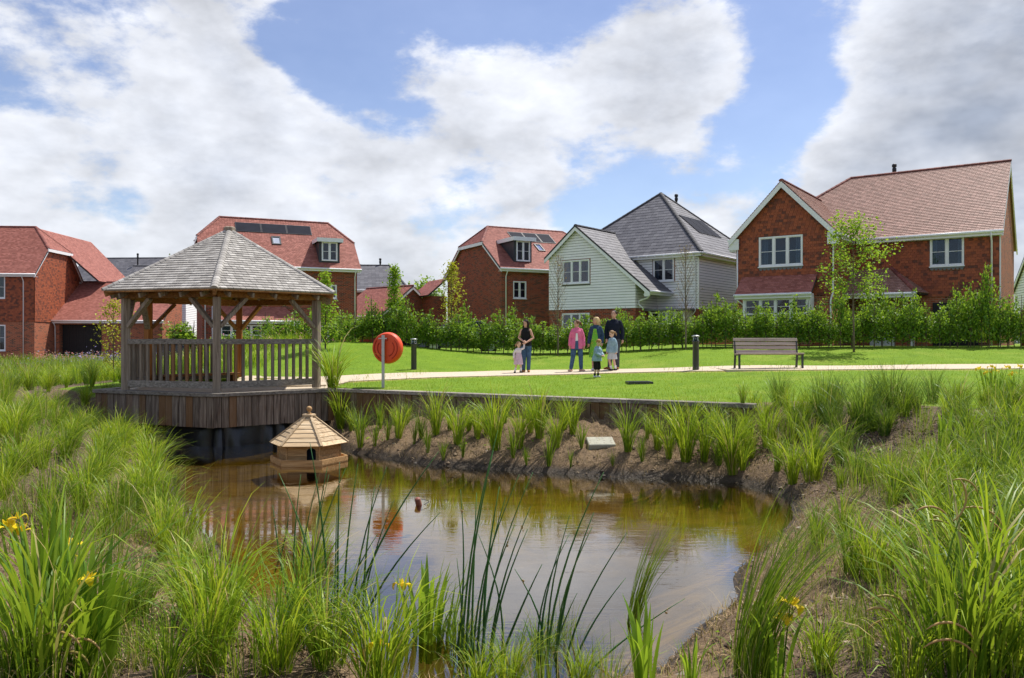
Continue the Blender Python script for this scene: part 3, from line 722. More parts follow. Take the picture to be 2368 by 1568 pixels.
def barge(parent, a, b, mat='white_upvc', h=.22, t=.05, name='bargeboard', out=(0, -1, 0)):
    a, b = Vector(a), Vector(b); o = Vector(out); m = MB(); d = (b-a)
    P = [a, b, b-Vector((0, 0, h)), a-Vector((0, 0, h))]; Q = [p+o*t for p in P]
    m.add(P+Q, [(0, 1, 2, 3), (7, 6, 5, 4), (0, 4, 5, 1), (1, 5, 6, 2), (2, 6, 7, 3), (3, 7, 4, 0)]); return m.build(name, mat, parent)
def flue(parent, p, h=.6):
    m = MB(); m.lathe([(.07, -.3), (.07, h*.45), (.10, h*.5), (.10, h*.7), (.06, h*.74), (.11, h*.8), (.11, h*.95), (.05, h)], p, 10); return m.build('flue', 'flue_black', parent, True)

# --- right hand house: brown tiled roof, hung tile walls, cross gable
def house_a():
    h = empty('tile_hung_house', (19.95, 32.35, 0), -.62, 'tile-hung brick house with brown roof and front gable, at the right', 'house')
    zE, zR, D, uh = 5.5, 9.12, 9.2, -6.84; g = .45
    k = (zR-zE)/(D/2); uL = uh-D/2
    roof_face(h, [(uL, 0, zE), (0, 0, zE), (0, D/2, zR), (uh, D/2, zR)], 'roof_brown', .134, .165, .034)
    roof_face(h, [(0, D, zE), (uL, D, zE), (uh, D/2, zR), (0, D/2, zR)], tiles=False, basemat='roof_brown')
    roof_face(h, [(uL, D, zE), (uL, 0, zE), (uh, D/2, zR)], 'roof_brown', .134, .165, .034)
    ridge_line(h, (uh, D/2, zR), (0, D/2, zR), 'ridge_red', .12)
    ridge_line(h, (uL, 0, zE), (uh, D/2, zR), 'ridge_red', .12)
    flue(h, (-4.9, D/2+.3, zR-.2), .75)
    # walls
    fw = Fr((0, .35, 0), (1, 0, 0), (0, -1, 0)); W2 = (-2.70, -1.42, 4.15, 5.38)
    fs = .05
    wl = wall(h, 'front_wall', fw, [(uL+.4, g-.5), (-.14, g-.5), (-.14, zE-.05), (uL+.4, zE-.05)], [W2], 'brick_orange')
    window(h, fw, *W2, lights=2, blind=1, depth=fs)
    tf = Fr((0, .35-.02, 0), (1, 0, 0), (0, -1, 0))
    tile_field(wl, tf, [(-5.6, 2.86), (-.16, 2.86), (-.16, 5.28), (-5.6, 5.28)], [(W2[0]-.01, W2[1]+.01, W2[2]-.2, W2[3]+.01)], .115, .165, .026, 'hung_tile', 60, 'hung_tile', 'hung_tiles', (-2.0, 4.0))
    m = MB(); m.box(-5.6, -2.72, .02, .06, 5.28, 5.42, fw); m.box(-1.40, -.16, .02, .06, 5.28, 5.42, fw); m.build('lead_band', 'lead_grey', wl)
    def scallop(s0, s1, z, fr, par):
        a = MB(); n = int((s1-s0)/.16)
        a.box(s0, s1, .04, .068, z-.10, z-.002, fr)
        for i in range(n):
            c = s0+(i+.5)*(s1-s0)/n; r_ = (s1-s0)/n*.42
            P = [fr.p(c+r_*math.cos(PI+PI*q/6), .066, z-.10+r_*math.sin(PI+PI*q/6)) for q in range(7)]; Q = [fr.p(c+r_*math.cos(PI+PI*q/6), .045, z-.10+r_*math.sin(PI+PI*q/6)) for q in range(7)]
            a.add(P+Q, [tuple(range(7)), tuple(range(13, 6, -1))]+[(q, 7+q, 8+q, q+1) for q in range(6)])
        a.build('lead_apron', 'lead_grey', par)
    scallop(W2[0], W2[1], W2[2], fw, wl)
    # right gable wall (sunlit brick) and verge
    fr_ = Fr((-.14, 0, 0), (0, 1, 0), (1, 0, 0))
    wall(h, 'gable_wall', fr_, [(.35, g-.5), (D-.35, g-.5), (D-.35, zE-.05), (D/2, zR-.16), (.35, zE+.12)], [], 'brick_orange')
    barge(h, (0, 0, zE-.02), (0, D/2, zR-.02), out=(-1, 0, 0)); barge(h, (0, D/2, zR-.02), (0, D, zE-.02), out=(-1, 0, 0))
    wall(h, 'back_wall', Fr((0, D-.35, 0), (-1, 0, 0), (0, 1, 0)), [(.14, g-.5), (-uL-.4, g-.5), (-uL-.4, zE), (.14, zE)], [], 'brick_orange')
    wall(h, 'side_wall', Fr((uL+.4, 0, 0), (0, -1, 0), (-1, 0, 0)), [(-D+.35, g-.5), (-.35, g-.5), (-.35, zE), (-D+.35, zE)], [], 'brick_orange')
    gutter(h, (-5.6, 0, zE), (0, 0, zE)); gutter(h, (uL, 0, zE), (-10.3, 0, zE))
    pipe(h, [(-.42, -.06, zE-.1), (-.42, .0, zE-.25), (-.42, .24, zE-.42), (-.42, .24, g)])
    m = MB(); m.box(-.150, -.10, .0, .03, g, zE-.2, Fr((0, .35, 0), (1, 0, 0), (0, -1, 0))); m.build('corner_trim', 'white_upvc', h)
    # cross gable
    uc, w, vp, zg = -7.95, 2.28, -3.2, 7.88; vq = (zg-zE)/k+.1
    for sgn in (-1, 1):
        P = [(uc+sgn*w, vp, zE), (uc+sgn*w, vq, zE), (uc, vq, zg), (uc, vp, zg)]
        roof_face(h, P, 'roof_brown', .134, .165, .034)
    ridge_line(h, (uc, vp, zg), (uc, vq, zg), 'ridge_red', .12)
    barge(h, (uc-w-.05, vp, zE-.06), (uc, vp, zg-.03), h=.26); barge(h, (uc, vp, zg-.03), (uc+w+.05, vp, zE-.06), h=.26)
    for sgn in (-1, 1):
        m = MB(); x = uc+sgn*(w-.17); m.box(x-.22, x+.22, -.05, .0, 5.02, 5.50, Fr((0, vp+.02, 0), (1, 0, 0), (0, -1, 0))); m.build('barge_foot', 'white_upvc', h)
    vg = -2.98; fg = Fr((0, vg, 0), (1, 0, 0), (0, -1, 0)); WG = (-8.98, -7.10, 4.22, 5.52)
    gl, gr = uc-2.02, uc+2.02
    gw = wall(h, 'gable_front', fg, [(gl, g-.5), (gr, g-.5), (gr, zE+.14), (uc, zg-.14), (gl, zE+.14)], [WG, (-9.30, -6.85, 1.45, 2.80)], 'brick_orange')
    tfg = Fr((0, vg-.02, 0), (1, 0, 0), (0, -1, 0))
    tile_field(gw, tfg, [(gl, 2.9), (gr, 2.9), (gr, zE+.10), (uc, zg-.26), (gl, zE+.10)], [(WG[0]-.01, WG[1]+.01, WG[2]-.2, WG[3]+.01)], .115, .165, .026, 'hung_tile', 240, 'hung_tile', 'hung_tiles', (uc, 4.9))
    window(h, fg, *WG, lights=3, blind=1, depth=fs); scallop(WG[0], WG[1], WG[2], fg, gw)
    for sgn, x in ((1, gr), (-1, gl)):
        f2 = Fr((x, 0, 0), (0, sgn, 0), (sgn, 0, 0)); a, b = (vg, .36) if sgn > 0 else (-.36, -vg)
        sw = wall(h, 'gable_side', f2, [(a, g-.5), (b, g-.5), (b, zE), (a, zE)], [], 'brick_orange')
        tile_field(sw, Fr((x+sgn*.02, 0, 0), (0, sgn, 0), (sgn, 0, 0)), [(a, 2.9), (b, 2.9), (b, zE-.1), (a, zE-.1)], (), .115, .165, .026, 'hung_tile')
    gutter(h, (uc+w, vp, zE), (uc+w, 0.2, zE), out=(1, 0, 0))
    gutter(h, (uc-w, 0.2, zE), (uc-w, vp, zE), out=(-1, 0, 0))
    pipe(h, [(uc+w+.06, vp+.15, zE-.08), (gr+.06, vg+.02, zE-.45), (gr+.06, vg-.02, 3.0), (gr-.02, vg-.08, 2.7), (gr-.02, vg-.08, g)])
    pipe(h, [(gl+.02, vg-.05, zE-.2), (gl+.02, vg-.05, 2.8), (gl+.3, vg-.05, 2.55)])
    # bay window with its tiled lean-to
    roof_face(h, [(-9.75, -3.95, 2.98), (-6.5, -3.95, 2.98), (-6.5, vg-.02, 3.80), (-9.75, vg-.02, 3.80)], 'roof_red', .115, .165, .018)
    gutter(h, (-9.75, -3.95, 2.98), (-6.5, -3.95, 2.98))
    fb = Fr((0, -3.7, 0), (1, 0, 0), (0, -1, 0))
    bw = MB(); bw.box(-9.42, -6.68, -.7, -.09, .3, 1.44, fb); bw.build('bay_base', 'brick_orange', h)
    window(h, fb, -9.40, -6.70, 1.46, 2.80, lights=4, bar=True, rows=2, depth=0.)
    for x in (-9.46, -6.72):
        m = MB(); m.box(x, x+.08, -.7, .02, 1.44, 2.98, fb); m.build('bay_post', 'white_upvc', h)
    # porch with hipped lean-to
    pz, pt = 3.0, 4.15
    roof_face(h, [(-5.9, -1.3, pz), (-3.0, -1.3, pz), (-4.2, .33, pt), (-5.9, .33, pt)], 'roof_brown', .134, .165, .034)
    roof_face(h, [(-3.0, -1.3, pz), (-2.75, .33, pz), (-4.2, .33, pt)], 'roof_brown', .134, .165, .034)
    ridge_line(h, (-3.0, -1.3, pz), (-4.2, .30, pt), 'ridge_red', .11, .22)
    gutter(h, (-5.9, -1.3, pz), (-3.0, -1.3, pz))
    m = MB(); m.box(-3.22, -3.10, -1.15, -1.03, .4, pz-.1); m.build('porch_post', 'white_upvc', h)
    m = MB(); m.box(-5.1, -4.1, .0, .06, .45, 2.5, Fr((0, .35, 0), (1, 0, 0), (0, -1, 0))); m.build('door', 'white_upvc', h)
    m = MB(); m.box(-2.6, -.9, -.02, .03, .4, 2.6, fw); m.build('garage_door', 'garage_black', h)
house_a()

# --- white weatherboarded house
def boards(parent, fr, poly, holes, course=.142, mat='white_board', th=.034):
    bp = [(a, b) for a, b in poly]; ms_ = wall(parent, 'backing', Fr(fr.O+fr.N*.004, fr.S, fr.N), bp, [], 'lap_shadow_grey', 0) if not holes else wall(parent, 'backing', Fr(fr.O+fr.N*.004, fr.S, fr.N), bp, holes, 'lap_shadow_grey', .001)  # dark sheet behind the board gaps stands in for the lap shadows
    ts = [p[1] for p in poly]; t0 = min(ts); n = int((max(ts)-t0)/course)+1
    for i in range(n):
        a = t0+i*course
        for s0, s1 in spans(poly, a+course*.55, holes):
            if s1-s0 < .05: continue
            w0 = spans(poly, min(a+course*.95, max(ts)-.002), holes); m = MB(); top = a+course*.985; a_ = a+course*.13
            q = [(s0, th, a_), (s1, th, a_), (s1, .016, top), (s0, .016, top), (s0, .005, a_), (s1, .005, a_), (s1, .005, top), (s0, .005, top)]
            m.add([fr.p(*x) for x in q], [(0, 1, 2, 3), (4, 5, 1, 0), (1, 5, 6, 2), (3, 7, 4, 0)]); m.build('board', mat, parent)
def house_b():
    h = empty('weatherboarded_house', (9.65, 40.54, 0), -.66, 'white weatherboarded house with dark grey slate roof and front gable', 'house')
    zE, zR, a = 5.5, 9.65, 4.71; g = .4
    # pyramid-like hipped main roof
    ap = (-a, a, zR); uL = -2*a
    sl = dict(mat='slate_grey', course=.285, width=.33, thick=.022)
    roof_face(h, [(uL, 0, zE), (0, 0, zE), ap], nparts=190, part='slate', focus=(4.5, 2.0), **sl)
    roof_face(h, [(0, 0, zE), (0, 2*a, zE), ap], nparts=100, part='slate', focus=(2.5, 2.5), **sl)
    roof_face(h, [(0, 2*a, zE), (uL, 2*a, zE), ap], tiles=False, basemat='slate_grey')
    roof_face(h, [(uL, 2*a, zE), (uL, 0, zE), ap], tiles=False, basemat='slate_grey')
    for c in ((0, 0, zE), (uL, 0, zE), (0, 2*a, zE)): ridge_line(h, c, ap, 'ridge_dark', .12, .33, 'hip_tile')
    flue(h, (-a+.55, a+.9, zR-.7), .75)
    k = (zR-zE)/a
    # solar panels on the right slope
    fr, pl = slope_frame([(0, 0, zE), (0, 2*a, zE), ap])
    for i in range(3):
        m = MB(); m.box(3.1+i*1.02, 4.08+i*1.02, .035, .07, 2.1, 3.75, fr); s = m.build('solar_panel', 'solar_frame', h)
        m = MB(); m.box(3.13+i*1.02, 4.05+i*1.02, .070, .076, 2.13, 3.72, fr); m.build('cell_sheet', 'solar_dark', s)
    # walls
    zb = 2.62; fw = Fr((0, .3, 0), (1, 0, 0), (0, -1, 0)); W2 = (-2.88, -1.66, 4.10, 5.32)
    wl = wall(h, 'front_wall', fw, [(uL+.3, g-.6), (-.3, g-.6), (-.3, zE-.02), (uL+.3, zE-.02)], [W2], 'brick_red')
    window(h, fw, *W2, lights=2, blind=1, depth=.05)
    boards(wl, Fr((0, .298, 0), (1, 0, 0), (0, -1, 0)), [(-6.2, zb), (-.32, zb), (-.32, zE-.2), (-6.2, zE-.2)], [(W2[0]-.06, W2[1]+.06, W2[2]-.06, W2[3]+.06)])
    fs = Fr((-.3, 0, 0), (0, 1, 0), (1, 0, 0))
    sw = wall(h, 'side_wall', fs, [(.3, g-.6), (2*a-.3, g-.6), (2*a-.3, zE-.02), (.3, zE-.02)], [], 'brick_red')
    boards(sw, Fr((-.298, 0, 0), (0, 1, 0), (1, 0, 0)), [(.33, zb), (2*a-.4, zb), (2*a-.4, zE-.2), (.33, zE-.2)], [])
    m = MB(); m.box(-.34, -.265, .265, .34, zb-.02, zE-.2); m.build('corner_post', 'white_board', h)
    wall(h, 'left_wall', Fr((uL+.3, 0, 0), (0, -1, 0), (-1, 0, 0)), [(-2*a+.3, g-.6), (-.3, g-.6), (-.3, zE), (-2*a+.3, zE)], [], 'brick_red')
    gutter(h, (-4.2, 0, zE), (0, 0, zE)); gutter(h, (0, 0, zE), (0, 2*a, zE), out=(1, 0, 0))
    for i in range(9):
        m = MB(); m.box(-4.1+i*.5, -4.06+i*.5, -.13, -.0, zE-.11, zE-.015); m.build('gutter_bracket', 'white_upvc', h)
    for i in range(9):
        m = MB(); m.box(0., .13, .3+i*.6, .34+i*.6, zE-.11, zE-.015); m.build('gutter_bracket', 'white_upvc', h)
    pipe(h, [(-.45, -.06, zE-.1), (-.45, .15, zE-.4), (-.45, .22, zE-.6), (-.45, .22, 2.5), (-.55, .1, 2.3)])
    # front gable with catslide on its right
    ug, vp, zg, ks = -6.18, -2.26, 7.10, .82; wl_, wr = 1.96, 4.40; zl, zc = zg-ks*wl_, zg-ks*wr
    vq = (zg-zE)/k+.1
    roof_face(h, [(ug, vp, zg), (ug+wr, vp, zc), (ug+wr, .3, zc), (ug, vq, zg)], nparts=0, **sl)
    roof_face(h, [(ug-wl_, vp, zl), (ug, vp, zg), (ug, vq, zg), (ug-wl_, vq, zl)], nparts=0, **sl)
    ridge_line(h, (ug, vp, zg), (ug, vq, zg), 'ridge_dark', .12, .33)
    # verge: dark edge above white board
    for p, q in (((ug-wl_-.05, vp, zl-.04), (ug, vp, zg)), ((ug, vp, zg), (ug+wr+.05, vp, zc-.04))):
        up = Vector((0, 0, .05)); barge(h, Vector(p)+up, Vector(q)+up, 'ridge_dark', .10, .06, 'verge_cap'); barge(h, Vector(p)-Vector((0, 0, .052)), Vector(q)-Vector((0, 0, .052)), 'white_upvc', .20, .045)
    vg = -2.05; fg = Fr((0, vg, 0), (1, 0, 0), (0, -1, 0)); WG = (-7.12, -5.40, 4.03, 5.29); WB = (-7.19, -5.42, 1.35, 2.44)
    gl, gr = ug-wl_+.12, -2.66
    pg = [(gl, zb), (gr, zb), (gr, zg-ks*(gr-ug)-.14), (ug, zg-.14), (gl, zg-ks*(ug-gl)-.14)]
    gw = wall(h, 'gable_front', fg, [(gl, g-.6), (gr, g-.6)]+pg[2:], [WG, WB], 'brick_red')
    boards(gw, Fr((0, vg-.002, 0), (1, 0, 0), (0, -1, 0)), pg, [(WG[0]-.06, WG[1]+.06, WG[2]-.06, WG[3]+.06)])
    window(h, fg, *WG, lights=3, blind=1, depth=.05)
    m = MB(); m.lathe([(.001, -.005), (.20, -.005), (.20, .005), (.001, .005)], (-6.33, vg+.12, 4.83), 18, 'y'); m.build('pink_disc', 'curtain_pink', h)
    window(h, fg, *WB, lights=3, blind=2)
    for sgn, x in ((1, gr), (-1, gl)):
        f2 = Fr((x, 0, 0), (0, sgn, 0), (sgn, 0, 0)); aa, bb = (vg, .31) if sgn > 0 else (-1.2, -vg)
        zt = zg-ks*(gr-ug)-.1 if sgn > 0 else zl
        s2 = wall(h, 'gable_side', f2, [(aa, g-.6), (bb, g-.6), (bb, zt), (aa, zt)], [], 'brick_red')
        boards(s2, Fr((x+sgn*.002, 0, 0), (0, sgn, 0), (sgn, 0, 0)), [(aa, zb), (bb, zb), (bb, zt), (aa, zt)], [])
    gutter(h, (ug+wr, vp, zc), (ug+wr, .25, zc), out=(1, 0, 0))
    m = MB(); m.box(ug+wr-.28, ug+wr+.02, -.05, .0, zc-.30, zc+.0, Fr((0, vp+.01, 0), (1, 0, 0), (0, -1, 0))); m.build('barge_foot', 'white_upvc', h)
    pipe(h, [(ug+wr+.06, vp+.2, zc-.08), (gr+.6, vg+.2, zc-.35), (gr+.12, vg+.14, zc-.5), (gr+.12, vg+.14, 2.8), (gr+.4, vg+.1, 2.6)])
    # bay and bay window under a flat lead roof
    m = MB(); m.box(gr+.02, -.45, -1.15, .28, 2.50, 2.60); m.build('bay_roof', 'lead_grey', h)
    fb = Fr((0, -.75, 0), (1, 0, 0), (0, -1, 0))
    window(h, fb, -2.5, -.65, 1.2, 2.46, lights=4, rows=2, blind=2)
    m = MB(); m.box(-2.52, -.63, -.95, -.1, .2, 1.15, fb); m.build('bay_base', 'brick_red', h)
    m = MB()
    for x in (-2.60, -.66): m.box(x, x+.09, -.9, .02, 1.15, 2.50, fb)
    m.build('bay_frame', 'white_upvc', h)
    # small gable roof of the porch on the left
    pass
house_b()

# --- the three red roofed brick houses with half hips
def half_hip_house(name, loc, rz, label, ua, ub, D, zE, zR, hi, zh, g, front_holes=(), wallmat='brick_red', hung=None, tiles='roof_red', gable_tiles=None):
    h = empty(name, loc, rz, label, 'house'); k = (zR-zE)/(D/2); vf = (zh-zE)/k
    rf = roof_face(h, [(ua, 0, zE), (ub, 0, zE), (ub, vf, zh), (ub-hi, D/2, zR), (ua+hi, D/2, zR), (ua, vf, zh)], tiles, .126, .165, .030)
    roof_face(h, [(ub, D, zE), (ua, D, zE), (ua, D-vf, zh), (ua+hi, D/2, zR), (ub-hi, D/2, zR), (ub, D-vf, zh)], tiles, tiles=False, basemat=tiles)
    for u, s in ((ub, -1), (ua, 1)):
        roof_face(h, [(u, vf, zh), (u, D-vf, zh), (u+s*hi, D/2, zR)], tiles, .126, .165, .030)
        ridge_line(h, (u, vf, zh), (u+s*hi, D/2, zR), 'ridge_red', .11, .25, 'hip_tile'); ridge_line(h, (u, D-vf, zh), (u+s*hi, D/2, zR), 'ridge_red', .11, .25, 'hip_tile')
        o = (-s, 0, 0); x = u+s*.02
        barge(h, (x, -.02, zE-.04), (x, vf, zh-.04), out=(s, 0, 0)); barge(h, (x, D-vf, zh-.04), (x, D+.02, zE-.04), out=(s, 0, 0)); barge(h, (x, vf-.1, zh+.0), (x, D-vf+.1, zh+.0), h=.2, out=o)
        fr = Fr((u+s*.2, 0, 0), (0, -s, 0), (-s, 0, 0)); q = lambda v: -s*v
        P = [(q(.3), g-.6), (q(D-.3), g-.6), (q(D-.3), zE+.12), (q(D-vf-.05), zh-.12), (q(vf+.05), zh-.12), (q(.3), zE+.12)]
        gw = wall(h, 'gable_wall', fr, P, [], wallmat)
        if gable_tiles and u == gable_tiles[0]:
            z0 = gable_tiles[1]; P2 = [(q(.28), z0), (q(D-.3), z0)]+P[2:]
            tile_field(gw, Fr((u+s*.18, 0, 0), (0, -s, 0), (-s, 0, 0)), P2, (), .118, .165, .018, 'hung_tile')
    ridge_line(h, (ua+hi, D/2, zR), (ub-hi, D/2, zR), 'ridge_red', .11)
    fw = Fr((0, .3, 0), (1, 0, 0), (0, -1, 0))
    holes = [f[:4] for f in front_holes]
    wl = wall(h, 'front_wall', fw, [(ua+.2, g-.6), (ub-.2, g-.6), (ub-.2, zE-.02), (ua+.2, zE-.02)], holes, wallmat)
    for f in front_holes:
        window(h, fw, *f[:4], lights=f[4], rows=f[5] if len(f) > 5 else 1, blind=f[6] if len(f) > 6 else 2)
        if not hung:
            m = MB(); s0, s1, z1 = f[0]-.05, f[1]+.05, f[3]; n = int((s1-s0)/.075)
            for i in range(n): m.box(s0+i*.075, s0+i*.075+.066, .0, .012, z1+.01, z1+.225, fw)
            m.build('soldier_course', 'brick_red', wl)
    if hung: tile_field(wl, Fr((0, .28, 0), (1, 0, 0), (0, -1, 0)), [(ua+.2, hung), (ub-.2, hung), (ub-.2, zE-.1), (ua+.2, zE-.1)], [(a-.02, b+.02, c-.05, d+.02) for a, b, c, d in holes], .118, .165, .018, 'hung_tile')
    wall(h, 'back_wall', Fr((0, D-.3, 0), (-1, 0, 0), (0, 1, 0)), [(-ub+.2, g-.6), (-ua-.2, g-.6), (-ua-.2, zE), (-ub+.2, zE)], [], wallmat)
    gutter(h, (ua, 0, zE), (ub, 0, zE)); gutter(h, (ub, D, zE), (ua, D, zE), out=(0, 1, 0))
    return h, k
def roof_frame(zE, k, u=0): 
    n = Vector((0, -k, 1)).normalized(); T = Vector((0, 1, k)).normalized(); return Fr((u, 0, zE), (1, 0, 0), n, T)
def solar(h, fr, s0, s1, t0, t1, n):
    w = (s1-s0)/n
    for i in range(n):
        a = MB(); a.box(s0+i*w+.01, s0+(i+1)*w-.01, .03, .075, t0, t1, fr); s = a.build('solar_panel', 'solar_frame', h)
        a = MB(); a.box(s0+i*w+.05, s0+(i+1)*w-.05, .075, .081, t0+.04, t1-.04, fr); a.build('cell_sheet', 'solar_dark', s)
def skylight(h, fr, s0, s1, t0, t1):
    a = MB(); e = .08
    a.box(s0, s1, .0, .10, t0, t0+e, fr); a.box(s0, s1, .0, .10, t1-e, t1, fr); a.box(s0, s0+e, .0, .098, t0+e, t1-e, fr); a.box(s1-e, s1, .0, .098, t0+e, t1-e, fr)
    w = a.build('skylight', 'dark_grey_trim', h); a = MB(); a.box(s0+e, s1-e, .05, .06, t0+e, t1-e, fr); a.build('pane', 'window_glass', w); a = MB(); a.box(s0+e, s1-e, .0, .02, t0+e, t1-e, fr); a.build('blind', 'curtain', w)
def dormer(h, zE, k, u0, u1, v0, z0, z1):
    vb = (z1-zE)/k+.1
    m = MB(); e = .16
    P = [(u0, v0, zE+k*v0-.1), (u1, v0, zE+k*v0-.1), (u1, v0, z1), (u0, v0, z1), (u0, vb, z1), (u1, vb, z1)]
    m.add(P, [(0, 1, 2, 3), (0, 3, 4), (1, 5, 2), (3, 2, 5, 4)]); d = m.build('dormer', 'dark_grey_trim', h)
    m = MB(); m.box(u0-.16, u1+.16, v0-.28, vb, z1, z1+.10); m.build('dormer_roof', 'lead_grey', d)
    m = MB(); m.box(u0-.17, u1+.17, v0-.31, v0-.285, z1-.14, z1+.11); m.box(u0-.17, u0-.15, v0-.285, vb-.2, z1-.14, z1+.105); m.box(u1+.15, u1+.17, v0-.285, vb-.2, z1-.14, z1+.105); m.box(u0-.15, u1+.15, v0-.285, v0, z1-.03, z1-.005); m.build('dormer_fascia', 'white_upvc', d)
    fr = Fr((0, v0, 0), (1, 0, 0), (0, -1, 0)); window(d, fr, u0+e, u1-e, z0, z1-.12, lights=2, depth=.09, blind=2, sill=False)

hC, kc = half_hip_house('brick_house', (-.71, 49.63, 0), .48, 'brick house with red half-hipped roof, left of the white house', 0, 8.6, 9.23, 5.5, 8.71, 1.32, 7.40, .2, [(1.04, 1.98, 3.62, 4.72, 2)])
fc = roof_frame(5.5, kc); cs = math.sqrt(1+kc*kc)
solar(hC, fc, 2.5, 5.8, 3.0*cs, 4.05*cs, 3); skylight(hC, fc, 3.85, 4.35, 1.98*cs, 2.75*cs); dormer(hC, 5.5, kc, 1.25, 2.55, .62, 6.02, 7.45)
pipe(hC, [(.5, -.06, 5.4), (.5, .1, 5.2), (.5, .24, 5.0), (.5, .24, .2)])
roof_face(hC, [(-1.3, 9.0, 4.2), (.1, 9.0, 5.4), (.1, 12.5, 5.4), (-1.3, 12.5, 4.2)], 'roof_red', .118)
m = MB(); m.box(-1.0, .2, 9.2, 12.3, 0, 4.15); m.build('rear_wing', 'brick_red', hC)

hD, kd = half_hip_house('brick_house', (-9.63, 50.87, 0), .42, 'wide brick house with red roof and solar panels, behind the gazebo', -9.68, 0, 7.25, 5.5, 8.83, 1.41, 7.38, .2,
    [(-2.25, -1.50, 3.60, 4.48, 2), (-2.45, -1.55, .55, 1.88, 2)])
fd = roof_frame(5.5, kd); ds_ = math.sqrt(1+kd*kd)
solar(hD, fd, -7.4, -2.65, 2.50*ds_, 3.22*ds_, 3); skylight(hD, fd, -5.28, -4.72, 1.60*ds_, 2.22*ds_); skylight(hD, fd, -7.6, -7.0, 1.60*ds_, 2.22*ds_); dormer(hD, 5.5, kd, -2.60, -1.30, .36, 5.98, 7.30)
pipe(hD, [(-.35, -.06, 5.4), (-.35, .1, 5.2), (-.35, .24, 5.0), (-.35, .24, .2)]); pipe(hD, [(-9.3, -.06, 5.4), (-9.3, .24, 5.0), (-9.3, .24, 0.)]); pipe(hD, [(-8.9, .24, 3.0), (-8.9, .24, .0)])
roof_face(hD, [(-8.9, -1.0, 2.15), (-4.0, -1.0, 2.15), (-4.7, .28, 3.0), (-8.9, .28, 3.0)], 'roof_red', .118, .165, .018); gutter(hD, (-8.9, -1.0, 2.15), (-4.0, -1.0, 2.15))
fb = Fr((0, -.62, 0), (1, 0, 0), (0, -1, 0)); window(hD, fb, -8.5, -6.15, .65, 1.9, lights=4, rows=2, blind=2)
m = MB(); m.box(-8.55, -6.1, -.85, -.1, -.3, .62, fb); m.build('bay_base', 'brick_red', hD)
m = MB(); m.box(-5.9, -4.9, .0, .05, -.1, 1.95, Fr((0, .3, 0), (1, 0, 0), (0, -1, 0))); m.build('door', 'garage_black', hD)
m = MB(); m.box(-4.35, -4.25, -.9, -.8, -.2, 2.05); m.build('porch_post', 'white_upvc', hD)

hE, ke = half_hip_house('brick_house', (-32.48, 54.24, 0), .06, 'tile-hung brick house with red roof at the left edge', -9.5, 0, 6.93, 5.5, 9.14, 1.74, 7.40, -.45,
    [(-3.05, -2.13, 3.83, 5.38, 2), (-3.05, -2.11, .25, 2.02, 2)], 'brick_orange', hung=2.25, gable_tiles=(0, 2.25))
pipe(hE, [(-.9, -.06, 5.4), (-.9, .1, 5.2), (-.9, .24, 5.0), (-.9, .24, -.5)])
# tall rear wing whose roof runs on behind the gable, and the low garage wing
roof_face(hE, [(1.75, 5.6, 5.4), (1.75, 12.0, 5.4), (-1.74, 12.0, 9.05), (-1.74, 3.9, 9.05)], 'roof_red', .118, .165, .024)
m = MB(); m.box(-3, 1.5, 7.2, 11.8, -.5, 5.3); m.build('rear_wing', 'brick_orange', hE)
roof_face(hE, [(-.18, 2.5, 2.38), (7.6, 2.5, 2.38), (7.6, 6.9, 5.42), (-.18, 6.9, 5.42)], 'roof_red', .118, .165, .018)
gutter(hE, (-.15, 2.5, 2.38), (7.6, 2.5, 2.38)); ridge_line(hE, (-.1, 6.9, 5.42), (7.6, 6.9, 5.42), 'ridge_red', .11)
fg = Fr((0, 2.85, 0), (1, 0, 0), (0, -1, 0))
wall(hE, 'garage_wall', fg, [(-.2, -.9), (7.4, -.9), (7.4, 2.34), (-.2, 2.34)], [(.2, 3.15, -.8, 2.10)], 'brick_orange', .5)
m = MB(); 
for i in range(18): m.box(.22+i*.162, .22+i*.162+.15, -.46, -.42, -.8, 2.08, fg)
m.build('garage_door', 'garage_black', hE)
m = MB(); m.box(.2, 3.15, -.5, -.47, -.8, 2.1, fg); m.build('door_backing', 'garage_black', hE)
wall(hE, 'garage_gable', Fr((7.4, 0, 0), (0, 1, 0), (1, 0, 0)), [(2.85, -.9), (6.9, -.9), (6.9, 5.3), (2.85, 2.3)], [], 'brick_orange')
pipe(hE, [(-.02, 2.44, 2.25), (-.05, 2.75, 1.95), (-.05, 2.8, -.6)])

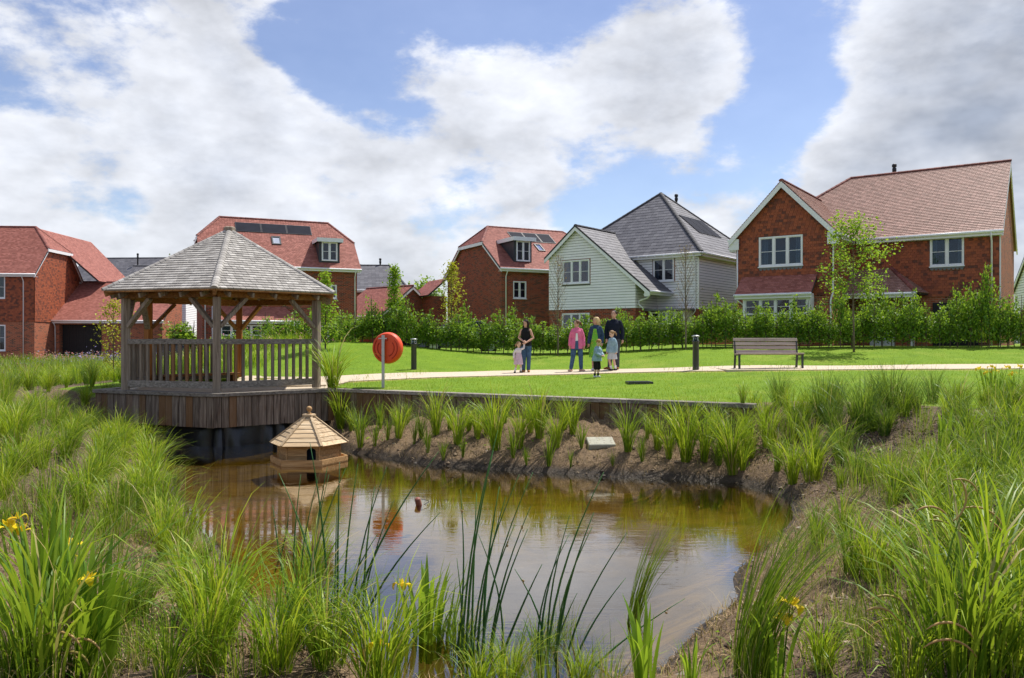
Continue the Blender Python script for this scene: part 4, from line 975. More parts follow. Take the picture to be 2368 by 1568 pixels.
# --- slate roofed neighbours and the brick garage further back
def plain_gable_house(name, loc, rz, label, L, D, zE, zR, wallmat, roofmat, hip=0, course=.25, width=.33, clad=None, cat='house', trim='white_upvc', door=False):
    h = empty(name, loc, rz, label, cat)
    for sgn in (0, 1):
        v0, v1 = (0, D/2) if not sgn else (D, D/2)
        roof_face(h, [(0, v0, zE), (L, v0, zE), (L-hip, v1, zR), (hip, v1, zR)], roofmat, course, width, .018, tiles=not sgn, basemat='dark_grey_trim' if not sgn else roofmat)
    if hip:
        for u, s in ((0, 1), (L, -1)):
            roof_face(h, [(u, 0, zE), (u, D, zE), (u+s*hip, D/2, zR)], roofmat, course, width, .018)
            ridge_line(h, (u, 0, zE), (u+s*hip, D/2, zR), 'ridge_dark' if 'slate' in roofmat else 'ridge_red', .1)
    ridge_line(h, (hip, D/2, zR), (L-hip, D/2, zR), 'ridge_dark' if 'slate' in roofmat else 'ridge_red', .1)
    zt = zE-.05
    fw = Fr((0, .25, 0), (1, 0, 0), (0, -1, 0)); wl = wall(h, 'front_wall', fw, [(.2, -1), (L-.2, -1), (L-.2, zt), (.2, zt)], [], wallmat)
    for u, s in ((L-.2, 1), (.2, -1)):
        fr = Fr((u, 0, 0), (0, s, 0), (s, 0, 0)); P = [(s*.25, -1), (s*(D-.25), -1), (s*(D-.25), zt)]+([] if hip else [(s*D/2, zR-.15)])+[(s*.25, zt)]
        gw = wall(h, 'gable_wall', fr, P, [], wallmat)
        if clad: boards(gw, Fr((u+s*.002, 0, 0), (0, s, 0), (s, 0, 0)), [(p[0], max(p[1], 0)) for p in P], [], .16)
        if not hip:
            x = u+s*.2; barge(h, (x, -.02, zE-.05), (x, D/2, zR-.05), trim, out=(-s, 0, 0)); barge(h, (x, D/2, zR-.05), (x, D+.02, zE-.05), trim, out=(-s, 0, 0))
    if clad: boards(wl, Fr((0, .248, 0), (1, 0, 0), (0, -1, 0)), [(.2, 0), (L-.2, 0), (L-.2, zt-.1), (.2, zt-.1)], [], .16)
    wall(h, 'back_wall', Fr((0, D-.25, 0), (-1, 0, 0), (0, 1, 0)), [(-L+.2, -1), (-.2, -1), (-.2, zt), (-L+.2, zt)], [], wallmat)
    gutter(h, (0, 0, zE), (L, 0, zE))
    return h
gG = plain_gable_house('brick_garage', (-13.35, 59.5, 0), -.736, 'low brick garage with red roof and pale gable edge, between the houses', 5.5, 6.2, 2.7, 4.95, 'brick_red', 'roof_red', 0, .118, .165, cat='garage')
m = MB(); m.box(-.02, .03, 1.4, 4.6, -.8, 1.9, Fr((5.3, 0, 0), (1, 0, 0), (0, 1, 0))); m.build('garage_door', 'garage_black', gG)
gF = plain_gable_house('slate_house', (-15.5, 67, 0), .05, 'far house with dark slate hipped roof and flue, between two brick houses', 6.8, 8.5, 5.2, 7.65, 'brick_red', 'slate_grey', 2.1, .3)
flue(gF, (3.9, 4.25, 7.4), .9)
gH = plain_gable_house('slate_house', (-45.5, 80, 0), -.05, 'far house with long grey slate roof, left of the gazebo roof', 10.5, 9, 6.2, 9.6, 'brick_red', 'slate_grey', 0, .3)
flue(gH, (6.3, 3.4, 8.9), 1.1)
gI = plain_gable_house('weatherboarded_house', (-33.5, 68, 0), .15, 'white weatherboarded house seen through the gazebo', 5.5, 7, 4.9, 7.6, 'white_board', 'slate_grey', 0, .3, clad=True)
window(gI, Fr((0, .22, 0), (1, 0, 0), (0, -1, 0)), 3.6, 4.6, 2.9, 3.9, 2)
plain_gable_house('garden_store', (-33.6, 64, 0), .15, 'low grey slate lean-to beside the white house seen through the gazebo', 5.0, 3.0, 1.3, 3.0, 'white_board', 'slate_grey', 1.4, .25, cat='outbuilding')
plain_gable_house('weatherboarded_house', (31.2, 47, 0), -.3, 'white gabled house peeping out past the right-hand brick wall', 6, 6, 4.1, 6.3, 'white_board', 'slate_grey', 0, .3, clad=True)

# ------------------------------------------------------------------ timber deck, retaining wall, gazebo
def plank_run(parent, a, b, z0, z1, w, mat, th=.03, seed=0, name='plank'):
    a, b = Vector(a), Vector(b); d = (b-a); L_ = d.length; n = int(round(L_/w)); w = L_/n; s = d.normalized(); nrm = Vector((s.y, -s.x)); rnd = random.Random(seed)
    for i in range(n):
        m = MB(); j = rnd.random()*.008; g = .004+rnd.random()*.004
        m.box(g, w-g, -th, j, 0, z1-z0, Fr((0, 0, 0), (s.x, s.y, 0), (nrm.x, nrm.y, 0)))
        o = m.build(name, mat, parent); o.location = (a.x+s.x*i*w-parent.location.x, a.y+s.y*i*w-parent.location.y, z0-parent.location.z-rnd.random()*.012)
def cap_run(parent, pts, z0, z1, back, front, mat, seg=2.4, name='capping', closed=False):
    """capping boards along a line, mitred where it turns"""
    P = [Vector(p) for p in pts]; off = []
    for i, p in enumerate(P):
        ds = []
        if i > 0: ds.append((P[i]-P[i-1]).normalized())
        if i < len(P)-1: ds.append((P[i+1]-P[i]).normalized())
        ns = [Vector((d.y, -d.x)) for d in ds]; n = sum(ns, Vector((0, 0))).normalized(); off.append(n/max(.3, n.dot(ns[0])))
    for i in range(len(P)-1):
        L_ = (P[i+1]-P[i]).length; k = max(1, int(round(L_/seg)))
        for q in range(k):
            t0, t1 = q/k+(.0012 if q else 0), (q+1)/k-(.0012 if q < k-1 else 0); quad = []
            for t, sgn in ((t0, front), (t1, front), (t1, -back), (t0, -back)):
                p = P[i].lerp(P[i+1], t)+off[i].lerp(off[i+1], t)*sgn; quad.append((p.x-parent.location.x, p.y-parent.location.y))
            m = MB(); m.prism(quad, z0-parent.location.z, z1-parent.location.z); m.build(name, mat, parent, bevel=.006)
def cap_material_axis(): pass
deck = empty('timber_deck', (-6.27, 16.74, -.82), 0, 'timber-clad deck edge over the pond, under the gazebo', 'deck')
plank_run(deck, (-9.47, 18.1), (-6.27, 16.74), -.82, -.17, .19, 'fascia_plank', seed=1)
plank_run(deck, (-6.27, 16.74), (-4.1, 18.42), -.82, -.17, .165, 'fascia_plank', seed=2)
plank_run(deck, (-9.2, 20.0), (-9.47, 18.1), -.82, -.17, .19, 'fascia_plank', seed=3)
cap_run(deck, [(-9.2, 20.0), (-9.47, 18.1), (-6.27, 16.74), (-4.1, 18.42)], -.17, -.095, .24, .05, 'oak_rail_x')
m = MB(); cxy = Vector((-6.6, 19.6)); m.prism([((x-cxy.x)*.955+cxy.x+6.27, (y-cxy.y)*.955+cxy.y-16.74) for x, y in DECK], .55, .705); m.build('floor', 'path_gravel', deck)
def liner():
    pts = [Vector(p) for p in ((-9.25, 18.25), (-6.25, 17.0), (-4.2, 18.65), (-3.7, 18.4))]; V = []; F_ = []; k = 0
    line = []
    for i in range(3):
        n = 60
        for q in range(n): line.append((pts[i].lerp(pts[i+1], q/n), (pts[i+1]-pts[i]).normalized()))
    for j, (p, s) in enumerate(line):
        nn = Vector((s.y, -s.x))
        for z, am in ((-.80, .01), (-.95, .035), (-1.12, .05), (-1.30, .07), (-1.75, .12)):
            o = nn*(am*(.6+math.sin(j*.55+math.sin(j*.21)*2)*1.0)+(-.8-z)*.08); V.append((p.x+o.x+6.27, p.y+o.y-16.74, z+.82))
    for j in range(len(line)-1):
        for q in range(4): a = j*5+q; F_.append((a, a+5, a+6, a+1))
    return obj('liner', np_mesh('liner', V, np.array(F_)[:, ::-1]), 'liner_black', deck, True)
liner()
rw = empty('retaining_wall', (WALL_A.x, WALL_A.y, -.8), 0, 'low timber retaining wall with capping between lawn and pond bank', 'wall')
plank_run(rw, WALL_A, WALL_B, -.80, -.17, .19, 'wall_plank', seed=5)
wd = (WALL_B-WALL_A).normalized(); wn = Vector((-wd.y, wd.x))
plank_run(rw, WALL_B, WALL_B+wn*.25, -.80, -.17, .125, 'wall_plank', seed=6)
cap_run(rw, [WALL_A+wd*.0, WALL_B+wd*.04], -.17, -.095, .22, .05, 'oak_rail_x')

def gazebo():
    gz = empty('gazebo', (-6.93, 19.53, -.10), .235, 'six-sided oak gazebo with shingle roof and balustrade on the pond deck', 'gazebo')
    Rp, S = 2.40, PI/3; V = lambda k, r, z: Vector((r*math.sin(k*S), -r*math.cos(k*S), z)); pw = .155
    for k in range(6):
        a = k*S; m = MB(); m.box(-pw/2, pw/2, -pw/2, pw/2, 0, 2.06, Fr((0, 0, 0), (math.cos(a), math.sin(a), 0), (-math.sin(a), math.cos(a), 0)))
        o = m.build('post', 'oak_warm_v' if k in (2, 3, 4) else 'oak_post', gz, bevel=.008); o.location = V(k, Rp, 0)
        if k in (2, 3, 4): o['label'] = 'post of fresher warm brown oak'
    def on_side(k):
        p, q = V(k, Rp, 0), V(k+1, Rp, 0); return p, q, (q-p).normalized()
    for k in range(6):
        p, q, s = on_side(k); n = Vector((s.y, -s.x, 0)); warm = k in (2, 3)
        m = MB(); m.beam(V(k, Rp+.02, 2.14), V(k+1, Rp+.02, 2.14), .13, .16); m.build('beam', 'oak_warm_x', gz)
        for e, sg in ((p, 1), (q, -1)):
            pts = []
            for t in range(7):
                an = t/6*PI/2; pts.append(e+s*sg*(.06+.56*(1-math.cos(an))**.9)+Vector((0, 0, 1.50+.56*math.sin(an)**.9)))
            m = MB()
            for t in range(6):
                m.beam(pts[t], pts[t+1]+(pts[t+1]-pts[t])*.06, .075, .12, up=n)
            # straight backed brace: fill between the curve and a chord
            m2 = MB(); A = e+s*sg*.07; m2.beam(A+Vector((0, 0, 1.42)), e+s*sg*.66+Vector((0, 0, 2.05)), .075, .125, up=n)
            o = m2.build('brace', 'oak_warm_x' if k in (2, 3) else 'oak_post', gz)
        if k in (0, 5, 4, 3):
            if True:
                L_ = (q-p).length; fr = Fr(p, s, n)
                m = MB(); m.box(.07, L_-.07, -.035, .035, 1.035, 1.15, fr); m.build('top_rail', 'oak_rail_x', gz, bevel=.006)
                m = MB(); m.box(.07, L_-.07, -.035, .035, .08, .225, fr); m.build('bottom_rail', 'oak_rail_x', gz, bevel=.006)
                nb = 12; rnd = random.Random(k)
                for i in range(nb):
                    c = .07+(L_-.14)*(i+1)/(nb+1); m = MB(); m.box(-.029, .029, -.026, .026, .22, 1.04, Fr((0, 0, 0), s, n)); o = m.build('baluster', 'oak_weathered_v', gz); o.location = p+s*(c+rnd.uniform(-.006, .006))
    # a bench inside along the back left
    p, q, s = on_side(3); n = Vector((s.y, -s.x, 0)); fr = Fr(p, s, n); L_ = (q-p).length
    m = MB(); m.box(.2, L_-.2, -.55, -.15, .20, .25, fr); m.box(.3, .4, -.5, -.2, 0, .2, fr); m.box(L_-.4, L_-.3, -.5, -.2, 0, .2, fr); m.build('seat', 'oak_warm_x', gz)
    # roof
    Re, ze, za = 2.855, 2.21, 3.82
    rf = MB(); E_ = [V(k, Re, ze) for k in range(6)]; ap = Vector((0, 0, za))
    rf.add(E_+[ap]+[e-Vector((0, 0, .035)) for e in E_]+[ap-Vector((0, 0, .05))], [(k, (k+1) % 6, 6) for k in range(6)]+[((k+1) % 6+7, k+7, 13) for k in range(6)]+[(k, k+7, (k+1) % 6+7, (k+1) % 6) for k in range(6)])
    rf = rf.build('roof', 'oak_warm_x', gz)
    for k in range(6):
        fr, pl = slope_frame([E_[k], E_[(k+1) % 6], ap]); front = k in (0, 5)
        tile_field(rf, fr, pl, (), .11, .14, .030, 'shingle', 150 if front else 0, 'shingle', 'shingles', (pl[1][0]*.5, .9), lap=1.3, jit=.06, wvar=.4, lift=.002)
    for k in range(6):
        ridge_line(rf, V(k, Re+.03, ze+.01), ap+Vector((0, 0, .0)), 'shingle', .085, .125, 'hip_cap', .02)
    for k in range(6):
        p, q = V(k, Re-.06, ze-.10), V(k+1, Re-.06, ze-.10); s = (q-p).normalized()
        for t in (.12, .31, .5, .69, .88):
            c = p.lerp(q, t); m = MB(); n = Vector((s.y, -s.x, 0)); m.beam(c-n*.45+Vector((0, 0, .16)), c+Vector((0, 0, -.01)), .05, .10); m.build('rafter', 'oak_post', gz)
        m = MB(); m.beam(V(k, Rp-.3, ze+.20), V(k, Re-.02, ze-.07), .07, .12); m.build('hip_rafter', 'oak_warm_x', gz)
    m = MB(); m.lathe([(.13, -.10), (.14, -.02), (.14, .06), (.10, .085), (.001, .09)], ap, 6); m.build('finial', 'oak_post', gz)
gazebo()

# ------------------------------------------------------------------ floating duck house
def duck_house():
    d = 15.0; dk = empty('duck_house', ((715-CPX)/FPX*d, d, WZ), .03, 'hexagonal wooden duck house floating on the pond', 'duck house'); dk.scale = (1.03, 1.03, 1.03)
    S = PI/3; V = lambda k, r, z: Vector((r*math.cos(k*S), r*math.sin(k*S), z))
    m = MB(); m.prism([(v.x, v.y) for v in [V(k, .70, 0) for k in range(6)]], -.06, .055); m.build('platform', 'duck_wood', dk)
    for k in range(6):
        a, b = V(k, .70, 0), V(k+1, .70, 0); s = (b-a).normalized(); n = Vector((s.y, -s.x, 0)); L_ = (b-a).length
        m = MB(); m.box(.0, L_, -.022, .006, .02, .105, Fr(a, s, n)); m.build('kerb_board', 'duck_wood', dk)
        a, b = V(k, .555, .055), V(k+1, .555, .055); s = (b-a).normalized(); n = Vector((s.y, -s.x, 0)); L_ = (b-a).length; fr = Fr(a, s, n)
        door = (k == 4); z = 0.; hs = [.10, .098, .10]
        for hh in hs:
            segs = [(.0, L_)] if not door else [(.0, L_*.615), (L_*.90, L_)]
            for s0, s1 in segs: m = MB(); m.box(s0+.002, s1-.002, -.018, random.Random(k+z).random()*.004, z+.002, z+hh-.002, fr); m.build('wall_plank', 'duck_wood', dk)
            z += hh
        if door:
            m = MB(); c, r_ = L_*.757, L_*.143; N_ = 8
            arc = [(c+r_*math.cos(PI*i/N_), .19+r_*.75*math.sin(PI*i/N_)) for i in range(N_+1)]
            P = [(L_*.615, .298), (L_*.90, .298)]
            q0 = [fr.p(x, .003, z_) for x, z_ in arc]; top = [fr.p(x, .003, .298) for x, z_ in arc]
            m.add(q0+top, [(i, i+N_+1, i+N_+2, i+1) for i in range(N_)])
            m.build('door_arch', 'duck_wood', dk)
            m = MB(); m.box(L_*.55, L_*.95, -.30, -.28, 0, .3, fr); m.box(L_*.55, L_*.56, -.28, -.02, 0, .3, fr); m.box(L_*.94, L_*.95, -.28, -.02, 0, .3, fr); m.build('door_interior', 'room_dark', dk)
            m = MB(); m.box(L_*.60, L_*.92, .0, .02, -.0, .022, fr); m.build('threshold', 'duck_wood', dk)
        m = MB(); m.box(-.014, .014, -.012, .012, 0, .30); o = m.build('corner_post', 'duck_wood', dk); o.location = V(k, .562, .055); o.rotation_euler = (0, 0, k*S)
    ze, za, Re, rt = .335, .815, .70, .07; n = 7
    for k in range(6):
        for i in range(n):
            t0, t1 = i/n, (i+1.12)/n if i < n-1 else 1.; r0, r1 = Re+(rt-Re)*t0, Re+(rt-Re)*t1; z0, z1 = ze+(za-ze)*t0, ze+(za-ze)*t1
            a, b, c, e = V(k, r0, z0), V(k+1, r0, z0), V(k+1, r1, z1), V(k, r1, z1); nn = (b-a).cross(e-a).normalized()
            P = [a+nn*.020, b+nn*.020, c+nn*.010, e+nn*.010, a, b, c, e]
            m = MB(); m.add(P, [(0, 1, 2, 3), (4, 5, 1, 0), (5, 6, 2, 1), (6, 7, 3, 2), (7, 4, 0, 3), (7, 6, 5, 4)]); m.build('roof_plank', 'duck_roof', dk)
        m = MB(); m.beam(V(k, Re+.012, ze+.022), V(k, rt, za+.028), .045, .022); m.build('hip_batten', 'duck_roof', dk)
    m = MB(); m.prism([(v.x, v.y) for v in [V(k, .125, 0) for k in range(6)]], za+.01, za+.045); m.build('cap', 'duck_roof', dk)
    m = MB(); m.lathe([(.05, 0), (.05, .012), (.025, .025), (.022, .05), (.038, .062), (.05, .085), (.052, .10), (.045, .125), (.025, .143), (.001, .15)], (0, 0, za+.045), 14); m.build('finial', 'duck_wood', dk, True)
duck_house()

# ------------------------------------------------------------------ life ring housing, bollards, bench, small fittings
def life_ring():
    d = 18.5; x = (886-CPX)/FPX*d; z0 = H1(x, d)
    st = empty('life_ring_stand', (x, d, z0), 0, 'orange life ring housing on a grey metal post behind the timber wall', 'life ring')
    m = MB(); m.box(-.032, .032, -.03, .03, -.1, 1.22); m.build('post', 'metal_galv', st)
    m = MB(); m.box(-.105, .085, -.045, -.031, 1.13, 1.155); m.build('bracket', 'metal_galv', st)
    hz = EYE-(805-CPY)/FPX*d-z0; h = MB()
    # rounded drum, its flat back to the pond
    prof = [(.001, -.10), (.26, -.10), (.30, -.098), (.333, -.085), (.352, -.06), (.362, -.03), (.368, .01), (.370, .05), (.358, .085), (.32, .10), (.001, .105)]
    h.lathe(prof, (0, 0, 0), 72, 'y'); ho = h.build('housing', 'orange_plastic', st, False); ho.location = (.075, .16, hz); ho.rotation_euler = (0, 0, -.22)
    for r_, a0, a1 in ((.285, 100, 250), (.285, -70, 80), (.205, 120, 245), (.205, -65, 60)):
        if r_ == .285 and a0 == 100: a0, a1 = 140, 238
        elif r_ == .285: a0, a1 = -58, 40
        elif a0 == 120: a0, a1 = 142, 248
        else: a0, a1 = -68, 38
        pts = [(r_*math.cos(math.radians(a0+(a1-a0)*i/16)), -.1005, r_*math.sin(math.radians(a0+(a1-a0)*i/16))) for i in range(17)]
        g = MB(); g.tube(pts, .0125, 8); o = g.build('groove', 'orange_recess_shade', ho, True); o.scale = (1, 1, 1)  # slightly raised arcs, their darker colour painting the shade of a recess
    g = MB(); g.tube([(.055*math.cos(a*PI/8), -.101, .195+.028*math.sin(a*PI/8)) for a in range(16)]+[(.055, -.101, .195)], .010, 8); g.build('hand_hold', 'orange_recess_shade', ho, True)
life_ring()
def bollard(px, d, h, label):
    x = (px-CPX)/FPX*d; b = empty('bollard_light', (x, d, H1(x, d)), 0, label, 'bollard', 'bollard lights along the footpath')
    m = MB(); m.lathe([(.092, -.1), (.090, .0), (.088, h-.20), (.092, h-.195), (.105, h-.19), (.105, h-.165), (.085, h-.16)], n=20); m.build('post', 'metal_dark', b, True)
    m = MB(); m.lathe([(.070, h-.16), (.070, h-.04)], n=18); m.build('lens', 'window_glass', b, True)
    m = MB(); m.lathe([(.022, h-.16), (.022, h-.05)], n=10); m.build('lamp_core', 'metal_galv', b, True)
    for k in range(4): m = MB(); a = k*PI/2+.4; m.box(-.006, .006, -.006, .006, h-.165, h-.035); o = m.build('stay', 'metal_galv', b); o.location = (.084*math.cos(a), .084*math.sin(a), 0)
    m = MB(); m.lathe([(.085, h-.045), (.112, h-.04), (.114, h-.02), (.06, h-.004), (.001, h)], n=20); m.build('cap', 'metal_galv', b, True)
bollard(957, 25.4, .99, 'dark grey bollard light just right of the orange life ring'); bollard(1609, 22.4, 1.0, 'dark grey bollard light left of the bench')
def bench():
    d = 22.2; x = (1777-CPX)/FPX*d; z = H1(x, d)+.0; L_ = 1.80
    b = empty('park_bench', (x, d, z), .0, 'wooden slatted park bench with dark metal legs beside the path', 'bench')
    pv = empty  # noqa
    for i in range(4):
        m = MB(); m.box(-L_/2, L_/2, -.018, .018, -.044, .044); o = m.build('back_slat', 'bench_slat', b, bevel=.006); o.location = (0, .23+.022*i, .47+i*.112); o.rotation_euler = (-.2, 0, 0)
    for i in range(4):
        m = MB(); m.box(-L_/2-.01, L_/2+.01, -.045, .045, -.018, .018); o = m.build('seat_slat', 'bench_slat', b, bevel=.006); o.location = (0, -.22+i*.105, .425-.008*i)
    for sx in (-1, 1):
        m = MB(); xx = sx*(L_/2-.03)
        m.beam((xx, .26, 0), (xx, .20, .40), .05, .05, (1, 0, 0)); m.beam((xx, .20, .40), (xx, .32, .86), .05, .035, (1, 0, 0)); m.build('rear_leg', 'metal_dark', b)
        m = MB(); m.beam((xx, -.22, 0), (xx, -.20, .405), .05, .05, (1, 0, 0)); m.build('front_leg', 'metal_dark', b)
        m = MB(); m.beam((xx, -.26, .385), (xx, .24, .375), .048, .035); m.build('seat_bracket', 'metal_dark', b)
    # paved pad it stands on
    V = [(x-1.35, d-.75), (x+1.35, d-.75), (x+1.35, d+.42), (x-1.35, d+.42)]
    m = MB(); zs = sum(H1(a, c) for a, c in V)/4; m.prism(V, zs-.3, zs+.026); o = m.build('paving', 'path_gravel'); tag(o, kind='structure'); b.location.z = zs+.026
bench()
def grate():
    p = hit(1478, 887); g = empty('drain_grate', (p.x, p.y, p.z), .05, 'dark metal drain grating lying in the lawn', 'grate')
    m = MB(); w, l = .30, .22
    m.box(-w, w, -l, -l+.03, 0, .05); m.box(-w, w, l-.03, l, 0, .05); m.box(-w, -w+.03, -l+.03, l-.03, 0, .05); m.box(w-.03, w, -l+.03, l-.03, 0, .05); m.build('frame', 'metal_dark', g)
    for i in range(11): m = MB(); m.box(-.012, .012, -l+.03, l-.03, .0, .055); o = m.build('bar', 'metal_dark', g); o.location = (-w+.06+i*.048, 0, 0)
    m = MB(); m.box(-w+.03, w-.03, -l+.03, l-.03, -.02, .004); m.build('pit', 'room_dark', g)
grate()
def outfall():
    p = hit(1393, 1040); s = empty('outfall_slab', (p.x, p.y, p.z+.01), .08, 'pale concrete outfall slab set with pebbles in the bank', 'slab')
    m = MB(); m.box(-.24, .24, 0, .34, -.12, .05); o = m.build('slab', 'concrete_pale', s, bevel=.012); o.rotation_euler = (.30, 0, 0)
    rnd = random.Random(3)
    for i in range(12):
        m = MB(); m.ball((0, 0, 0), (rnd.uniform(.025, .045), rnd.uniform(.025, .04), .012), 8, 5); q = m.build('pebble', 'stone_pale', s, True); q.location = (-.19+(i % 4)*.125+rnd.uniform(-.02, .02), .08+(i//4)*.1, .066+(i//4)*.031)
    pass
outfall()
def floater():
    x, y = gp(968, 1168); s = empty('floating_bottle', (x, y, WZ), .5, 'brown clay bottle bobbing on the pond', 'bottle')
    m = MB(); m.lathe([(.001, -.1), (.035, -.1), (.042, -.08), (.042, .07), (.035, .085), (.001, .09)], n=14); o = m.build('body', 'terracotta', s, True); o.rotation_euler = (.2, -.35, 0); o.location = (0, 0, .02)
    m = MB(); m.tube([(.03, 0, .08), (.14, 0, .05), (.16, 0, .03), (.08, 0, -.0)], .004, 5); m.build('wire', 'metal_dark', s)
floater()
def stones():
    rnd = random.Random(9)
    for i, (px, py, w, lab) in enumerate(((236, 846, 1.3, 'long flat pale stone on top of the bank left of the gazebo'), (246, 853, .9, 'short pale stone below the long one left of the gazebo'), (262, 847, .7, 'small pale boulder nearest the gazebo on the left bank'))):
        p = hit(px, py); m = MB(); bm = bmesh.new(); bmesh.ops.create_icosphere(bm, subdivisions=2, radius=1)
        for v in bm.verts: v.co = Vector((v.co.x*w*.5, v.co.y*.25, v.co.z*.12))*(1+rnd.uniform(-.12, .12))
        me = bpy.data.meshes.new('boulder'); bm.to_mesh(me); bm.free(); o = obj('boulder', me, 'stone_pale'); o.location = (p.x, p.y, p.z+.06); tag(o, lab, 'stone')
stones()
def fence(name, a, b, z0, h, label):
    a, b = Vector(a), Vector(b); f = empty(name, (a.x, a.y, z0), math.atan2(b.y-a.y, b.x-a.x), label, 'fence'); L_ = (b-a).length; n = int(L_/.15)
    for i in range(n):
        m = MB(); m.box(0, .145, -.01, .01, 0, h-.02*(i % 3 == 0)); o = m.build('fence_board', 'fence_wood', f); o.location = (i*.15, .008*(i % 2), 0)
    for k in range(int(L_/1.83)+1): m = MB(); m.box(-.05, .05, .02, .12, -.2, h+.05); o = m.build('fence_post', 'fence_wood', f); o.location = (min(k*1.83, L_), 0, 0)
    m = MB(); m.box(0, L_, -.03, .04, h, h+.03); m.build('fence_cap', 'fence_wood', f)
fence('wooden_fence', (-31, 60), (-24.6, 59.5), -.5, 2.35, 'brown board fence seen through the gazebo')
fence('wooden_fence', (11.6, 39.0), (14.6, 38.6), .4, 1.75, 'tan board fence between the white house and the gabled brick house')
fence('wooden_fence', (20.4, 31.8), (27, 30.5), .4, 1.75, 'tan board fence at the far right behind the hedge')
def car(name, loc, rz, paint, label):
    c = empty(name, loc, rz, label, 'car'); m = MB()
    prof = [(-2.05, .30), (-2.1, .62), (-1.95, .92), (-1.25, 1.02), (-.55, 1.46), (.9, 1.50), (1.65, 1.10), (2.0, 1.0), (2.08, .55), (2.02, .30)]
    V = []
    for y, k in ((-.84, .90), (-.78, 1), (.78, 1), (.84, .90)):
        for x, z in prof: V.append((x*(.985 if abs(y) > .8 else 1), y*(1 if z < .95 else .86), z if abs(y) < .8 else z*.985))
    n = len(prof); F_ = [tuple(range(n))[::-1], tuple(range(3*n, 4*n))]
    for j in range(3):
        for i in range(n): F_.append((j*n+i, j*n+(i+1) % n, (j+1)*n+(i+1) % n, (j+1)*n+i))
    m.add(V, F_); b = m.build('body', paint, c, False)
    for sy in (-1, 1):
        for q in ([(-1.12, 1.03), (-.52, 1.40), (.15, 1.43), (.15, 1.03)], [(.22, 1.03), (.22, 1.43), (.85, 1.44), (1.4, 1.12), (1.4, 1.03)]):
            g = MB(); P = [(x, sy*(.725+(1.45-z)*.05), z) for x, z in q]; g.add(P+[(x, y-sy*.03, z) for x, y, z in P], [tuple(range(len(q))), tuple(range(2*len(q)-1, len(q)-1, -1))]); g.build('side_window', 'solar_dark', c)
        for x in (-1.3, 1.3):
            w = MB(); w.lathe([(.001, -.1), (.31, -.1), (.33, -.06), (.33, .06), (.31, .1), (.001, .1)], (0, 0, 0), 20, 'y'); o = w.build('wheel', 'tyre', c, True); o.location = (x, sy*.78, .33)
            w = MB(); w.lathe([(.001, -.108), (.2, -.108), (.2, .108), (.001, .108)], (0, 0, 0), 12, 'y'); w.build('rim', 'metal_galv', o)
        l = MB(); l.box(1.98, 2.09, sy*.55-.15, sy*.55+.15, .78, .92); l.build('tail_light', 'tail_red', c)
    g = MB(); g.add([(-1.22, -.6, 1.045), (-1.22, .6, 1.045), (-.58, .55, 1.455), (-.58, -.55, 1.455)], [(0, 1, 2, 3)]); o = g.build('windscreen', 'solar_dark', c); o.location = (-.03, 0, .01)
    g = MB(); g.add([(1.62, -.6, 1.13), (1.62, .6, 1.13), (.95, .55, 1.475), (.95, -.55, 1.475)], [(3, 2, 1, 0)]); o = g.build('rear_window', 'solar_dark', c); o.location = (.03, 0, .01)
car('parked_car', (-24.6, 55.5, -.42), .1, 'car_black', 'black car parked behind the gazebo')
car('parked_car', (-2.4, 37.2, .38), .15, 'car_silver', 'silver car glimpsed through the hedge')
def road():
    V = [(-9, 33.2), (4, 32.6), (12, 33.2), (12, 36.4), (4, 36.4), (-9, 37.6)]
    m = MB(); m.prism(V, -.4, .415); t = NT('asphalt'); v = t.coord('Object'); t.done(t.bsdf(t.mix(t.noise(v, 40, 3, .7), (.10, .10, .10), (.20, .19, .18)), .9))
    o = m.build('road', 'asphalt'); tag(o, kind='structure')
    m = MB(); m.prism([(-30, 46), (-6, 44), (-6, 62), (-30, 62)], -.9, -.36); o = m.build('drive', 'asphalt'); tag(o, kind='structure')
road()
m = MB(); p = hit(252, 822, 58); m.box(-.35, .35, -.25, .25, 0, .4); o = m.build('wooden_box', 'box_wood'); o.location = (-27.6, 52, -.42); tag(o, 'plain tan wooden box beside the garage', 'box')

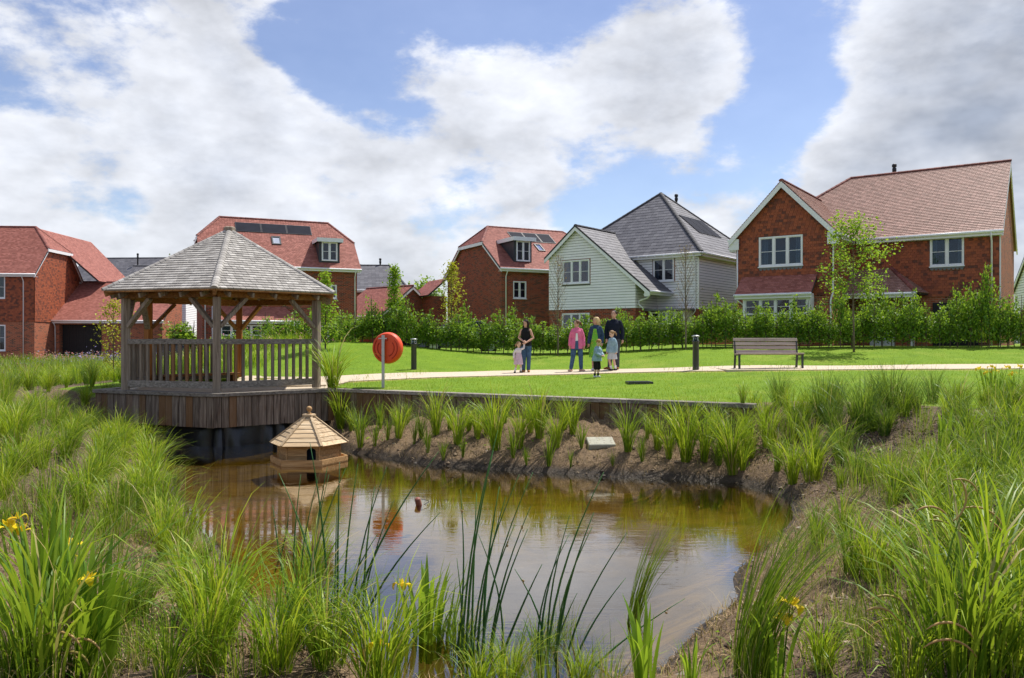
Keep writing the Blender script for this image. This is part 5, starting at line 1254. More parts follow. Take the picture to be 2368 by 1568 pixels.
# ------------------------------------------------------------------ plants
def blade_arrays(rng, n, r=.08, h=.7, hsd=.18, lean=.22, bend=1.2, w=.008, seg=5, wind=(0., 0.), bases=None, up=0.):
    az = rng.uniform(0, 2*PI, n); th0 = np.abs(rng.normal(0, lean, n)); b = rng.uniform(.25, 1, n)*bend; L_ = h*np.clip(1+rng.normal(0, hsd, n), .35, 1.6)
    if bases is None:
        rr = r*np.sqrt(rng.uniform(0, 1, n)); a2 = az+rng.normal(0, .7, n); bx, by, bz = rr*np.cos(a2), rr*np.sin(a2), np.zeros(n)
    else: bx, by, bz = bases
    P = np.zeros((n, seg+1, 3)); P[:, 0] = np.stack([bx, by, bz], -1)
    for i in range(seg):
        th = th0+b*((i+.5)/seg)**2.3; st = L_/seg
        t = (i+.5)/seg
        P[:, i+1, 0] = P[:, i, 0]+st*(np.sin(th)*np.cos(az)+wind[0]*t*1.4); P[:, i+1, 1] = P[:, i, 1]+st*(np.sin(th)*np.sin(az)+wind[1]*t*1.4); P[:, i+1, 2] = P[:, i, 2]+st*np.cos(th)
    psi = az+PI/2+rng.normal(0, .55, n); sd = np.stack([np.cos(psi), np.sin(psi), rng.normal(0, .15, n)], -1)
    t = np.linspace(0, 1, seg+1); wp = (.62+.5*np.sin(np.clip(t*1.3, 0, 1)*PI*.5))*(1-t**2.4)+.04
    ww = w*rng.uniform(.65, 1.25, n)
    off = sd[:, None, :]*(wp[None, :, None]*ww[:, None, None]*.5)
    V = np.stack([P-off, P+off], 2).reshape(n, (seg+1)*2, 3)
    q = np.array([[2*i, 2*i+1, 2*i+3, 2*i+2] for i in range(seg)]); Fq = (q[None]+np.arange(n)[:, None, None]*(seg+1)*2).reshape(-1, 4)
    return V.reshape(-1, 3), Fq
def leaf_arrays(rng, pos, size=.07, outward=None, flat=.5, aspect=.62):
    n = len(pos); d = rng.normal(0, 1, (n, 3)); d[:, 2] *= flat
    if outward is not None: d += outward*1.1
    d /= np.linalg.norm(d, axis=1, keepdims=True)+1e-9
    s = np.cross(d, rng.normal(0, 1, (n, 3))*np.array([.5, .5, 1.0])); s /= np.linalg.norm(s, axis=1, keepdims=True)+1e-9
    u = np.cross(s, d); sz = size*rng.uniform(.6, 1.25, n)[:, None]
    V = np.stack([pos, pos+d*sz*.45+s*sz*aspect*.5+u*sz*.10, pos+d*sz, pos+d*sz*.45-s*sz*aspect*.5+u*sz*.10], 1)
    return V.reshape(-1, 3), np.arange(n*4).reshape(-1, 4)
rng = np.random.default_rng(21)

# clump variants (shared meshes)
CL = {}
def variants(key, count, mat, straw=0, **kw):
    L_ = []
    for i in range(count):
        V, Fq = blade_arrays(rng, **kw); me = np_mesh(key, V, Fq); me.materials.append(MATS[mat]); me.polygons.foreach_set('use_smooth', np.ones(len(me.polygons), bool))
        if straw:
            me.materials.append(MATS['straw_blade']); nb = kw['n']; seg = kw.get('seg', 5); mi = np.zeros(len(Fq), np.int32); pick = rng.random(nb) < straw; mi[:] = np.repeat(pick, seg); me.polygons.foreach_set('material_index', mi)
        L_.append(me)
    CL[key] = (L_, kw['h'])
variants('arch', 6, 'sedge_bright', .07, n=125, r=.12, h=.78, lean=.24, bend=2.3, w=.0125, seg=6, wind=(.10, 0))
variants('archmid', 5, 'sedge_mid', .07, n=125, r=.12, h=.78, lean=.24, bend=2.2, w=.012, seg=6, wind=(.14, 0))
variants('upright', 6, 'sedge_bright', .07, n=95, r=.06, h=.85, lean=.15, bend=2.0, w=.0115, seg=6)
variants('uprightmid', 5, 'sedge_mid', .07, n=80, r=.06, h=.85, lean=.15, bend=1.9, w=.0115, seg=6)
variants('dark', 4, 'sedge_dark', .02, n=170, r=.12, h=.82, lean=.22, bend=1.2, w=.009, seg=5)
variants('rushfine', 5, 'sedge_mid', .2, n=70, r=.16, h=.55, lean=.24, bend=.7, w=.0066, seg=4)
variants('reedlean', 3, 'sedge_mid', .08, n=95, r=.11, h=1.25, lean=.07, bend=.7, w=.0125, seg=7, wind=(.62, .02))
variants('tuft', 3, 'sedge_mid', .05, n=34, r=.025, h=.5, lean=.16, bend=.8, w=.013, seg=5)
_cn = [0]
def clump(key, x, y, z, h, label, group, name='sedge_clump', cat='sedge', rz=None, sx=1.0):
    ms, h0 = CL[key]; _cn[0] += 1; o = bpy.data.objects.new(name, ms[_cn[0] % len(ms)]); link(o)
    s = h/h0/.86; o.location = (x, y, z-.01); o.scale = (s*sx, s*sx, s); o.rotation_euler = (R.uniform(-.06, .06), R.uniform(-.06, .06), (R.uniform(-.5, .5) if key in ('arch', 'archmid', 'reedlean') else R.uniform(0, 6.28)) if rz is None else rz); o.scale.x *= R.uniform(.85, 1.2); o.scale.y *= R.uniform(.85, 1.2)
    tag(o, label, cat, group); return o
def at_px(key, px, py, hpx, label, group, **kw):
    p = hit(px, py); p.z = max(p.z, WZ-.15); return clump(key, p.x, p.y, p.z, hpx*p.y/FPX, label, group, **kw)

# --- the row of sedges on the far bank below the timber wall
FB = [(150, 735, 190, 'uprightmid'), (230, 730, 105, 'tuft'), (262, 632, 115, 'tuft'), (360, 692, 160, 'upright'), (445, 722, 110, 'tuft'), (482, 682, 130, 'uprightmid'), (565, 662, 200, 'upright'), (680, 718, 200, 'upright'),
      (745, 645, 120, 'upright'), (890, 745, 255, 'upright'), (985, 802, 130, 'tuft'), (1020, 742, 210, 'upright'), (1130, 694, 220, 'upright'), (1222, 738, 190, 'upright'), (1312, 664, 190, 'upright'), (1180, 852, 160, 'tuft'), (1300, 860, 75, 'tuft'),
      (1612, 764, 225, 'uprightmid'), (1690, 812, 120, 'tuft'), (1775, 755, 180, 'upright'), (1838, 792, 160, 'upright'), (1932, 815, 280, 'upright'), (2030, 825, 235, 'upright'), (2182, 885, 265, 'upright'), (2252, 745, 160, 'uprightmid'), (2125, 745, 160, 'uprightmid'),
      (2252, 690, 150, 'upright'), (1058, 832, 80, 'tuft'), (712, 795, 85, 'tuft'), (602, 805, 85, 'tuft'), (940, 600, 130, 'upright'), (1960, 680, 170, 'upright'), (1880, 690, 170, 'upright'), (790, 690, 150, 'upright'), (640, 640, 120, 'uprightmid'), (840, 660, 140, 'upright'), (1080, 660, 150, 'upright'), (1265, 640, 150, 'upright'), (1360, 740, 110, 'tuft'), (1720, 690, 120, 'uprightmid'), (520, 760, 110, 'tuft'), (300, 690, 110, 'uprightmid'), (2110, 840, 150, 'uprightmid'), (2240, 860, 150, 'upright'), (2290, 790, 160, 'upright'), (2080, 690, 170, 'upright'), (410, 600, 100, 'uprightmid'), (1530, 850, 60, 'tuft'), (100, 640, 120, 'uprightmid')]
for zx, zy, hz, k in FB:
    at_px(k, 769.5+.4231*zx, 725.9+.4231*zy, hz*.4231*1.10, 'small sedge shoot rooted in the brown far bank' if k == 'tuft' else 'green sedge clump planted on the far bank below the timber wall', 'small sedge shoots on the far bank' if k == 'tuft' else 'sedges on the far bank', name='sedge_shoot' if k == 'tuft' else 'sedge_clump')
at_px('upright', 770, 985, 100, 'tall bright reed clump between the deck and the timber wall', None, name='reed_clump', cat='reed', sx=1.5)
at_px('upright', 788, 992, 92, 'narrow reed clump right of the tall one at the wall end', None, name='reed_clump', cat='reed')
# --- right bank
RB = [(175, 1038, 400, 'upright'), (290, 852, 210, 'uprightmid'), (450, 822, 290, 'arch'), (510, 1002, 250, 'uprightmid'), (625, 1105, 330, 'upright'), (780, 1075, 330, 'arch'), (660, 765, 260, 'archmid'), (860, 645, 310, 'dark'), (960, 555, 210, 'dark'), (1160, 705, 350, 'dark'), (1370, 562, 290, 'dark'),
      (1490, 545, 220, 'dark'), (1680, 485, 210, 'dark'), (1150, 1062, 130, 'uprightmid'), (1250, 1025, 120, 'tuft'), (1350, 1065, 190, 'uprightmid'), (1450, 1055, 170, 'rushfine'), (2080, 1055, 310, 'dark'), (2300, 1085, 290, 'dark'), (550, 560, 200, 'rushfine'), (420, 640, 180, 'arch'), (330, 560, 150, 'arch'), (730, 600, 180, 'arch'),
      (820, 960, 200, 'uprightmid'), (950, 900, 180, 'uprightmid'), (1240, 700, 150, 'archmid'), (1340, 720, 160, 'archmid'), (1600, 700, 200, 'rushfine'), (1980, 760, 260, 'archmid'), (2150, 780, 260, 'archmid'), (1880, 700, 240, 'dark'), (2230, 560, 230, 'archmid'), (1560, 560, 180, 'dark'), (1820, 520, 190, 'archmid'),
      (1080, 620, 150, 'archmid'), (250, 640, 160, 'uprightmid'), (90, 840, 220, 'upright'), (1480, 930, 200, 'rushfine'), (1650, 1120, 260, 'rushfine'), (1850, 1150, 300, 'archmid'), (2000, 1200, 320, 'archmid'), (2250, 1230, 330, 'archmid'), (1500, 1180, 260, 'archmid'), (1300, 1220, 250, 'rushfine'), (1100, 1190, 230, 'rushfine'),
      (980, 1150, 220, 'uprightmid'), (1720, 1010, 220, 'rushfine')]
for zx, zy, hz, k in RB:
    at_px(k, 1640.6+.3072*zx, 784+.3072*zy, hz*.3072*1.05, {'dark': 'dark green sedge tuft on the right bank', 'rushfine': 'fine thin rush tuft on the right bank', 'tuft': 'small sedge shoot on the right bank'}.get(k, 'light green arching sedge on the right bank'), 'plants on the right bank '+k, name='rush_tuft' if k == 'rushfine' else 'sedge_clump')
# --- foreground sedges, right
FR = [(1722, 1568, 255, 'reedlean'), (1752, 1592, 250, 'reedlean'), (1970, 1330, 150, 'archmid'), (2025, 1350, 150, 'arch'), (1890, 1260, 90, 'archmid'), (1950, 1240, 110, 'archmid'), (1900, 1290, 90, 'rushfine'), (2080, 1290, 130, 'archmid'), (2200, 1260, 150, 'archmid'), (2300, 1300, 150, 'archmid'),
      (2150, 1390, 170, 'archmid'), (2260, 1420, 190, 'arch'), (2350, 1400, 190, 'arch'), (2050, 1430, 150, 'rushfine'), (2130, 1490, 170, 'rushfine'), (2240, 1540, 220, 'arch'), (2340, 1560, 230, 'arch'), (2020, 1540, 150, 'rushfine'), (1950, 1480, 110, 'rushfine'), (1900, 1560, 140, 'arch'), (2100, 1590, 180, 'arch'), (2180, 1350, 130, 'rushfine'), (1840, 1330, 100, 'rushfine')]
for px, py, hp, k in FR:
    at_px(k, px, py, hp*(1.1 if k == 'reedlean' else .92), {'reedlean': 'tall reed clump swept to the right at the near right bank', 'rushfine': 'thin wiry rush tuft in the right foreground'}.get(k, 'arching sedge clump in the right foreground'), 'right foreground '+k, name='reed_clump' if k == 'reedlean' else ('rush_tuft' if k == 'rushfine' else 'sedge_clump'), cat='reed' if k == 'reedlean' else 'sedge')
at_px('reedlean', 1462, 1532, 215, 'tuft of slender reeds standing in the water, bent to the right', None, name='reed_clump', cat='reed', rz=0.0, sx=.72)
# --- foreground sedges, left and centre
FL = [(480, 1560, 290, 'arch'), (510, 1500, 270, 'arch'), (440, 1440, 170, 'archmid'), (320, 1430, 150, 'archmid'), (380, 1300, 150, 'upright'), (330, 1180, 130, 'arch'), (300, 1250, 110, 'rushfine'), (250, 1300, 120, 'rushfine'), (545, 1425, 130, 'upright'), (700, 1500, 250, 'archmid'), (640, 1560, 230, 'arch'), (760, 1560, 230, 'archmid'),
      (880, 1600, 250, 'arch'), (1110, 1610, 140, 'arch'), (1060, 1590, 150, 'archmid'), (1180, 1605, 150, 'arch'), (1250, 1585, 120, 'archmid'), (1340, 1600, 130, 'arch'), (1400, 1600, 120, 'rushfine'), (720, 1420, 180, 'upright'), (640, 1470, 110, 'rushfine'), (160, 1250, 130, 'rushfine'), (80, 1200, 130, 'rushfine'), (220, 1360, 140, 'rushfine'), (420, 1360, 140, 'upright'), (470, 1330, 110, 'uprightmid'), (340, 1540, 160, 'rushfine'),
      (270, 1480, 120, 'rushfine'), (560, 1590, 190, 'rushfine'), (820, 1520, 150, 'rushfine'), (1300, 1570, 110, 'rushfine'), (1250, 1600, 130, 'rushfine'), (30, 1580, 170, 'archmid'), (390, 1590, 190, 'archmid')]
for px, py, hp, k in FL:
    at_px(k, px, py, hp*.86, {'rushfine': 'thin wiry rush tuft on the near left bank', 'upright': 'upright bright sedge at the left water edge', 'uprightmid': 'upright green sedge at the left water edge'}.get(k, 'arching sedge clump in the left foreground'), 'left foreground '+k, name='rush_tuft' if k == 'rushfine' else 'sedge_clump')
# --- dense sedge bed on the left bank
def scatter(n, box, test, keys, hr, label, group, mind=.35, seed=3):
    rnd = random.Random(seed); pts = []; tries = 0
    while len(pts) < n and tries < n*60:
        tries += 1; x = rnd.uniform(box[0], box[1]); y = rnd.uniform(box[2], box[3])
        if not test(x, y) or any((x-a)**2+(y-b)**2 < mind*mind for a, b in pts): continue
        pts.append((x, y))
    sds = Hf(np.array([p[0] for p in pts]), np.array([p[1] for p in pts]))
    for (x, y), z in zip(pts, sds):
        k = rnd.choice(keys); clump(k, x, y, float(z), rnd.uniform(*hr), {'arch': 'bright ', 'archmid': 'mid green ', 'rushfine': 'wispy ', 'dark': 'dark green ', 'upright': 'upright '}[k]+label, group, rz=rnd.uniform(-.7, .7))
sdq = lambda x, y: float(sdist(np.array([x]), np.array([y]))[0])
scatter(100, (-10.8, -3.2, 8.0, 16.6), lambda x, y: sdq(x, y) > .25 and x > -.68*y-1.0 and not in_poly(x, y, DECK), ['arch', 'arch', 'archmid', 'rushfine'], (.34, .56), 'sedge in the dense bed on the left bank', 'dense sedge bed on the left bank', .36, 5)
scatter(40, (-14.5, -8.8, 16.5, 24), lambda x, y: sdq(x, y) > .4 and not in_poly(x, y, DECK) and x > -.7*y and not(x > -9.3 and y > 17.8), ['archmid', 'arch', 'dark', 'upright'], (.35, .6), 'sedge growing left of the deck', 'sedges left of the deck', .55, 6)
scatter(16, (-6.0, -2.2, 4.6, 8.2), lambda x, y: sdq(x, y) > .3, ['rushfine', 'archmid', 'rushfine'], (.25, .4), 'loose sedge on the sandy left slope', 'sedges on the sandy left slope', .4, 7)
scatter(46, (4.0, 9.0, 5.6, 10.0), lambda x, y: sdq(x, y) > 1.1 and x < .68*y+1, ['archmid', 'rushfine', 'archmid', 'arch'], (.36, .58), 'sedge in the thick growth right of the pond', 'thick growth right of the pond', .38, 8)
scatter(44, (4.6, 12.0, 9.6, 15.0), lambda x, y: sdq(x, y) > .7 and x < .68*y+1 and not (4.9 < x < 7.4 and 10.2 < y < 12.0) and H1(x, y) < -.12, ['archmid', 'dark', 'upright', 'rushfine', 'arch'], (.34, .60), 'sedge on the slope below the right lawn edge', 'sedges below the right lawn edge', .45, 9)

# --- stuff: grass between the clumps, lawn blades, bark chips
def field(name, n, xs, ys, keep, mat, h, w, seg=3, bend=1.0, lean=.4, kind='stuff', dens=1.0):
    x = rng.uniform(xs[0], xs[1], n); u = rng.uniform(0, 1, n)
    y = (ys[0]**(1-dens)+(ys[1]**(1-dens)-ys[0]**(1-dens))*u)**(1/(1-dens)) if dens != 1 else ys[0]*(ys[1]/ys[0])**u
    k = keep(x, y); x, y = x[k], y[k]; z = Hf(x, y)
    V, Fq = blade_arrays(rng, len(x), h=h, hsd=.35, lean=lean, bend=bend, w=w, seg=seg, bases=(x, y, z-.004)); me = np_mesh(name, V, Fq); o = obj(name, me, mat); tag(o, kind=kind); return o
def lawn_keep(x, y):
    ws = wall_side(x, y); sd = sdist(x, y)
    a = (x > -4.2) & (x < 4.25) & (ws > .3)
    b = (x >= 4.25) & (sd-(2.9+.35*(x-4.2)*np.clip((20-y)/6, 0, 1)) > 0) & (y > 13.0)
    c = (x <= -4.2) & (y > 21.5) & (x > -11)
    return (a | b | c) & (path_d(x, y) > 1.2) & (np.abs(x) < .78*y+2)
o = field('lawn_grass', 210000, (-12, 24), (13.0, 30.5), lawn_keep, 'lawn_blade', .042, .012, 1, .5, .5, dens=2.0); tag(o, 'short mown green grass of the lawn', 'grass')
o = field('dry_edge_grass', 26000, (-6, 17), (19, 26), lambda x, y: (np.abs(path_d(x, y)-1.24) < .16) & (x > -5), 'straw_blade', .04, .012, 1, .6, .7, dens=1.0); tag(o, 'dry straw-coloured grass fringe along the path', 'grass')
def bank_keep(x, y):
    sd = sdist(x, y); pat = wob(x, y, 1.7, 1)+.6*wob(x, y, 3.9, 2)
    return (sd > .25) & (((x < -2.2) & (pat > -.25)) | ((x > 2.5) & (y < 10.5) & (pat > -.1)) | ((x > 4.3) & (pat > -.1) & ~((x > 4.9) & (x < 7.4) & (y > 10.0) & (y < 12.2))) | ((y < 6) & (pat > .2))) & ~lawn_keep(x, y) & (np.abs(x) < .72*y+1.2)
o = field('bank_grass', 26000, (-15, 12), (3.9, 24), bank_keep, 'sedge_mid', .17, .0085, 3, 1.7, .5, dens=1.3); tag(o, 'thin wild grass between the sedge clumps on the banks', 'grass')
o = field('dead_stems', 12000, (-13, 11), (3.9, 20), lambda x, y: (sdist(x, y) > .1) & ~lawn_keep(x, y) & (np.abs(x) < .72*y+1.2), 'straw_blade', .2, .004, 3, 1.3, .8, dens=1.3); tag(o, 'dead straw stems lying among the sedges', 'straw')
o = field('coir_fibre', 90000, (-5.5, 9), (5, 18), lambda x, y: (sdist(x, y) > .03) & (sdist(x, y) < 3) & ~lawn_keep(x, y) & (wall_side(x, y) < -.05), 'coir', .095, .0075, 2, 1.9, 1.35, dens=1.0); tag(o, 'loose coir fibres on the pond banks', 'fibre')
def chips():
    n = 30000; x = rng.uniform(-6, 10, n); y = rng.uniform(4, 14, n)
    w = np.exp(-((x-6.0)/2.0)**2-((y-11.2)/1.7)**2)+np.exp(-((x-2.9)/.9)**2-((y-5.0)/1.0)**2)*1.2+np.exp(-((x+2.9)/1.4)**2-((y-4.8)/.9)**2)*.6
    k = (rng.random(n) < w*1.6) & (sdist(x, y) > .35) & ~lawn_keep(x, y); x, y = x[k], y[k]; z = Hf(x, y)+.012
    V, Fq = leaf_arrays(rng, np.stack([x, y, z], -1), .092, None, .22, .32); o = obj('bark_mulch', np_mesh('bark_mulch', V, Fq), 'bark_chip'); tag(o, 'shredded bark mulch strewn on the bank', 'mulch', kind='stuff')
chips()

def clods():
    n = 3800; x = rng.uniform(-5.5, 9, n); y = rng.uniform(4.5, 17.5, n); sd = sdist(x, y); k = (sd > -.03) & (sd < rng.exponential(.55, n)) & ~lawn_keep(x, y) & (wall_side(x, y) < -.05); x, y = x[k], y[k]; z = Hf(x, y); n = len(x)
    T_ = np.array([(1, 0, 0), (-1, 0, 0), (0, 1, 0), (0, -1, 0), (0, 0, 1), (0, 0, -1)], float); FA = np.array([(0, 2, 4), (2, 1, 4), (1, 3, 4), (3, 0, 4), (2, 0, 5), (1, 2, 5), (3, 1, 5), (0, 3, 5)])
    s_ = rng.uniform(.012, .05, n); V = np.stack([x, y, z], -1)[:, None]+T_[None]*s_[:, None, None]*rng.uniform(.5, 1.2, (n, 6, 1))*np.array([1.2, 1.2, .55]); Fq = (FA[None]+np.arange(n)[:, None, None]*6).reshape(-1, 3)
    o = obj('soil_clods', np_mesh('soil_clods', V.reshape(-1, 3), Fq), 'clod'); tag(o, 'crumbled soil and pebbles along the water edge', 'soil', kind='stuff')
t = NT('clod'); t.done(t.bsdf(t.ramp(t.rand(), [(0, (.030, .020, .012)), (.5, (.10, .068, .042)), (.85, (.22, .16, .10)), (1, (.36, .32, .26))]), .85))
clods()

def weeds():
    n = 5200; x = rng.uniform(-5.5, 10, n); y = rng.uniform(5, 17.5, n); sd = sdist(x, y); pat = wob(x, y, 1.4, 3)+.7*wob(x, y, 3.3, 1)
    k = (sd > .25) & (pat > .55) & ~lawn_keep(x, y) & (wall_side(x, y) < -.1); x, y = x[k], y[k]; z = Hf(x, y)+np.abs(rng.normal(0, .05, len(x)))
    V, Fq = leaf_arrays(rng, np.stack([x, y, z], -1), .075, np.tile([0, 0, .5], (len(x), 1)), .7, .55); o = obj('low_weeds', np_mesh('low_weeds', V, Fq), 'hedge_leaf'); tag(o, 'patches of low leafy weeds on the bare banks', 'weeds', kind='stuff')
weeds()

# --- yellow flag irises: each leaf and flower its own piece
def strap(L_, w, bend, seed):
    rg = random.Random(seed); m = MB(); n = 7; P = []; th = 0; x = z = 0.
    for i in range(n+1):
        t = i/n; P.append((x, z)); th = bend*t**2.2; x += L_/n*math.sin(th); z += L_/n*math.cos(th)
    V = []
    for i, (a, b) in enumerate(P):
        t = i/n; ww = w*(.75+.35*math.sin(min(1, t*1.6)*PI/2))*(1-t**3.2)*.5+.0006; V += [(a, -ww, b), (a+.004*(1-t), 0, b), (a, ww, b)]
    m.add(V, [(3*i+k, 3*i+k+1, 3*i+k+4, 3*i+k+3) for i in range(n) for k in (0, 1)]); me = m.mesh('leaf'); me.materials.append(MATS['iris_leaf']); me.polygons.foreach_set('use_smooth', np.ones(len(me.polygons), bool)); return me
STRAPS = [strap(.85, .046, b, i) for i, b in enumerate((.12, .3, .55, .9, 1.6))]
def petal_mesh():
    m = MB()
    for k in range(3):
        a = k*2*PI/3; c, s = math.cos(a), math.sin(a); V = []
        for i in range(6):
            t = i/5; r = .012+.05*math.sin(t*PI*.62); z = .02+.03*math.sin(t*PI*.75)-.05*t*t; w = .026*math.sin(PI*(.12+.80*t))
            V += [(r*c+w*s, r*s-w*c, z), (r*c, r*s, z+.006), (r*c-w*s, r*s+w*c, z)]
        m.add(V, [(3*i+q, 3*i+q+1, 3*i+q+4, 3*i+q+3) for i in range(5) for q in (0, 1)])
        a += PI/3; c, s = math.cos(a), math.sin(a); V = []
        for i in range(4):
            t = i/3; r = .008+.018*t; z = .02+.045*t; w = .010*math.sin(PI*(.2+.7*t)); V += [(r*c+w*s, r*s-w*c, z), (r*c-w*s, r*s+w*c, z)]
        m.add(V, [(2*i, 2*i+1, 2*i+3, 2*i+2) for i in range(3)])
    me = m.mesh('flower'); me.materials.append(MATS['iris_flower']); return me
PETAL = petal_mesh()
def iris(px, py, hpx, n, label, flowers=(), spread=.10, lean=0.0, seed=0, base=None):
    p = hit(px, py) if base is None else Vector(base); p.z = max(p.z, WZ-.15); rg = random.Random(seed); s = hpx*p.y/FPX/.82; e = empty('yellow_iris', (p.x, p.y, p.z), 0, label, 'iris', 'yellow irises')
    for i in range(n):
        o = bpy.data.objects.new('leaf', rg.choice(STRAPS[:4] if rg.random() < .85 else STRAPS[4:])); link(o, e); az = rg.uniform(0, 2*PI); r = spread*s*math.sqrt(rg.random())
        o.location = (r*math.cos(az), r*math.sin(az), 0); k = s*rg.uniform(.72, 1.08); o.scale = (k, min(k, 1.2)*rg.uniform(.85, 1.2), k); o.rotation_euler = (rg.uniform(-.10, .10), rg.uniform(-.02, .20)+lean*math.cos(az), az)
    for fx, fz in flowers:      # offset from the base as a share of the clump height
        h = fz*s*.82; x = fx*s*.82; m = MB(); m.tube([(x*.35, 0, 0), (x*.6, -.02, h*.5), (x, -.03, h)], [.006, .005, .004], 6); st = m.build('flower_stem', 'iris_leaf', e)
        o = bpy.data.objects.new('flower', PETAL); link(o, e); o.location = (x, -.03, h-.005); k = rg.uniform(1.0, 1.3); o.scale = (k, k, k); o.rotation_euler = (rg.uniform(-.3, .3), rg.uniform(-.3, .3), rg.uniform(0, 2))
iris(105, 1450, 265, 38, 'large yellow iris clump at the left edge with wide leaves', [(-.22, .93), (-.20, .82), (-.30, .86)], .2, seed=1)
iris(150, 1400, 160, 10, 'yellow iris behind the large left clump, flowers on its right', [(.12, .83), (.05, .62)], .10, seed=2)
iris(215, 1575, 310, 30, 'yellow iris with dark broad leaves at the bottom left', [(.0, .72)], .13, seed=3)
iris(985, 1570, 215, 34, 'yellow iris rising from the water near the bulrushes', [(-.25, .74)], .22, seed=4)
iris(870, 1590, 95, 9, 'low yellow iris with one big bloom at the bottom edge', [(.08, .92)], .08, seed=5)
iris(1490, 1600, 190, 17, 'iris leaves at the bottom edge beside the reeds, without flowers', [], .12, seed=6)
iris(1600, 1600, 140, 13, 'pale iris leaves at the bottom edge near the bare bank', [], .12, seed=16)
iris(1800, 1590, 190, 18, 'broad-leaved iris clump at the right of the bare near bank', [(.12, .98), (.05, .80)], .15, seed=7)
iris(1640.6+.3072*1760, 784+.3072*880, 108, 22, 'fan-shaped iris clump alone on the bark mulch', [], .16, .25, seed=8)
iris(1640.6+.3072*2130, 784+.3072*520, 92, 24, 'yellow iris clump flowering at the right lawn edge', [(-.35, .95), (-.15, .86), (-.05, 1.0), (.05, .9), (.35, .98)], .22, seed=9)
iris(1640.6+.3072*2310, 784+.3072*540, 98, 18, 'yellow iris clump at the far right edge of the lawn', [(.05, 1.02), (-.1, .85)], .18, seed=10)
iris(178, 888, 44, 9, 'small iris tuft left of the deck in the dry bed', [], .1, seed=11)
iris(205, 905, 52, 10, 'iris tuft nearest the deck on the left bank', [], .1, seed=12)

# --- bulrush stems standing in the near water: each stem a piece
def bulrush(name, stems, label):
    b0 = stems[0]; x0, y0 = gp(b0[0], b0[1]); e = empty(name, (x0, y0, WZ), 0, label, 'bulrush', 'bulrushes in the near water')
    for i, (bx, by, tx, ty, bow) in enumerate(stems):
        a = Vector((*gp(bx, by), WZ-.2)); d = a.y+R.uniform(-.15, .25); t = Vector(((tx-CPX)/FPX*d, d, EYE-(ty-CPY)/FPX*d)); pts = []
        for q in range(9):
            u = q/8; p = a.lerp(t, u); p.x += bow*math.sin(u*PI)*.12; p.x += (u*u-u)*(t.x-a.x)*.35; pts.append(p-Vector((x0, y0, WZ)))
        r0 = R.uniform(.0085, .0125); m = MB(); m.tube(pts, [r0*(1-.78*(q/8)**1.6) for q in range(9)], 5); m.build('stem', 'rush', e, True)
        if i % 4 == 1:
            m = MB()
            for c in range(5): m.ball(pts[7]+Vector((R.uniform(-.008, .012), 0, R.uniform(-.02, .02))), (.005, .005, .008), 5, 4)
            m.build('seed_head', 'catkin', e)
q = lambda x, y: (943.7+.3519*x, 1016.3+.3519*y)
q3 = lambda x, y: (363+.3519*x, 1016.3+.3519*y)
def st(f, L_): return [(*f(a, b), *f(c, d), e) for a, b, c, d, e in L_]
bulrush('bulrush_stand', st(q, [(345, 1390, 590, -60, -.3), (300, 1390, 345, 330, .4), (410, 1390, 450, 350, 0), (420, 1400, 730, 230, -.5), (470, 1400, 820, 215, -.4), (520, 1400, 805, 440, -.3), (530, 1410, 785, 590, -.3), (560, 1410, 880, 820, .1), (500, 1400, 600, 310, -.3), (380, 1390, 560, 70, -.3), (340, 1380, 320, 780, .2), (450, 1390, 640, 380, -.3), (600, 1380, 460, 620, .6), (480, 1400, 700, 560, -.4)]), 'tall dark bulrush stems in the middle of the near water')
bulrush('bulrush_stand', st(q, [(870, 1440, 1060, 620, -.7), (900, 1440, 1285, 215, -.5), (960, 1440, 1220, 480, -.3), (980, 1440, 1210, 575, -.6), (1000, 1440, 1440, 610, -.3), (850, 1420, 700, 850, .8), (1040, 1460, 1430, 910, -.2), (920, 1440, 1060, 500, -.4), (880, 1440, 1000, 700, -.4), (1060, 1500, 1820, 1045, -.1), (940, 1430, 1110, 1010, -.2), (830, 1430, 760, 1180, .2)]), 'bulrush stems left of the leaning reed tuft')
bulrush('bulrush_stand', st(q3, [(1130, 1180, 1005, 20, .2), (1190, 1180, 1200, 150, -.1), (900, 1050, 945, 230, -.2), (930, 1080, 1060, 250, -.3), (980, 1090, 1130, 230, -.2), (1000, 1100, 1120, 180, -.2), (1240, 1180, 1850, 80, -.4), (1230, 1180, 1320, 160, -.2), (1160, 1170, 1180, 420, 0), (1280, 1170, 1510, 180, -.4), (1300, 1190, 1860, 480, -.3), (1200, 1170, 1450, 620, -.4), (770, 760, 870, 430, .4), (1330, 1200, 1560, 390, -.3), (960, 1080, 1240, 190, -.3), (1100, 1170, 800, 220, .3), (1360, 1210, 1430, 310, -.2), (890, 1040, 760, 430, -.3)]), 'tall dark bulrush stems in front of the duck house')

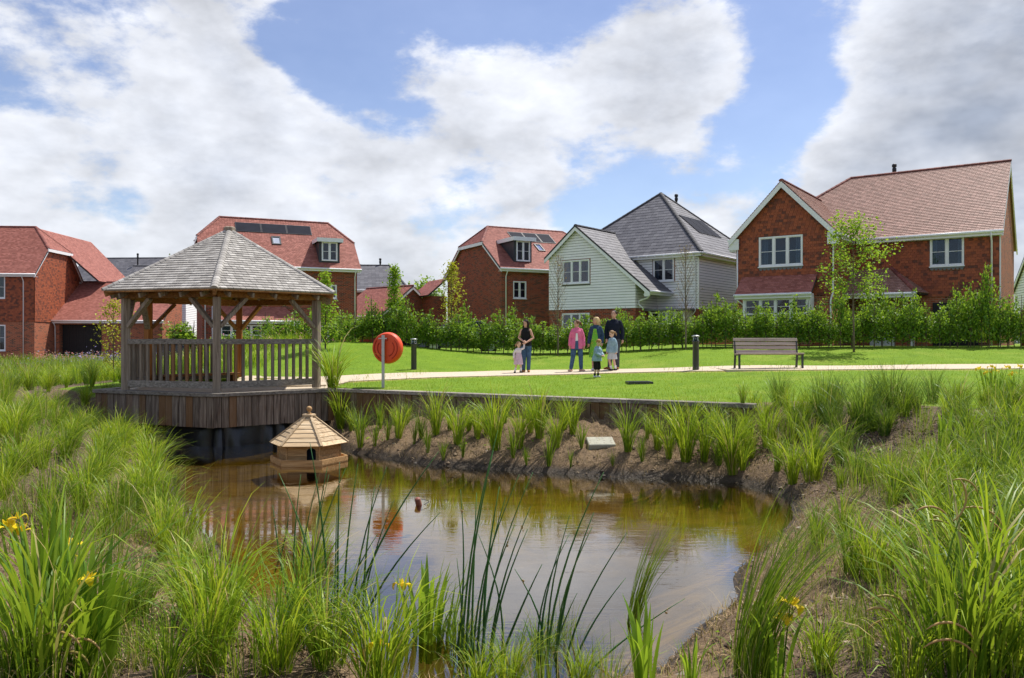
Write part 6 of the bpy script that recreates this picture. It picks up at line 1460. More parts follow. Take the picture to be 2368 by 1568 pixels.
# --- pendulous sedge with hanging catkins, right and left foreground
def pendulous(name, bases, tips, leafkey, label, seed):
    rg = random.Random(seed); b = hit(*bases); e = empty(name, (b.x, b.y, b.z), 0, label, 'sedge')
    L_ = bpy.data.objects.new('leaves', CL[leafkey][0][seed % 3]); link(L_, e); L_.scale = (1.5, 1.5, 1.25)
    for (bx, by, tx, ty, ln, dr) in tips:
        a = hit(bx, by)-b; d = b.y+rg.uniform(-.3, .3); t = Vector(((tx-CPX)/FPX*d, d, EYE-(ty-CPY)/FPX*d))-b; pts = []
        for i in range(8): u = i/7; p = a.lerp(t, u); p.z += .10*math.sin(u*PI); pts.append(p)
        m = MB(); m.tube(pts, [.0045*(1-.5*u/7) for u in range(8)], 5); s = m.build('stem', 'sedge_bright', e, True)
        c = []; x, z, th = t.x, t.z, dr
        for i in range(9): c.append((x, t.y, z)); x += ln/8*math.cos(th); z += ln/8*math.sin(th); th -= .22
        m = MB(); m.tube(c, [.002, .005, .0065, .007, .007, .0068, .006, .005, .002], 6); m.build('catkin', 'catkin', s, True)
pz = lambda x, y: (1597+.3519*x, 1016.3+.3519*y)
def tp(L_): return [(*pz(a, b), *pz(c, d), e, f) for a, b, c, d, e, f in L_]
pendulous('pendulous_sedge', pz(2000, 1300), tp([(1900, 1250, 1480, 475, .22, .6), (1900, 1250, 1580, 515, .10, .5), (1850, 1300, 1500, 540, .45, .2), (2000, 1200, 1770, 260, .3, -1.0), (2000, 1200, 1720, 270, .2, .3), (2050, 1200, 1770, 460, .35, .3), (2050, 1250, 1930, 520, .35, -.4)]), 'arch', 'pendulous sedge with brown hanging catkins at the right edge', 1)
pendulous('pendulous_sedge', pz(1800, 1600), tp([(1500, 1560, 1150, 1080, .28, .7), (1150, 1560, 1150, 1270, .30, .9), (1560, 1560, 1530, 1370, .32, .6), (1600, 1560, 1550, 1250, .28, .6), (1900, 1560, 1840, 1350, .5, .4), (1800, 1560, 1820, 1450, .2, .4), (2000, 1560, 2130, 1530, .2, .4), (1500, 1560, 1150, 1130, .2, .5)]), 'archmid', 'pendulous sedge with drooping catkins at the bottom right', 2)
pl_ = lambda x, y: (.27784*x, 1132.5+.27784*y)
pendulous('pendulous_sedge', pl_(420, 1600), [(*pl_(a, b), *pl_(c, d), e, f) for a, b, c, d, e, f in [(300, 1600, 420, 1150, .12, .6), (350, 1600, 470, 1140, .22, .5), (420, 1600, 580, 1270, .2, .5), (250, 1600, 370, 1210, .25, .4), (300, 1600, 310, 1280, .3, .3), (380, 1600, 500, 1370, .2, .4), (800, 1640, 880, 1450, .14, .7), (60, 1640, 0, 1510, .15, .3), (150, 1640, 160, 1440, .2, .5), (400, 1640, 430, 1470, .2, .5)]], 'archmid', 'pendulous sedge with tan catkins at the bottom left', 0)

# --- hedge plants
def hedge_mesh(seed, leaf='hedge_leaf', n_shoot=15, per=46):
    rg = np.random.default_rng(seed); pos = []; out = []
    stem = MB(); rnd = random.Random(seed)
    stem.tube([(0, 0, -.1), (rnd.uniform(-.03, .03), 0, .5), (rnd.uniform(-.06, .06), rnd.uniform(-.04, .04), 1.05)], [.016, .013, .006], 6)
    for s in range(n_shoot):
        a = rg.uniform(0, 2*PI); z0 = rg.uniform(.12, .75); tall = 1.0 if s < 3 else rg.uniform(.45, .92); r1 = rg.uniform(.08, .34)*(1.1-.45*tall)
        p0 = np.array([0, 0, z0*.6]); p1 = np.array([r1*np.cos(a), r1*np.sin(a)*.8, max(z0*.6+.12, tall*rg.uniform(.85, 1.02))*1.0])
        m_ = max(14, int(per*(p1[2]-p0[2]+.25))); t = rg.uniform(.1, 1, m_)**.8; c = p0+(p1-p0)*t[:, None]; c[:, :2] += (np.sin(t*PI)*.06)[:, None]*np.array([np.cos(a), np.sin(a)])
        wd_ = .10*(1-.75*t**3); q_ = c+rg.normal(0, 1, (m_, 3))*wd_[:, None]*np.array([1, 1, .8]); pos.append(q_); out.append(np.tile([np.cos(a)*.4, np.sin(a)*.4, .35], (m_, 1)))
        stem.tube([tuple(p0), tuple(p0*.4+p1*.6), tuple(p1)], [.006, .004, .002], 4)
    m_ = 240; z = rg.uniform(.12, .70, m_); rr = .30*np.sqrt(rg.random(m_)); a = rg.uniform(0, 2*PI, m_); pos.append(np.stack([rr*np.cos(a), rr*np.sin(a), z], -1)); out.append(np.stack([np.cos(a), np.sin(a), np.zeros(m_)], -1)*.5)
    pos = np.concatenate(pos); pos[:, 2] = np.maximum(pos[:, 2], .10); V, Fq = leaf_arrays(rg, pos, .075, np.concatenate(out), .6, .66)
    me = np_mesh('foliage', V, Fq); me.materials.append(MATS[leaf]); sm_ = stem.mesh('stem'); sm_.materials.append(MATS['bark']); return me, sm_
HM = [hedge_mesh(100+i) for i in range(7)]
def hedge_plant(x, y, h, i, label, group, wide=1.15):
    z = H1(x, y); e = empty('hedge_plant', (x, y, z), 0, label, 'shrub', group); f, s = HM[i % len(HM)]
    for nme, me in (('foliage', f), ('stem', s)):
        o = bpy.data.objects.new(nme, me); link(o, e); o.scale = (wide, wide, h); o.rotation_euler = (0, 0, R.uniform(0, 6.28))
i = 0; x = -6.4
while x < 21.5:
    px = CPX+FPX*x/30
    h = 1.48+.22*sm(x, 4, 9)+.58*sm(x, 10, 18)
    for row in (0, 1):
        hh = float(h)*R.uniform(.58, 1.12)*(1.30 if R.random() < .22 else 1)*(.9 if row else 1); hedge_plant(x+R.uniform(-.10, .10)+.2*row, 30.0+.55*row+R.uniform(-.1, .1), hh, i, ('front row' if row == 0 else 'back row')+' plant of the hornbeam hedge before the houses', 'hedge in front of the houses'); i += 1
    x += .40
for k in range(14):
    x = -12.6+k*.46; hedge_plant(x, 32.8+.4*(k % 2), R.uniform(1.1, 1.7), i, 'leafy shrub behind the gazebo before the solar-roofed house', 'shrubs behind the gazebo', 1.3); i += 1

# --- young trees
def tree(name, x, y, h, label, leaf, n_br=26, prof=None, leaves_per=26, lsize=.085, trunk=.035, first=.22, ang=.75, bark='bark', spread=.07, seed=0, z=None, cat='tree', fleaf=True):
    rg = np.random.default_rng(seed); rnd = random.Random(seed); z = H1(x, y) if z is None else z; e = empty(name, (x, y, z), 0, label, cat)
    t = MB(); top = []; bx = by = 0
    for i in range(9):
        u = i/8; bx += rnd.uniform(-.02, .02)*h*.12; by += rnd.uniform(-.02, .02)*h*.12; top.append(Vector((bx if i else 0, by if i else 0, -.1 if i == 0 else u*h*.97)))
    t.tube(top, [trunk*(1-.88*u/8)+.004 for u in range(9)], 7)
    pos = []; outs = []
    for b in range(n_br):
        u = first+(1-first)*(b+rnd.random()*.8)/n_br; i0 = min(int(u*8), 7); p = top[i0].lerp(top[i0+1], u*8-i0); az = b*2.4+rnd.uniform(-.5, .5)
        L_ = prof(u)*h*rnd.uniform(.75, 1.2); el = ang+(1.25-ang)*max(0, (u-.5)*1.6); d = Vector((math.cos(az)*math.cos(el), math.sin(az)*math.cos(el), math.sin(el)))
        q1 = p+d*L_*.5; q2 = q1+(d+Vector((0, 0, .25))).normalized()*L_*.5; t.tube([p, q1, q2], [trunk*.32*(1-u)+.004, .005, .002], 4)
        for s in range(3):
            v = rnd.uniform(.35, .95); o_ = p.lerp(q2, v); d2 = (d+Vector((rnd.uniform(-.8, .8), rnd.uniform(-.8, .8), rnd.uniform(-.2, .6)))).normalized(); q3_ = o_+d2*L_*.35; t.tube([o_, q3_], [.004, .0015], 3)
            m_ = int(leaves_per*.22*rnd.uniform(.4, 1.3)); tt = rg.uniform(.2, 1.05, m_); pos.append(np.array(o_)+(np.array(q3_)-np.array(o_))*tt[:, None]+rg.normal(0, spread, (m_, 3))); outs.append(np.tile(np.array(d2)*.5, (m_, 1)))
        m_ = int(leaves_per*rnd.uniform(.5, 1.2)); tt = rg.uniform(.25, 1.05, m_); pos.append(np.array(p)+(np.array(q2)-np.array(p))*tt[:, None]+rg.normal(0, spread, (m_, 3))); outs.append(np.tile(np.array(d)*.4, (m_, 1)))
    t.build('trunk', bark, e, True)
    P = np.concatenate(pos)
    if len(P): V, Fq = leaf_arrays(rg, P, lsize, np.concatenate(outs)+np.array([0, 0, -.25]), .7, .72); obj('crown', np_mesh('crown', V, Fq), leaf, e)
X = lambda px, d: (px-CPX)/FPX*d
oval = lambda u: .33*math.sin(PI*min(1, max(0, (u-.12)/.95)))**.8+.03
tree('lime_tree', X(1975, 28.5), 28.5, 4.35, 'fresh green young lime tree in front of the tile-hung house', 'lime_leaf', 34, oval, 52, .11, .04, .36, .5, spread=.12, seed=31)
tree('lime_tree', X(912, 30.6), 30.6, 2.95, 'narrow bright green young tree behind the life ring', 'lime_leaf', 34, lambda u: .17*(1-u)**.7+.05, 46, .09, .03, .10, .9, spread=.085, seed=32)
tree('young_tree', X(1043, 31.0), 31.0, 3.45, 'yellow-green young tree in front of the half-hipped brick house', 'yellow_leaf', 36, lambda u: .19*math.sin(PI*min(1, u+.05))**.7+.03, 24, .085, .03, .12, .75, spread=.075, seed=33)
tree('lime_tree', X(752, 28.0), 28.0, 2.75, 'bright green young tree right of the gazebo roof', 'lime_leaf', 26, lambda u: .22*(1-u)**.6+.05, 40, .095, .03, .10, .7, spread=.09, seed=34, z=.55)
tree('young_tree', X(1290, 29.4), 29.4, 3.65, 'nearly bare young tree with brown leaves, left in front of the white house', 'rust_leaf', 46, lambda u: .20*math.sin(PI*min(1, u))**.6+.04, 6, .05, .030, .20, 1.0, 'birch_bark', .05, seed=35)
tree('young_tree', X(1586, 29.4), 29.4, 3.75, 'nearly bare young tree with brown leaves, before the white house right corner', 'rust_leaf', 46, lambda u: .20*math.sin(PI*min(1, u))**.6+.04, 6, .05, .030, .20, 1.0, 'birch_bark', .05, seed=36)
tree('sapling', X(262, 24.0), 24.0, 2.45, 'thin yellow-leaved sapling left of the gazebo', 'yellow_leaf', 22, lambda u: .30*math.sin(PI*min(1, u))**.6+.03, 20, .085, .02, .10, .85, spread=.07, seed=37, z=-.35)
tree('far_tree', X(430, 92), 92, 8.6, 'dark green tree seen under the gazebo roof', 'dark_leaf', 60, lambda u: .34*math.sin(PI*min(1, u+.1))**.6+.05, 110, .42, .2, .15, .5, spread=.7, seed=38, z=-.5)
tree('far_tree', X(395, 96), 96, 9.2, 'broad dark tree behind the white house seen through the gazebo', 'dark_leaf', 60, lambda u: .34*math.sin(PI*min(1, u+.1))**.6+.05, 110, .45, .2, .15, .5, spread=.8, seed=39, z=-.5)
tree('far_tree', X(998, 88), 88, 6.4, 'thin-leaved grey-green tree far off between the houses', 'dark_leaf', 40, lambda u: .32*math.sin(PI*min(1, u+.1))**.6+.05, 26, .26, .15, .2, .5, spread=.4, seed=40, z=0.)
tree('far_tree', X(985, 105), 105, 7.9, 'green treetop behind the far slate house', 'lime_leaf', 40, lambda u: .30*math.sin(PI*min(1, u+.1))**.6+.05, 60, .4, .15, .2, .5, spread=.6, seed=41, z=0.)
for k, (px, d) in enumerate(((405, 57), (428, 57.5), (449, 57))):
    xx = X(px, d); hedge_plant(xx, d, 2.6, k, 'clipped green shrub above the fence seen through the gazebo', 'shrubs by the far fence', 4.0)

# --- flower bed on the left in front of the tile-hung house, and behind the gazebo
def bed(name, n, cx, cy, rx, ry, h, mat, label, size=.07):
    x = rng.normal(cx, rx, n); y = rng.normal(cy, ry, n); z = Hf(x, y)+np.abs(rng.normal(0, h, n)); V, Fq = leaf_arrays(rng, np.stack([x, y, z], -1), size); o = obj(name, np_mesh(name, V, Fq), mat); tag(o, label, 'flowers', kind='stuff')
bed('pink_flowers', 900, -28.2, 50.5, 1.6, .6, .25, 'pink_flower', 'pink flowering plants below the left house window', .12)
bed('lavender_bed', 3000, -21.5, 46, 2.6, 1.6, .3, 'lavender', 'lavender in the bed before the garage', .12)
bed('pink_flowers', 900, -10.6, 30, 2.2, .7, .35, 'pink_flower', 'pink flowers in the bed behind the gazebo', .07)
o = field('bed_foliage', 9000, (-16, -8), (24, 34), lambda x, y: wob(x, y, .9) > -.4, 'sedge_bright', .5, .02, 3, 1.2, .4); tag(o, 'leafy bed of perennials behind the gazebo', 'plants')
o = field('bed_foliage', 16000, (-34, -13), (22, 50), lambda x, y: (wob(x, y, .5) > -.6) & (x > -.66*y-1), 'sedge_mid', .5, .022, 3, 1.2, .4); tag(o, 'rough grass in front of the left house', 'grass')

# --- every countable plant gets a label of its own: its place in its row, counted from the left
_U = ['', 'first', 'second', 'third', 'fourth', 'fifth', 'sixth', 'seventh', 'eighth', 'ninth', 'tenth', 'eleventh', 'twelfth', 'thirteenth', 'fourteenth', 'fifteenth', 'sixteenth', 'seventeenth', 'eighteenth', 'nineteenth']
_T = ['', '', 'twent', 'thirt', 'fort', 'fift', 'sixt', 'sevent', 'eight', 'ninet']
ORD = [(_U[n] if n < 20 else (_T[n//10]+'ieth' if n % 10 == 0 else _T[n//10]+'y-'+_U[n % 10])) for n in range(1, 100)]
def single_out():
    by = {}
    for o in COL.objects:
        if o.parent is None and o.get('category') and o.get('label'): by.setdefault(o['label'], []).append(o)
    for lab, L_ in by.items():
        if len(L_) < 2: continue
        for o in L_: o['group'] = L_[0].get('group') or lab
        if len(L_) > 99: continue
        L_.sort(key=lambda o: o.location.x/max(.1, o.location.y))
        for i, o in enumerate(L_): o['label'] = lab+', '+(ORD[i]+' from the left' if len(L_) > 2 else ('the left one' if i == 0 else 'the right one'))
single_out()

# ------------------------------------------------------------------ people
PENDING = []
def remesh(mb, voxel, name, mat, parent, smooth_it=4):
    """the shape is fused into one surface when finish_people() runs"""
    src = bpy.data.objects.new(name+'_src', mb.mesh(name+'_src')); COL.objects.link(src)
    md = src.modifiers.new('r', 'REMESH'); md.mode = 'VOXEL'; md.voxel_size = voxel; md.use_smooth_shade = True
    sm_ = src.modifiers.new('s', 'SMOOTH'); sm_.iterations = smooth_it; sm_.factor = .5
    o = bpy.data.objects.new(name, bpy.data.meshes.new(name)); link(o, parent); PENDING.append((src, o, mat)); return o
def finish_people():
    dg = bpy.context.evaluated_depsgraph_get(); done = []
    for src, o, mat in PENDING: done.append(bpy.data.meshes.new_from_object(src.evaluated_get(dg), depsgraph=dg))
    for (src, o, mat), new in zip(PENDING, done):
        old, sm_ = o.data, src.data; new.materials.clear(); new.materials.append(MATS[mat]); new.polygons.foreach_set('use_smooth', np.ones(len(new.polygons), bool)); new.name = o.name; o.data = new
        bpy.data.objects.remove(src); bpy.data.meshes.remove(sm_); bpy.data.meshes.remove(old)
def cap(mb, pts, radii, n=10, sx=1.0):
    mb.tube(pts, radii, n, True, sx)
    for p, r in ((pts[0], radii[0]), (pts[-1], radii[-1])): mb.ball(p, r*.98, 10, 6)
def loft(mb, rings, n=16):
    """rings: (x, y, z, rx, ry)"""
    b = len(mb.v)
    for x, y, z, rx, ry in rings:
        for k in range(n): a = 2*PI*k/n; mb.v.append((x+rx*math.cos(a), y+ry*math.sin(a), z))
    for i in range(len(rings)-1):
        for k in range(n): k2 = (k+1) % n; mb.f.append((b+i*n+k, b+i*n+k2, b+(i+1)*n+k2, b+(i+1)*n+k))
    mb.f.append(tuple(b+k for k in reversed(range(n)))); e = b+(len(rings)-1)*n; mb.f.append(tuple(e+k for k in range(n)))
def fabric(name, c, var=.15, scale=14, rough=.85, spots=None):
    t = NT(name); v = t.coord('Object'); n = t.noise(v, scale, 4, .6)
    col = t.mix(t.rng(n, .3, .7), tuple(x*(1-var) for x in c), tuple(min(1, x*(1+var)) for x in c))
    if spots:
        vo = t.n('ShaderNodeTexVoronoi'); t.l(v, vo.inputs['Vector']); vo.inputs['Scale'].default_value = spots[0]
        col = t.mix(t.math('LESS_THAN', vo.outputs['Distance'], spots[1]), col, spots[2])
    t.done(t.bsdf(col, rough, t.bump(t.noise(t.coord('Object', (1, 1, .45)), 16, 4, .6, .8), .9, .03), .2))
fabric('skin', (.58, .33, .24), .05, 5, .5); fabric('skin_pale', (.66, .42, .33), .05, 5, .5)
fabric('hair_dark', (.022, .013, .010), .3, 40, .5); fabric('hair_brown', (.14, .070, .032), .3, 40, .5); fabric('hair_blond', (.55, .40, .20), .25, 40, .5); fabric('hair_ginger', (.38, .19, .07), .25, 40, .55); fabric('hair_lightbrown', (.30, .18, .09), .25, 40, .5)
fabric('black_cloth', (.012, .012, .014)); fabric('navy_knit', (.010, .014, .028)); fabric('jeans_blue', (.055, .105, .19), .3, 10); fabric('jeans_grey', (.06, .065, .08), .3, 10); fabric('pink_denim', (.72, .16, .30), .12, 10); fabric('white_cloth', (.75, .74, .74), .05)
fabric('denim_dark', (.030, .060, .115), .3, 10); fabric('denim_light', (.26, .37, .44), .22, 12); fabric('green_print', (.16, .46, .05), .1, 10, .85, (22, .22, (.75, .50, .05, 1))); fabric('lilac_print', (.62, .46, .54), .1, 12, .9, (60, .30, (.36, .20, .26, 1))); fabric('cardigan', (.74, .64, .66), .06)
fabric('skirt_grey', (.52, .52, .54), .1); fabric('shoe_brown', (.22, .09, .035), .2); fabric('shoe_tan', (.36, .18, .06), .2); fabric('shoe_dark', (.02, .022, .026)); fabric('shoe_white', (.72, .72, .72), .05); fabric('eye_dark', (.02, .015, .012))

def hand(mb, w, d, s, curl=.6, thumb=(1, 0, 0)):
    """palm and five fingers continuing from wrist w in direction d"""
    d = Vector(d).normalized(); th = Vector(thumb); th = (th-d*th.dot(d)).normalized(); nrm = d.cross(th)
    c = Vector(w)+d*.045*s; cap(mb, [Vector(w), c, Vector(w)+d*.085*s], [.024*s, .036*s, .034*s], 8)
    for i, (o, L_) in enumerate(((.028, .070), (.010, .078), (-.009, .073), (-.027, .058))):
        b = Vector(w)+d*.085*s+th*o*s; k = b+(d*math.cos(curl*.5)+nrm*math.sin(curl*.5))*L_*.5*s; t = k+(d*math.cos(curl*1.3)+nrm*math.sin(curl*1.3))*L_*.5*s; cap(mb, [b, k, t], [.0095*s, .009*s, .0075*s], 6)
    b = Vector(w)+d*.03*s+th*.028*s; k = b+(d*.6+th*.8)*.035*s; cap(mb, [b, k, k+(d*.95+th*.3)*.032*s], [.012*s, .0105*s, .009*s], 6)

def person(x, y, yaw, Ht, label, hair, skin='skin', male=False, child=0., head_off=(0, 0), head_yaw=0., head_pitch=0., arms=None, legs=None, clothes=(), shoes='shoe_dark', hair_style='short', lean=(0, 0), bow=.0, z=None, sole=0):
    zz = H1(x, y)+.024 if z is None else z; e = empty('person', (x, y, zz), yaw, label, 'person'); s = Ht/1.70
    hs = (1.0+.38*child)          # head size against the body
    # joints for a 1.70 m figure facing -y; children have shorter legs
    hipz = .90-.10*child; kneez = .48-.07*child; shz = 1.375-.06*child; neckz = 1.46-.06*child
    sw = (.165 if male else .138)*(1-.08*child); hw = .088
    lx, ly = lean
    L_ = legs or {}; A_ = arms or {}
    lg = {}
    for sd in (-1, 1):
        q = L_.get(sd, ((sd*.09, 0, kneez), (sd*.095, .02, .085), (0, -1, 0))); lg[sd] = [Vector((sd*hw, 0, hipz)), Vector(q[0]), Vector(q[1]), Vector(q[2])]
    ar = {}
    for sd in (-1, 1):
        q = A_.get(sd, ((sd*(sw+.065), .02, 1.12), (sd*(sw+.075), -.04, .87), (0, -.1, -1))); ar[sd] = [Vector((sd*sw+lx, ly, shz)), Vector(q[0]), Vector(q[1]), Vector(q[2])]
    hc = Vector((lx+head_off[0], ly-.012+head_off[1], neckz+.135*hs)); M = Matrix.Rotation(head_yaw, 3, 'Z') @ Matrix.Rotation(-head_pitch, 3, 'X')
    hp = lambda a, b, c: hc+M @ Vector((a*hs, b*hs, c*hs))
    S_ = lambda v: Vector(v)*s
    def torso(mb, g=0., z0=None, z1=None, flare=0.):
        w = 1.0 if not male else 1.10
        rg_ = [(0, 0, hipz-.06, .135, .10), (0, 0, hipz+.02, .165, .115), (lx*.2, ly*.2, hipz+.10, .155, .11), (lx*.45, ly*.45, hipz+.20, .125*w, .092), (lx*.75, ly*.75, 1.23-.05*child, .142*w, .105), (lx, ly, 1.33-.05*child, .150*w, .10), (lx, ly, shz+.005, .125*w, .075), (lx, ly, neckz, .062, .058)]
        out = []
        for q in rg_:
            if (z0 is not None and q[2] < z0-1e-6) or (z1 is not None and q[2] > z1+1e-6): continue
            out.append((q[0], q[1], q[2], q[3]+g, q[4]+g))
        return out
    # body, one continuous surface
    b = MB(); loft(b, [(q[0]*s, q[1]*s, q[2]*s, q[3]*s, q[4]*s) for q in torso(b)])
    cap(b, [S_((lx, ly, neckz-.05)), S_((lx+head_off[0]*.6, ly+head_off[1]*.6, neckz+.06))], [.055*s, .05*s])
    hd = [(0, .01, .10, .055, .06), (0, .012, .075, .072, .085), (0, .010, .03, .077, .095), (0, .002, -.02, .073, .09), (0, -.012, -.065, .058, .075), (0, -.03, -.10, .036, .045), (0, -.035, -.115, .018, .02)]
    k0 = len(b.v)
    for (a, c, d, rx, ry) in hd:
        for k in range(14): an = 2*PI*k/14; b.v.append(tuple(S_(hp(a+rx*math.cos(an), c+ry*math.sin(an), d))))
    for i in range(len(hd)-1):
        for k in range(14): k2 = (k+1) % 14; b.f.append((k0+i*14+k, k0+(i+1)*14+k, k0+(i+1)*14+k2, k0+i*14+k2))
    b.f.append(tuple(k0+k for k in range(14))); e0 = k0+(len(hd)-1)*14; b.f.append(tuple(e0+k for k in reversed(range(14))))
    cap(b, [S_(hp(0, -.085, .015)), S_(hp(0, -.108, -.025))], [.009*s*hs, .015*s*hs], 6)                       # nose
    cap(b, [S_(hp(-.018, -.088, -.062)), S_(hp(.018, -.088, -.062))], [.008*s*hs, .008*s*hs], 6)               # mouth
    for sd in (-1, 1):
        b.ball(S_(hp(sd*.078, .01, 0)), (.012*s*hs, .02*s*hs, .03*s*hs), 8, 6)
        a0, a1, a2, ad = ar[sd]; cap(b, [S_(a0), S_(a0.lerp(a1, .5)), S_(a1), S_(a1.lerp(a2, .3)), S_(a2)], [.048*s, .045*s, .037*s, .038*s, .025*s]); hand(b, S_(a2), ad, s*(1.0 if not child else 1.0), .7, (0, -1, 0) if abs(ad.y) < .7 else (-sd, 0, 0))
        l0, l1, l2, ld = lg[sd]; cap(b, [S_(l0), S_(l0.lerp(l1, .5)), S_(l1), S_(l1.lerp(l2, .35)), S_(l2)], [.082*s, .074*s, .052*s, .054*s, .036*s])
        f = ld.normalized(); heel = l2-f*.045-Vector((0, 0, l2.z-.035+.0)) ; cap(b, [S_(l2), S_(Vector((l2.x-f.x*.03, l2.y-f.y*.03, l2.z-.045))), S_(Vector((l2.x+f.x*.10, l2.y+f.y*.10, l2.z-.055)))], [.036*s, .034*s, .028*s])
    body = remesh(b, .0085*s if Ht > 1.3 else .0075*s, 'body', skin, e, 3)
    for sd in (-1, 1): m = MB(); m.ball(S_(hp(sd*.031, -.086, .012)), (.011*s*hs, .008*s*hs, .007*s*hs), 8, 6); m.build('eye', 'eye_dark', e, True)
    # clothes
    for c in clothes:
        kind, mat = c[0], c[1]; m = MB(); opt = c[2] if len(c) > 2 else {}
        if kind == 'trousers':
            g = opt.get('g', .012); end = opt.get('end', 1.0)
            loft(m, [(q[0]*s, q[1]*s, q[2]*s, q[3]*s, q[4]*s) for q in torso(m, g, None, hipz+.205)])
            for sd in (-1, 1):
                l0, l1, l2, ld = lg[sd]; l2b = l1.lerp(l2, end) if end <= 1 else l2
                if end > .25: cap(m, [S_(l0), S_(l0.lerp(l1, .5)), S_(l1), S_(l1.lerp(l2b, .5)), S_(l2b)], [(.088+g)*s, (.080+g)*s, (.062+g)*s, (.056+g)*s, (.050+g)*s])
                else: cap(m, [S_(l0), S_(l0.lerp(l1, .5)), S_(l0.lerp(l1, .98))], [(.088+g)*s, (.088+g)*s, (.088+g)*s])
        elif kind in ('top', 'jacket'):
            g = opt.get('g', .016 if kind == 'top' else .030); z0 = opt.get('z0', hipz-.02); fl = opt.get('flare', .0); rings = torso(m, g, z0, shz+.02)
            rings = [(q[0], q[1], q[2], q[3]+fl*max(0, (1.25-q[2])), q[4]+fl*.8*max(0, 1.25-q[2])) for q in rings]
            if opt.get('hem'): q = rings[0]; rings = [(q[0], q[1], opt['hem'], q[3]+fl*.12, q[4]+fl*.1)]+rings
            rings.append((lx, ly, neckz+.0, .072+g*.4, .066+g*.4)); loft(m, [(q[0]*s, q[1]*s, q[2]*s, q[3]*s, q[4]*s) for q in rings])
            sl = opt.get('sleeve', 1.0)
            if sl > 0:
                for sd in (-1, 1):
                    a0, a1, a2, ad = ar[sd]
                    if sl >= .99: cap(m, [S_(a0), S_(a0.lerp(a1, .5)), S_(a1), S_(a1.lerp(a2, .5)), S_(a1.lerp(a2, .97))], [(.046+g*.55)*s, (.050+g*.8)*s, (.042+g*.7)*s, (.040+g*.7)*s, (.034+g*.7)*s])
                    else: cap(m, [S_(a0), S_(a0.lerp(a1, sl*2))], [(.05+g)*s, (.047+g)*s])
            if opt.get('collar'): cap(m, [S_((lx-.065, ly-.06, neckz-.015)), S_((lx-.05, ly+.06, neckz+.015)), S_((lx+.05, ly+.06, neckz+.015)), S_((lx+.065, ly-.06, neckz-.015))], [.018*s]*4, 6)
        elif kind == 'skirt':
            z0, z1, r0 = opt['z0'], opt.get('z1', hipz+.2), opt['r']; n = 26; rr = []
            bq = len(m.v)
            for z_, r_ in ((z0, r0), (z0+.35*(z1-z0), r0*.88), (z0+.7*(z1-z0), r0*.72), (z1, .14), (z1+.03, .12)):
                for k in range(n): an = 2*PI*k/n; w = 1+.06*math.sin(k*2*PI/n*7)*(1 if z_ < z1-.1 else 0); m.v.append(tuple(S_((lx*.3+r_*w*math.cos(an), ly*.3+r_*w*.82*math.sin(an), z_))))
            for i in range(4):
                for k in range(n): k2 = (k+1) % n; m.f.append((bq+i*n+k, bq+i*n+k2, bq+(i+1)*n+k2, bq+(i+1)*n+k))
            m.f.append(tuple(bq+k for k in reversed(range(n)))); m.f.append(tuple(bq+4*n+k for k in range(n)))
        elif kind == 'panel':       # shirt front showing between the open jacket edges
            w0, w1, z0, z1, yy = opt['w0'], opt['w1'], opt['z0'], opt['z1'], opt['y']
            m.add([S_((lx-w0, yy, z0)), S_((lx+w0, yy, z0)), S_((lx+w1, yy+.01, z1)), S_((lx-w1, yy+.01, z1)), S_((lx-w0, yy+.05, z0)), S_((lx+w0, yy+.05, z0)), S_((lx+w1, yy+.06, z1)), S_((lx-w1, yy+.06, z1))], [(0, 1, 2, 3), (7, 6, 5, 4), (0, 4, 5, 1), (1, 5, 6, 2), (2, 6, 7, 3), (3, 7, 4, 0)]); m.build(opt.get('name', 'shirt_front'), mat, e); continue
        elif kind == 'socks':
            for sd in (-1, 1): l0, l1, l2, ld = lg[sd]; cap(m, [S_(l1.lerp(l2, opt.get('t', .45))), S_(l2)], [.060*s, .043*s], 8)
        elif kind == 'button':
            for k in range(5): m.ball(S_((lx+opt['x'], opt['y'], 1.28-k*.09)), .010*s, 6, 4)
            m.build('button', mat, e); continue
        remesh(m, .010*s if Ht > 1.3 else .009*s, {'trousers': opt.get('name', 'trousers'), 'top': opt.get('name', 'top'), 'jacket': 'jacket', 'skirt': opt.get('name', 'skirt'), 'socks': 'socks'}[kind], mat, e, 2)
    for sd in (-1, 1):
        l2, ld = lg[sd][2], lg[sd][3].normalized(); m = MB(); zf = l2.z-.085
        p0 = Vector((l2.x-ld.x*.05, l2.y-ld.y*.05, zf+.040)); p1 = Vector((l2.x+ld.x*.06, l2.y+ld.y*.06, zf+.038)); p2 = Vector((l2.x+ld.x*.155*(1-.15*child), l2.y+ld.y*.155*(1-.15*child), zf+.030))
        cap(m, [S_(p0), S_(p1), S_(p2)], [.042*s, .042*s, .030*s], 10)
        if shoes != 'shoe_bare': cap(m, [S_(p0), S_(l2+Vector((0, 0, -.02)))], [.040*s, .040*s], 8)
        so = remesh(m, .009*s, 'shoe', shoes if shoes != 'shoe_bare' else 'skin_pale', e, 2)
    # hair
    m = MB()
    m.ball(S_(hp(0, .022, .035)), (.088*s*hs, .102*s*hs, .092*s*hs), 14, 10)
    if hair_style == 'short': pass
    if hair_style == 'long':
        for sd in (-1, 1): cap(m, [S_(hp(sd*.05, .02, .07)), S_(hp(sd*.078, .02, 0)), S_(hp(sd*.082, .0, -.09)), S_(hp(sd*.075, -.02, -.20))], [.05*s*hs, .040*s*hs, .042*s*hs, .026*s*hs])
        cap(m, [S_(hp(0, .06, .05)), S_(hp(0, .085, -.05)), S_(hp(0, .075, -.20))], [.07*s*hs, .075*s*hs, .05*s*hs])
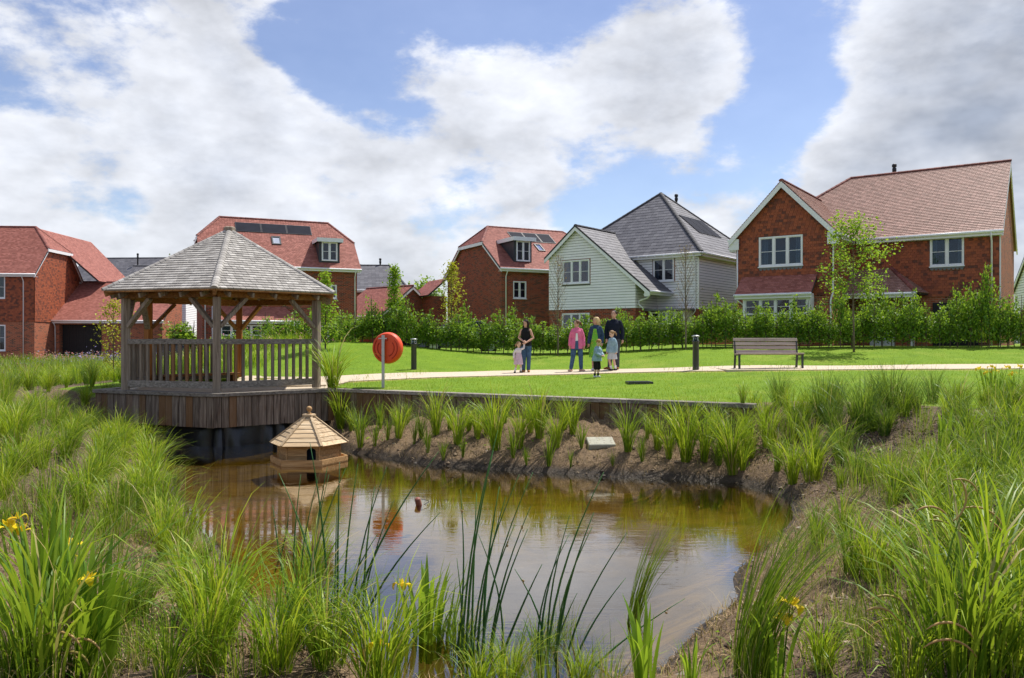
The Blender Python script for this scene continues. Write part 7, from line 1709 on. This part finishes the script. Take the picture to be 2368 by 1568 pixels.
    if hair_style == 'bob':
        for sd in (-1, 1): cap(m, [S_(hp(sd*.05, .02, .07)), S_(hp(sd*.080, .02, -.02)), S_(hp(sd*.075, .02, -.12))], [.045*s*hs, .036*s*hs, .025*s*hs])
        cap(m, [S_(hp(0, .06, .05)), S_(hp(0, .09, -.05)), S_(hp(0, .09, -.15))], [.07*s*hs, .07*s*hs, .045*s*hs])
    if hair_style == 'pony': cap(m, [S_(hp(0, .10, .03)), S_(hp(.02, .14, .01)), S_(hp(.03, .155, -.06)), S_(hp(.03, .15, -.12))], [.03*s*hs, .032*s*hs, .028*s*hs, .012*s*hs])
    if hair_style == 'bunches':
        for sd in (-1, 1): cap(m, [S_(hp(sd*.07, .03, .03)), S_(hp(sd*.11, .03, -.03)), S_(hp(sd*.105, .01, -.10))], [.03*s*hs, .034*s*hs, .02*s*hs])
    # keep the face clear: drop hair vertices in front of the face by pushing them in
    inv = M.inverted(); out = []
    for v in m.v:
        l = inv @ (Vector(v)/s-hc)/hs
        if l.y < -.045 and l.z < .058 and abs(l.x) < .062: l.y = -.045+(l.y+.045)*.05; v = tuple((hc+M @ (l*hs))*s)
        out.append(v)
    m.v = out; remesh(m, .009*s, 'hair', hair, e, 2)
    return e

D1 = 24.7
# woman in a black sleeveless top, holding the toddler's hand
person(X(1216, D1), D1, -.25, 1.61, 'woman in black sleeveless top and blue jeans holding a toddler by the hand', 'hair_dark', 'skin', head_yaw=-.35, head_pitch=-.25, hair_style='long', shoes='shoe_tan',
       arms={-1: ((-.235, .0, 1.13), (-.05, -.20, 1.02), (.9, -.35, -.25)), 1: ((.25, .0, 1.12), (.06, -.22, .97), (-.9, -.35, -.35))},
       legs={-1: ((-.06, -.02, .48), (-.09, .03, .085), (-.5, -.86, 0)), 1: ((.10, .0, .48), (.08, .04, .085), (.35, -.93, 0))}, clothes=(('trousers', 'jeans_blue', {'end': .97}), ('top', 'black_cloth', {'sleeve': 0, 'z0': .93, 'hem': .86, 'flare': .05})))
person(X(1199, D1-.25), D1-.25, .15, .93, 'toddler girl in pale cardigan and patterned dress, one arm raised', 'hair_lightbrown', 'skin_pale', child=1., head_yaw=.25, head_pitch=-.45, hair_style='bunches', shoes='shoe_dark', head_off=(.0, -.02),
       arms={-1: ((-.26, -.02, 1.10), (-.28, -.08, .84), (0, -.2, -1)), 1: ((.30, -.02, 1.38), (.34, .06, 1.70), (.1, .1, 1))}, legs={-1: ((-.13, 0, .41), (-.20, .02, .085), (-.5, -.86, 0)), 1: ((.12, 0, .41), (.15, .02, .085), (.4, -.9, 0))},
       clothes=(('skirt', 'lilac_print', {'z0': .46, 'z1': 1.16, 'r': .27, 'name': 'dress'}), ('top', 'cardigan', {'g': .022, 'z0': 1.0, 'sleeve': 1.0, 'name': 'cardigan'}), ('socks', 'white_cloth')))
# woman in the pink jacket
person(X(1334, D1+.1), D1+.1, -.10, 1.585, 'woman in pink denim jacket and blue jeans looking to the left', 'hair_brown', 'skin', head_yaw=-.9, head_pitch=-.2, hair_style='pony', shoes='shoe_bare', lean=(0, 0),
       arms={-1: ((-.215, .03, 1.12), (-.235, -.04, .87), (.05, -.1, -1)), 1: ((.215, .04, 1.12), (.235, -.02, .87), (0, -.1, -1))}, legs={-1: ((-.13, -.02, .48), (-.20, .02, .085), (-.5, -.86, 0)), 1: ((.13, .0, .48), (.14, .05, .085), (.75, -.66, 0))},
       clothes=(('trousers', 'jeans_blue', {'end': .92, 'g': .016}), ('jacket', 'pink_denim', {'g': .026, 'hem': .76, 'flare': .05, 'collar': True}), ('panel', 'white_cloth', {'w0': .045, 'w1': .03, 'z0': 1.02, 'z1': 1.27, 'y': -.152}), ('panel', 'jeans_blue', {'w0': .062, 'w1': .045, 'z0': .74, 'z1': 1.02, 'y': -.168, 'name': 'jeans_front'}), ('button', 'hair_blond', {'x': .075, 'y': -.150})))
# blonde woman in denim jacket and green dress, boy stands before her
person(X(1378, D1+.3), D1+.3, -.35, 1.66, 'blonde woman in dark denim jacket and green flowered dress', 'hair_blond', 'skin', head_yaw=-.9, head_pitch=-.12, hair_style='bob', shoes='shoe_white',
       arms={-1: ((-.205, .02, 1.12), (-.215, -.07, .88), (0, -.1, -1)), 1: ((.205, .05, 1.13), (.20, .0, .90), (-.1, -.1, -1))}, clothes=(('skirt', 'green_print', {'z0': .42, 'z1': 1.10, 'r': .235, 'name': 'dress'}), ('jacket', 'denim_dark', {'g': .026, 'z0': 1.0, 'hem': .98, 'collar': True}), ('panel', 'green_print', {'w0': .11, 'w1': .045, 'z0': .96, 'z1': 1.34, 'y': -.146, 'name': 'dress_front'})))
person(X(1420, D1+.45), D1+.45, -.25, 1.85, 'bearded man in navy jumper standing behind the girl', 'hair_dark', 'skin', True, head_yaw=-.15, hair_style='short', shoes='shoe_brown',
       arms={-1: ((-.235, .04, 1.12), (-.21, -.10, .90), (.1, -.3, -1)), 1: ((.235, .05, 1.12), (.245, .0, .88), (0, -.1, -1))}, legs={-1: ((-.10, -.03, .48), (-.13, .0, .085), (-.9, -.43, 0)), 1: ((.09, .02, .48), (.09, .05, .085), (.2, -.97, 0))}, clothes=(('trousers', 'jeans_grey', {}), ('top', 'navy_knit', {'g': .022, 'z0': .90, 'hem': .88, 'name': 'jumper'})))
p_ = hit(1380, 873)
person(p_.x, p_.y, .75, 1.0, 'small ginger-haired boy in pale denim jacket and dark shorts looking down', 'hair_ginger', 'skin_pale', child=.75, head_yaw=.35, head_pitch=-.55, hair_style='short', shoes='shoe_white', head_off=(.0, -.06), lean=(0, -.05), z=p_.z+.005,
       arms={-1: ((-.20, -.14, 1.10), (-.08, -.30, 1.00), (.5, -.8, -.2)), 1: ((.20, -.12, 1.10), (.08, -.31, 1.02), (-.4, -.8, -.2))}, legs={-1: ((-.10, -.03, .43), (-.10, .04, .085), (0, -1, 0)), 1: ((.10, -.03, .43), (.11, .02, .085), (0, -1, 0))},
       clothes=(('trousers', 'black_cloth', {'end': .1, 'name': 'shorts', 'g': .02}), ('jacket', 'denim_light', {'g': .045, 'hem': .74, 'flare': .12, 'collar': True}), ('socks', 'shoe_dark', {'t': .78})))
person(X(1416, D1-.2), D1-.2, -.95, 1.21, 'girl in pale denim jacket and grey skirt with plaited hair', 'hair_lightbrown', 'skin_pale', child=.6, head_yaw=-.1, head_pitch=-.35, hair_style='pony', shoes='shoe_dark', head_off=(0, -.02),
       arms={-1: ((-.21, -.02, 1.10), (-.21, -.10, .86), (0, -.15, -1)), 1: ((.21, .03, 1.10), (.23, .02, .86), (0, -.1, -1))}, legs={-1: ((-.08, -.10, .44), (-.06, .0, .085), (-.1, -1, 0)), 1: ((.08, .02, .43), (.08, .12, .10), (0, -1, 0))},
       clothes=(('skirt', 'skirt_grey', {'z0': .50, 'z1': .98, 'r': .24}), ('jacket', 'denim_light', {'g': .045, 'hem': .78, 'flare': .10, 'collar': True}), ('socks', 'white_cloth', {'t': .7})))

finish_people()
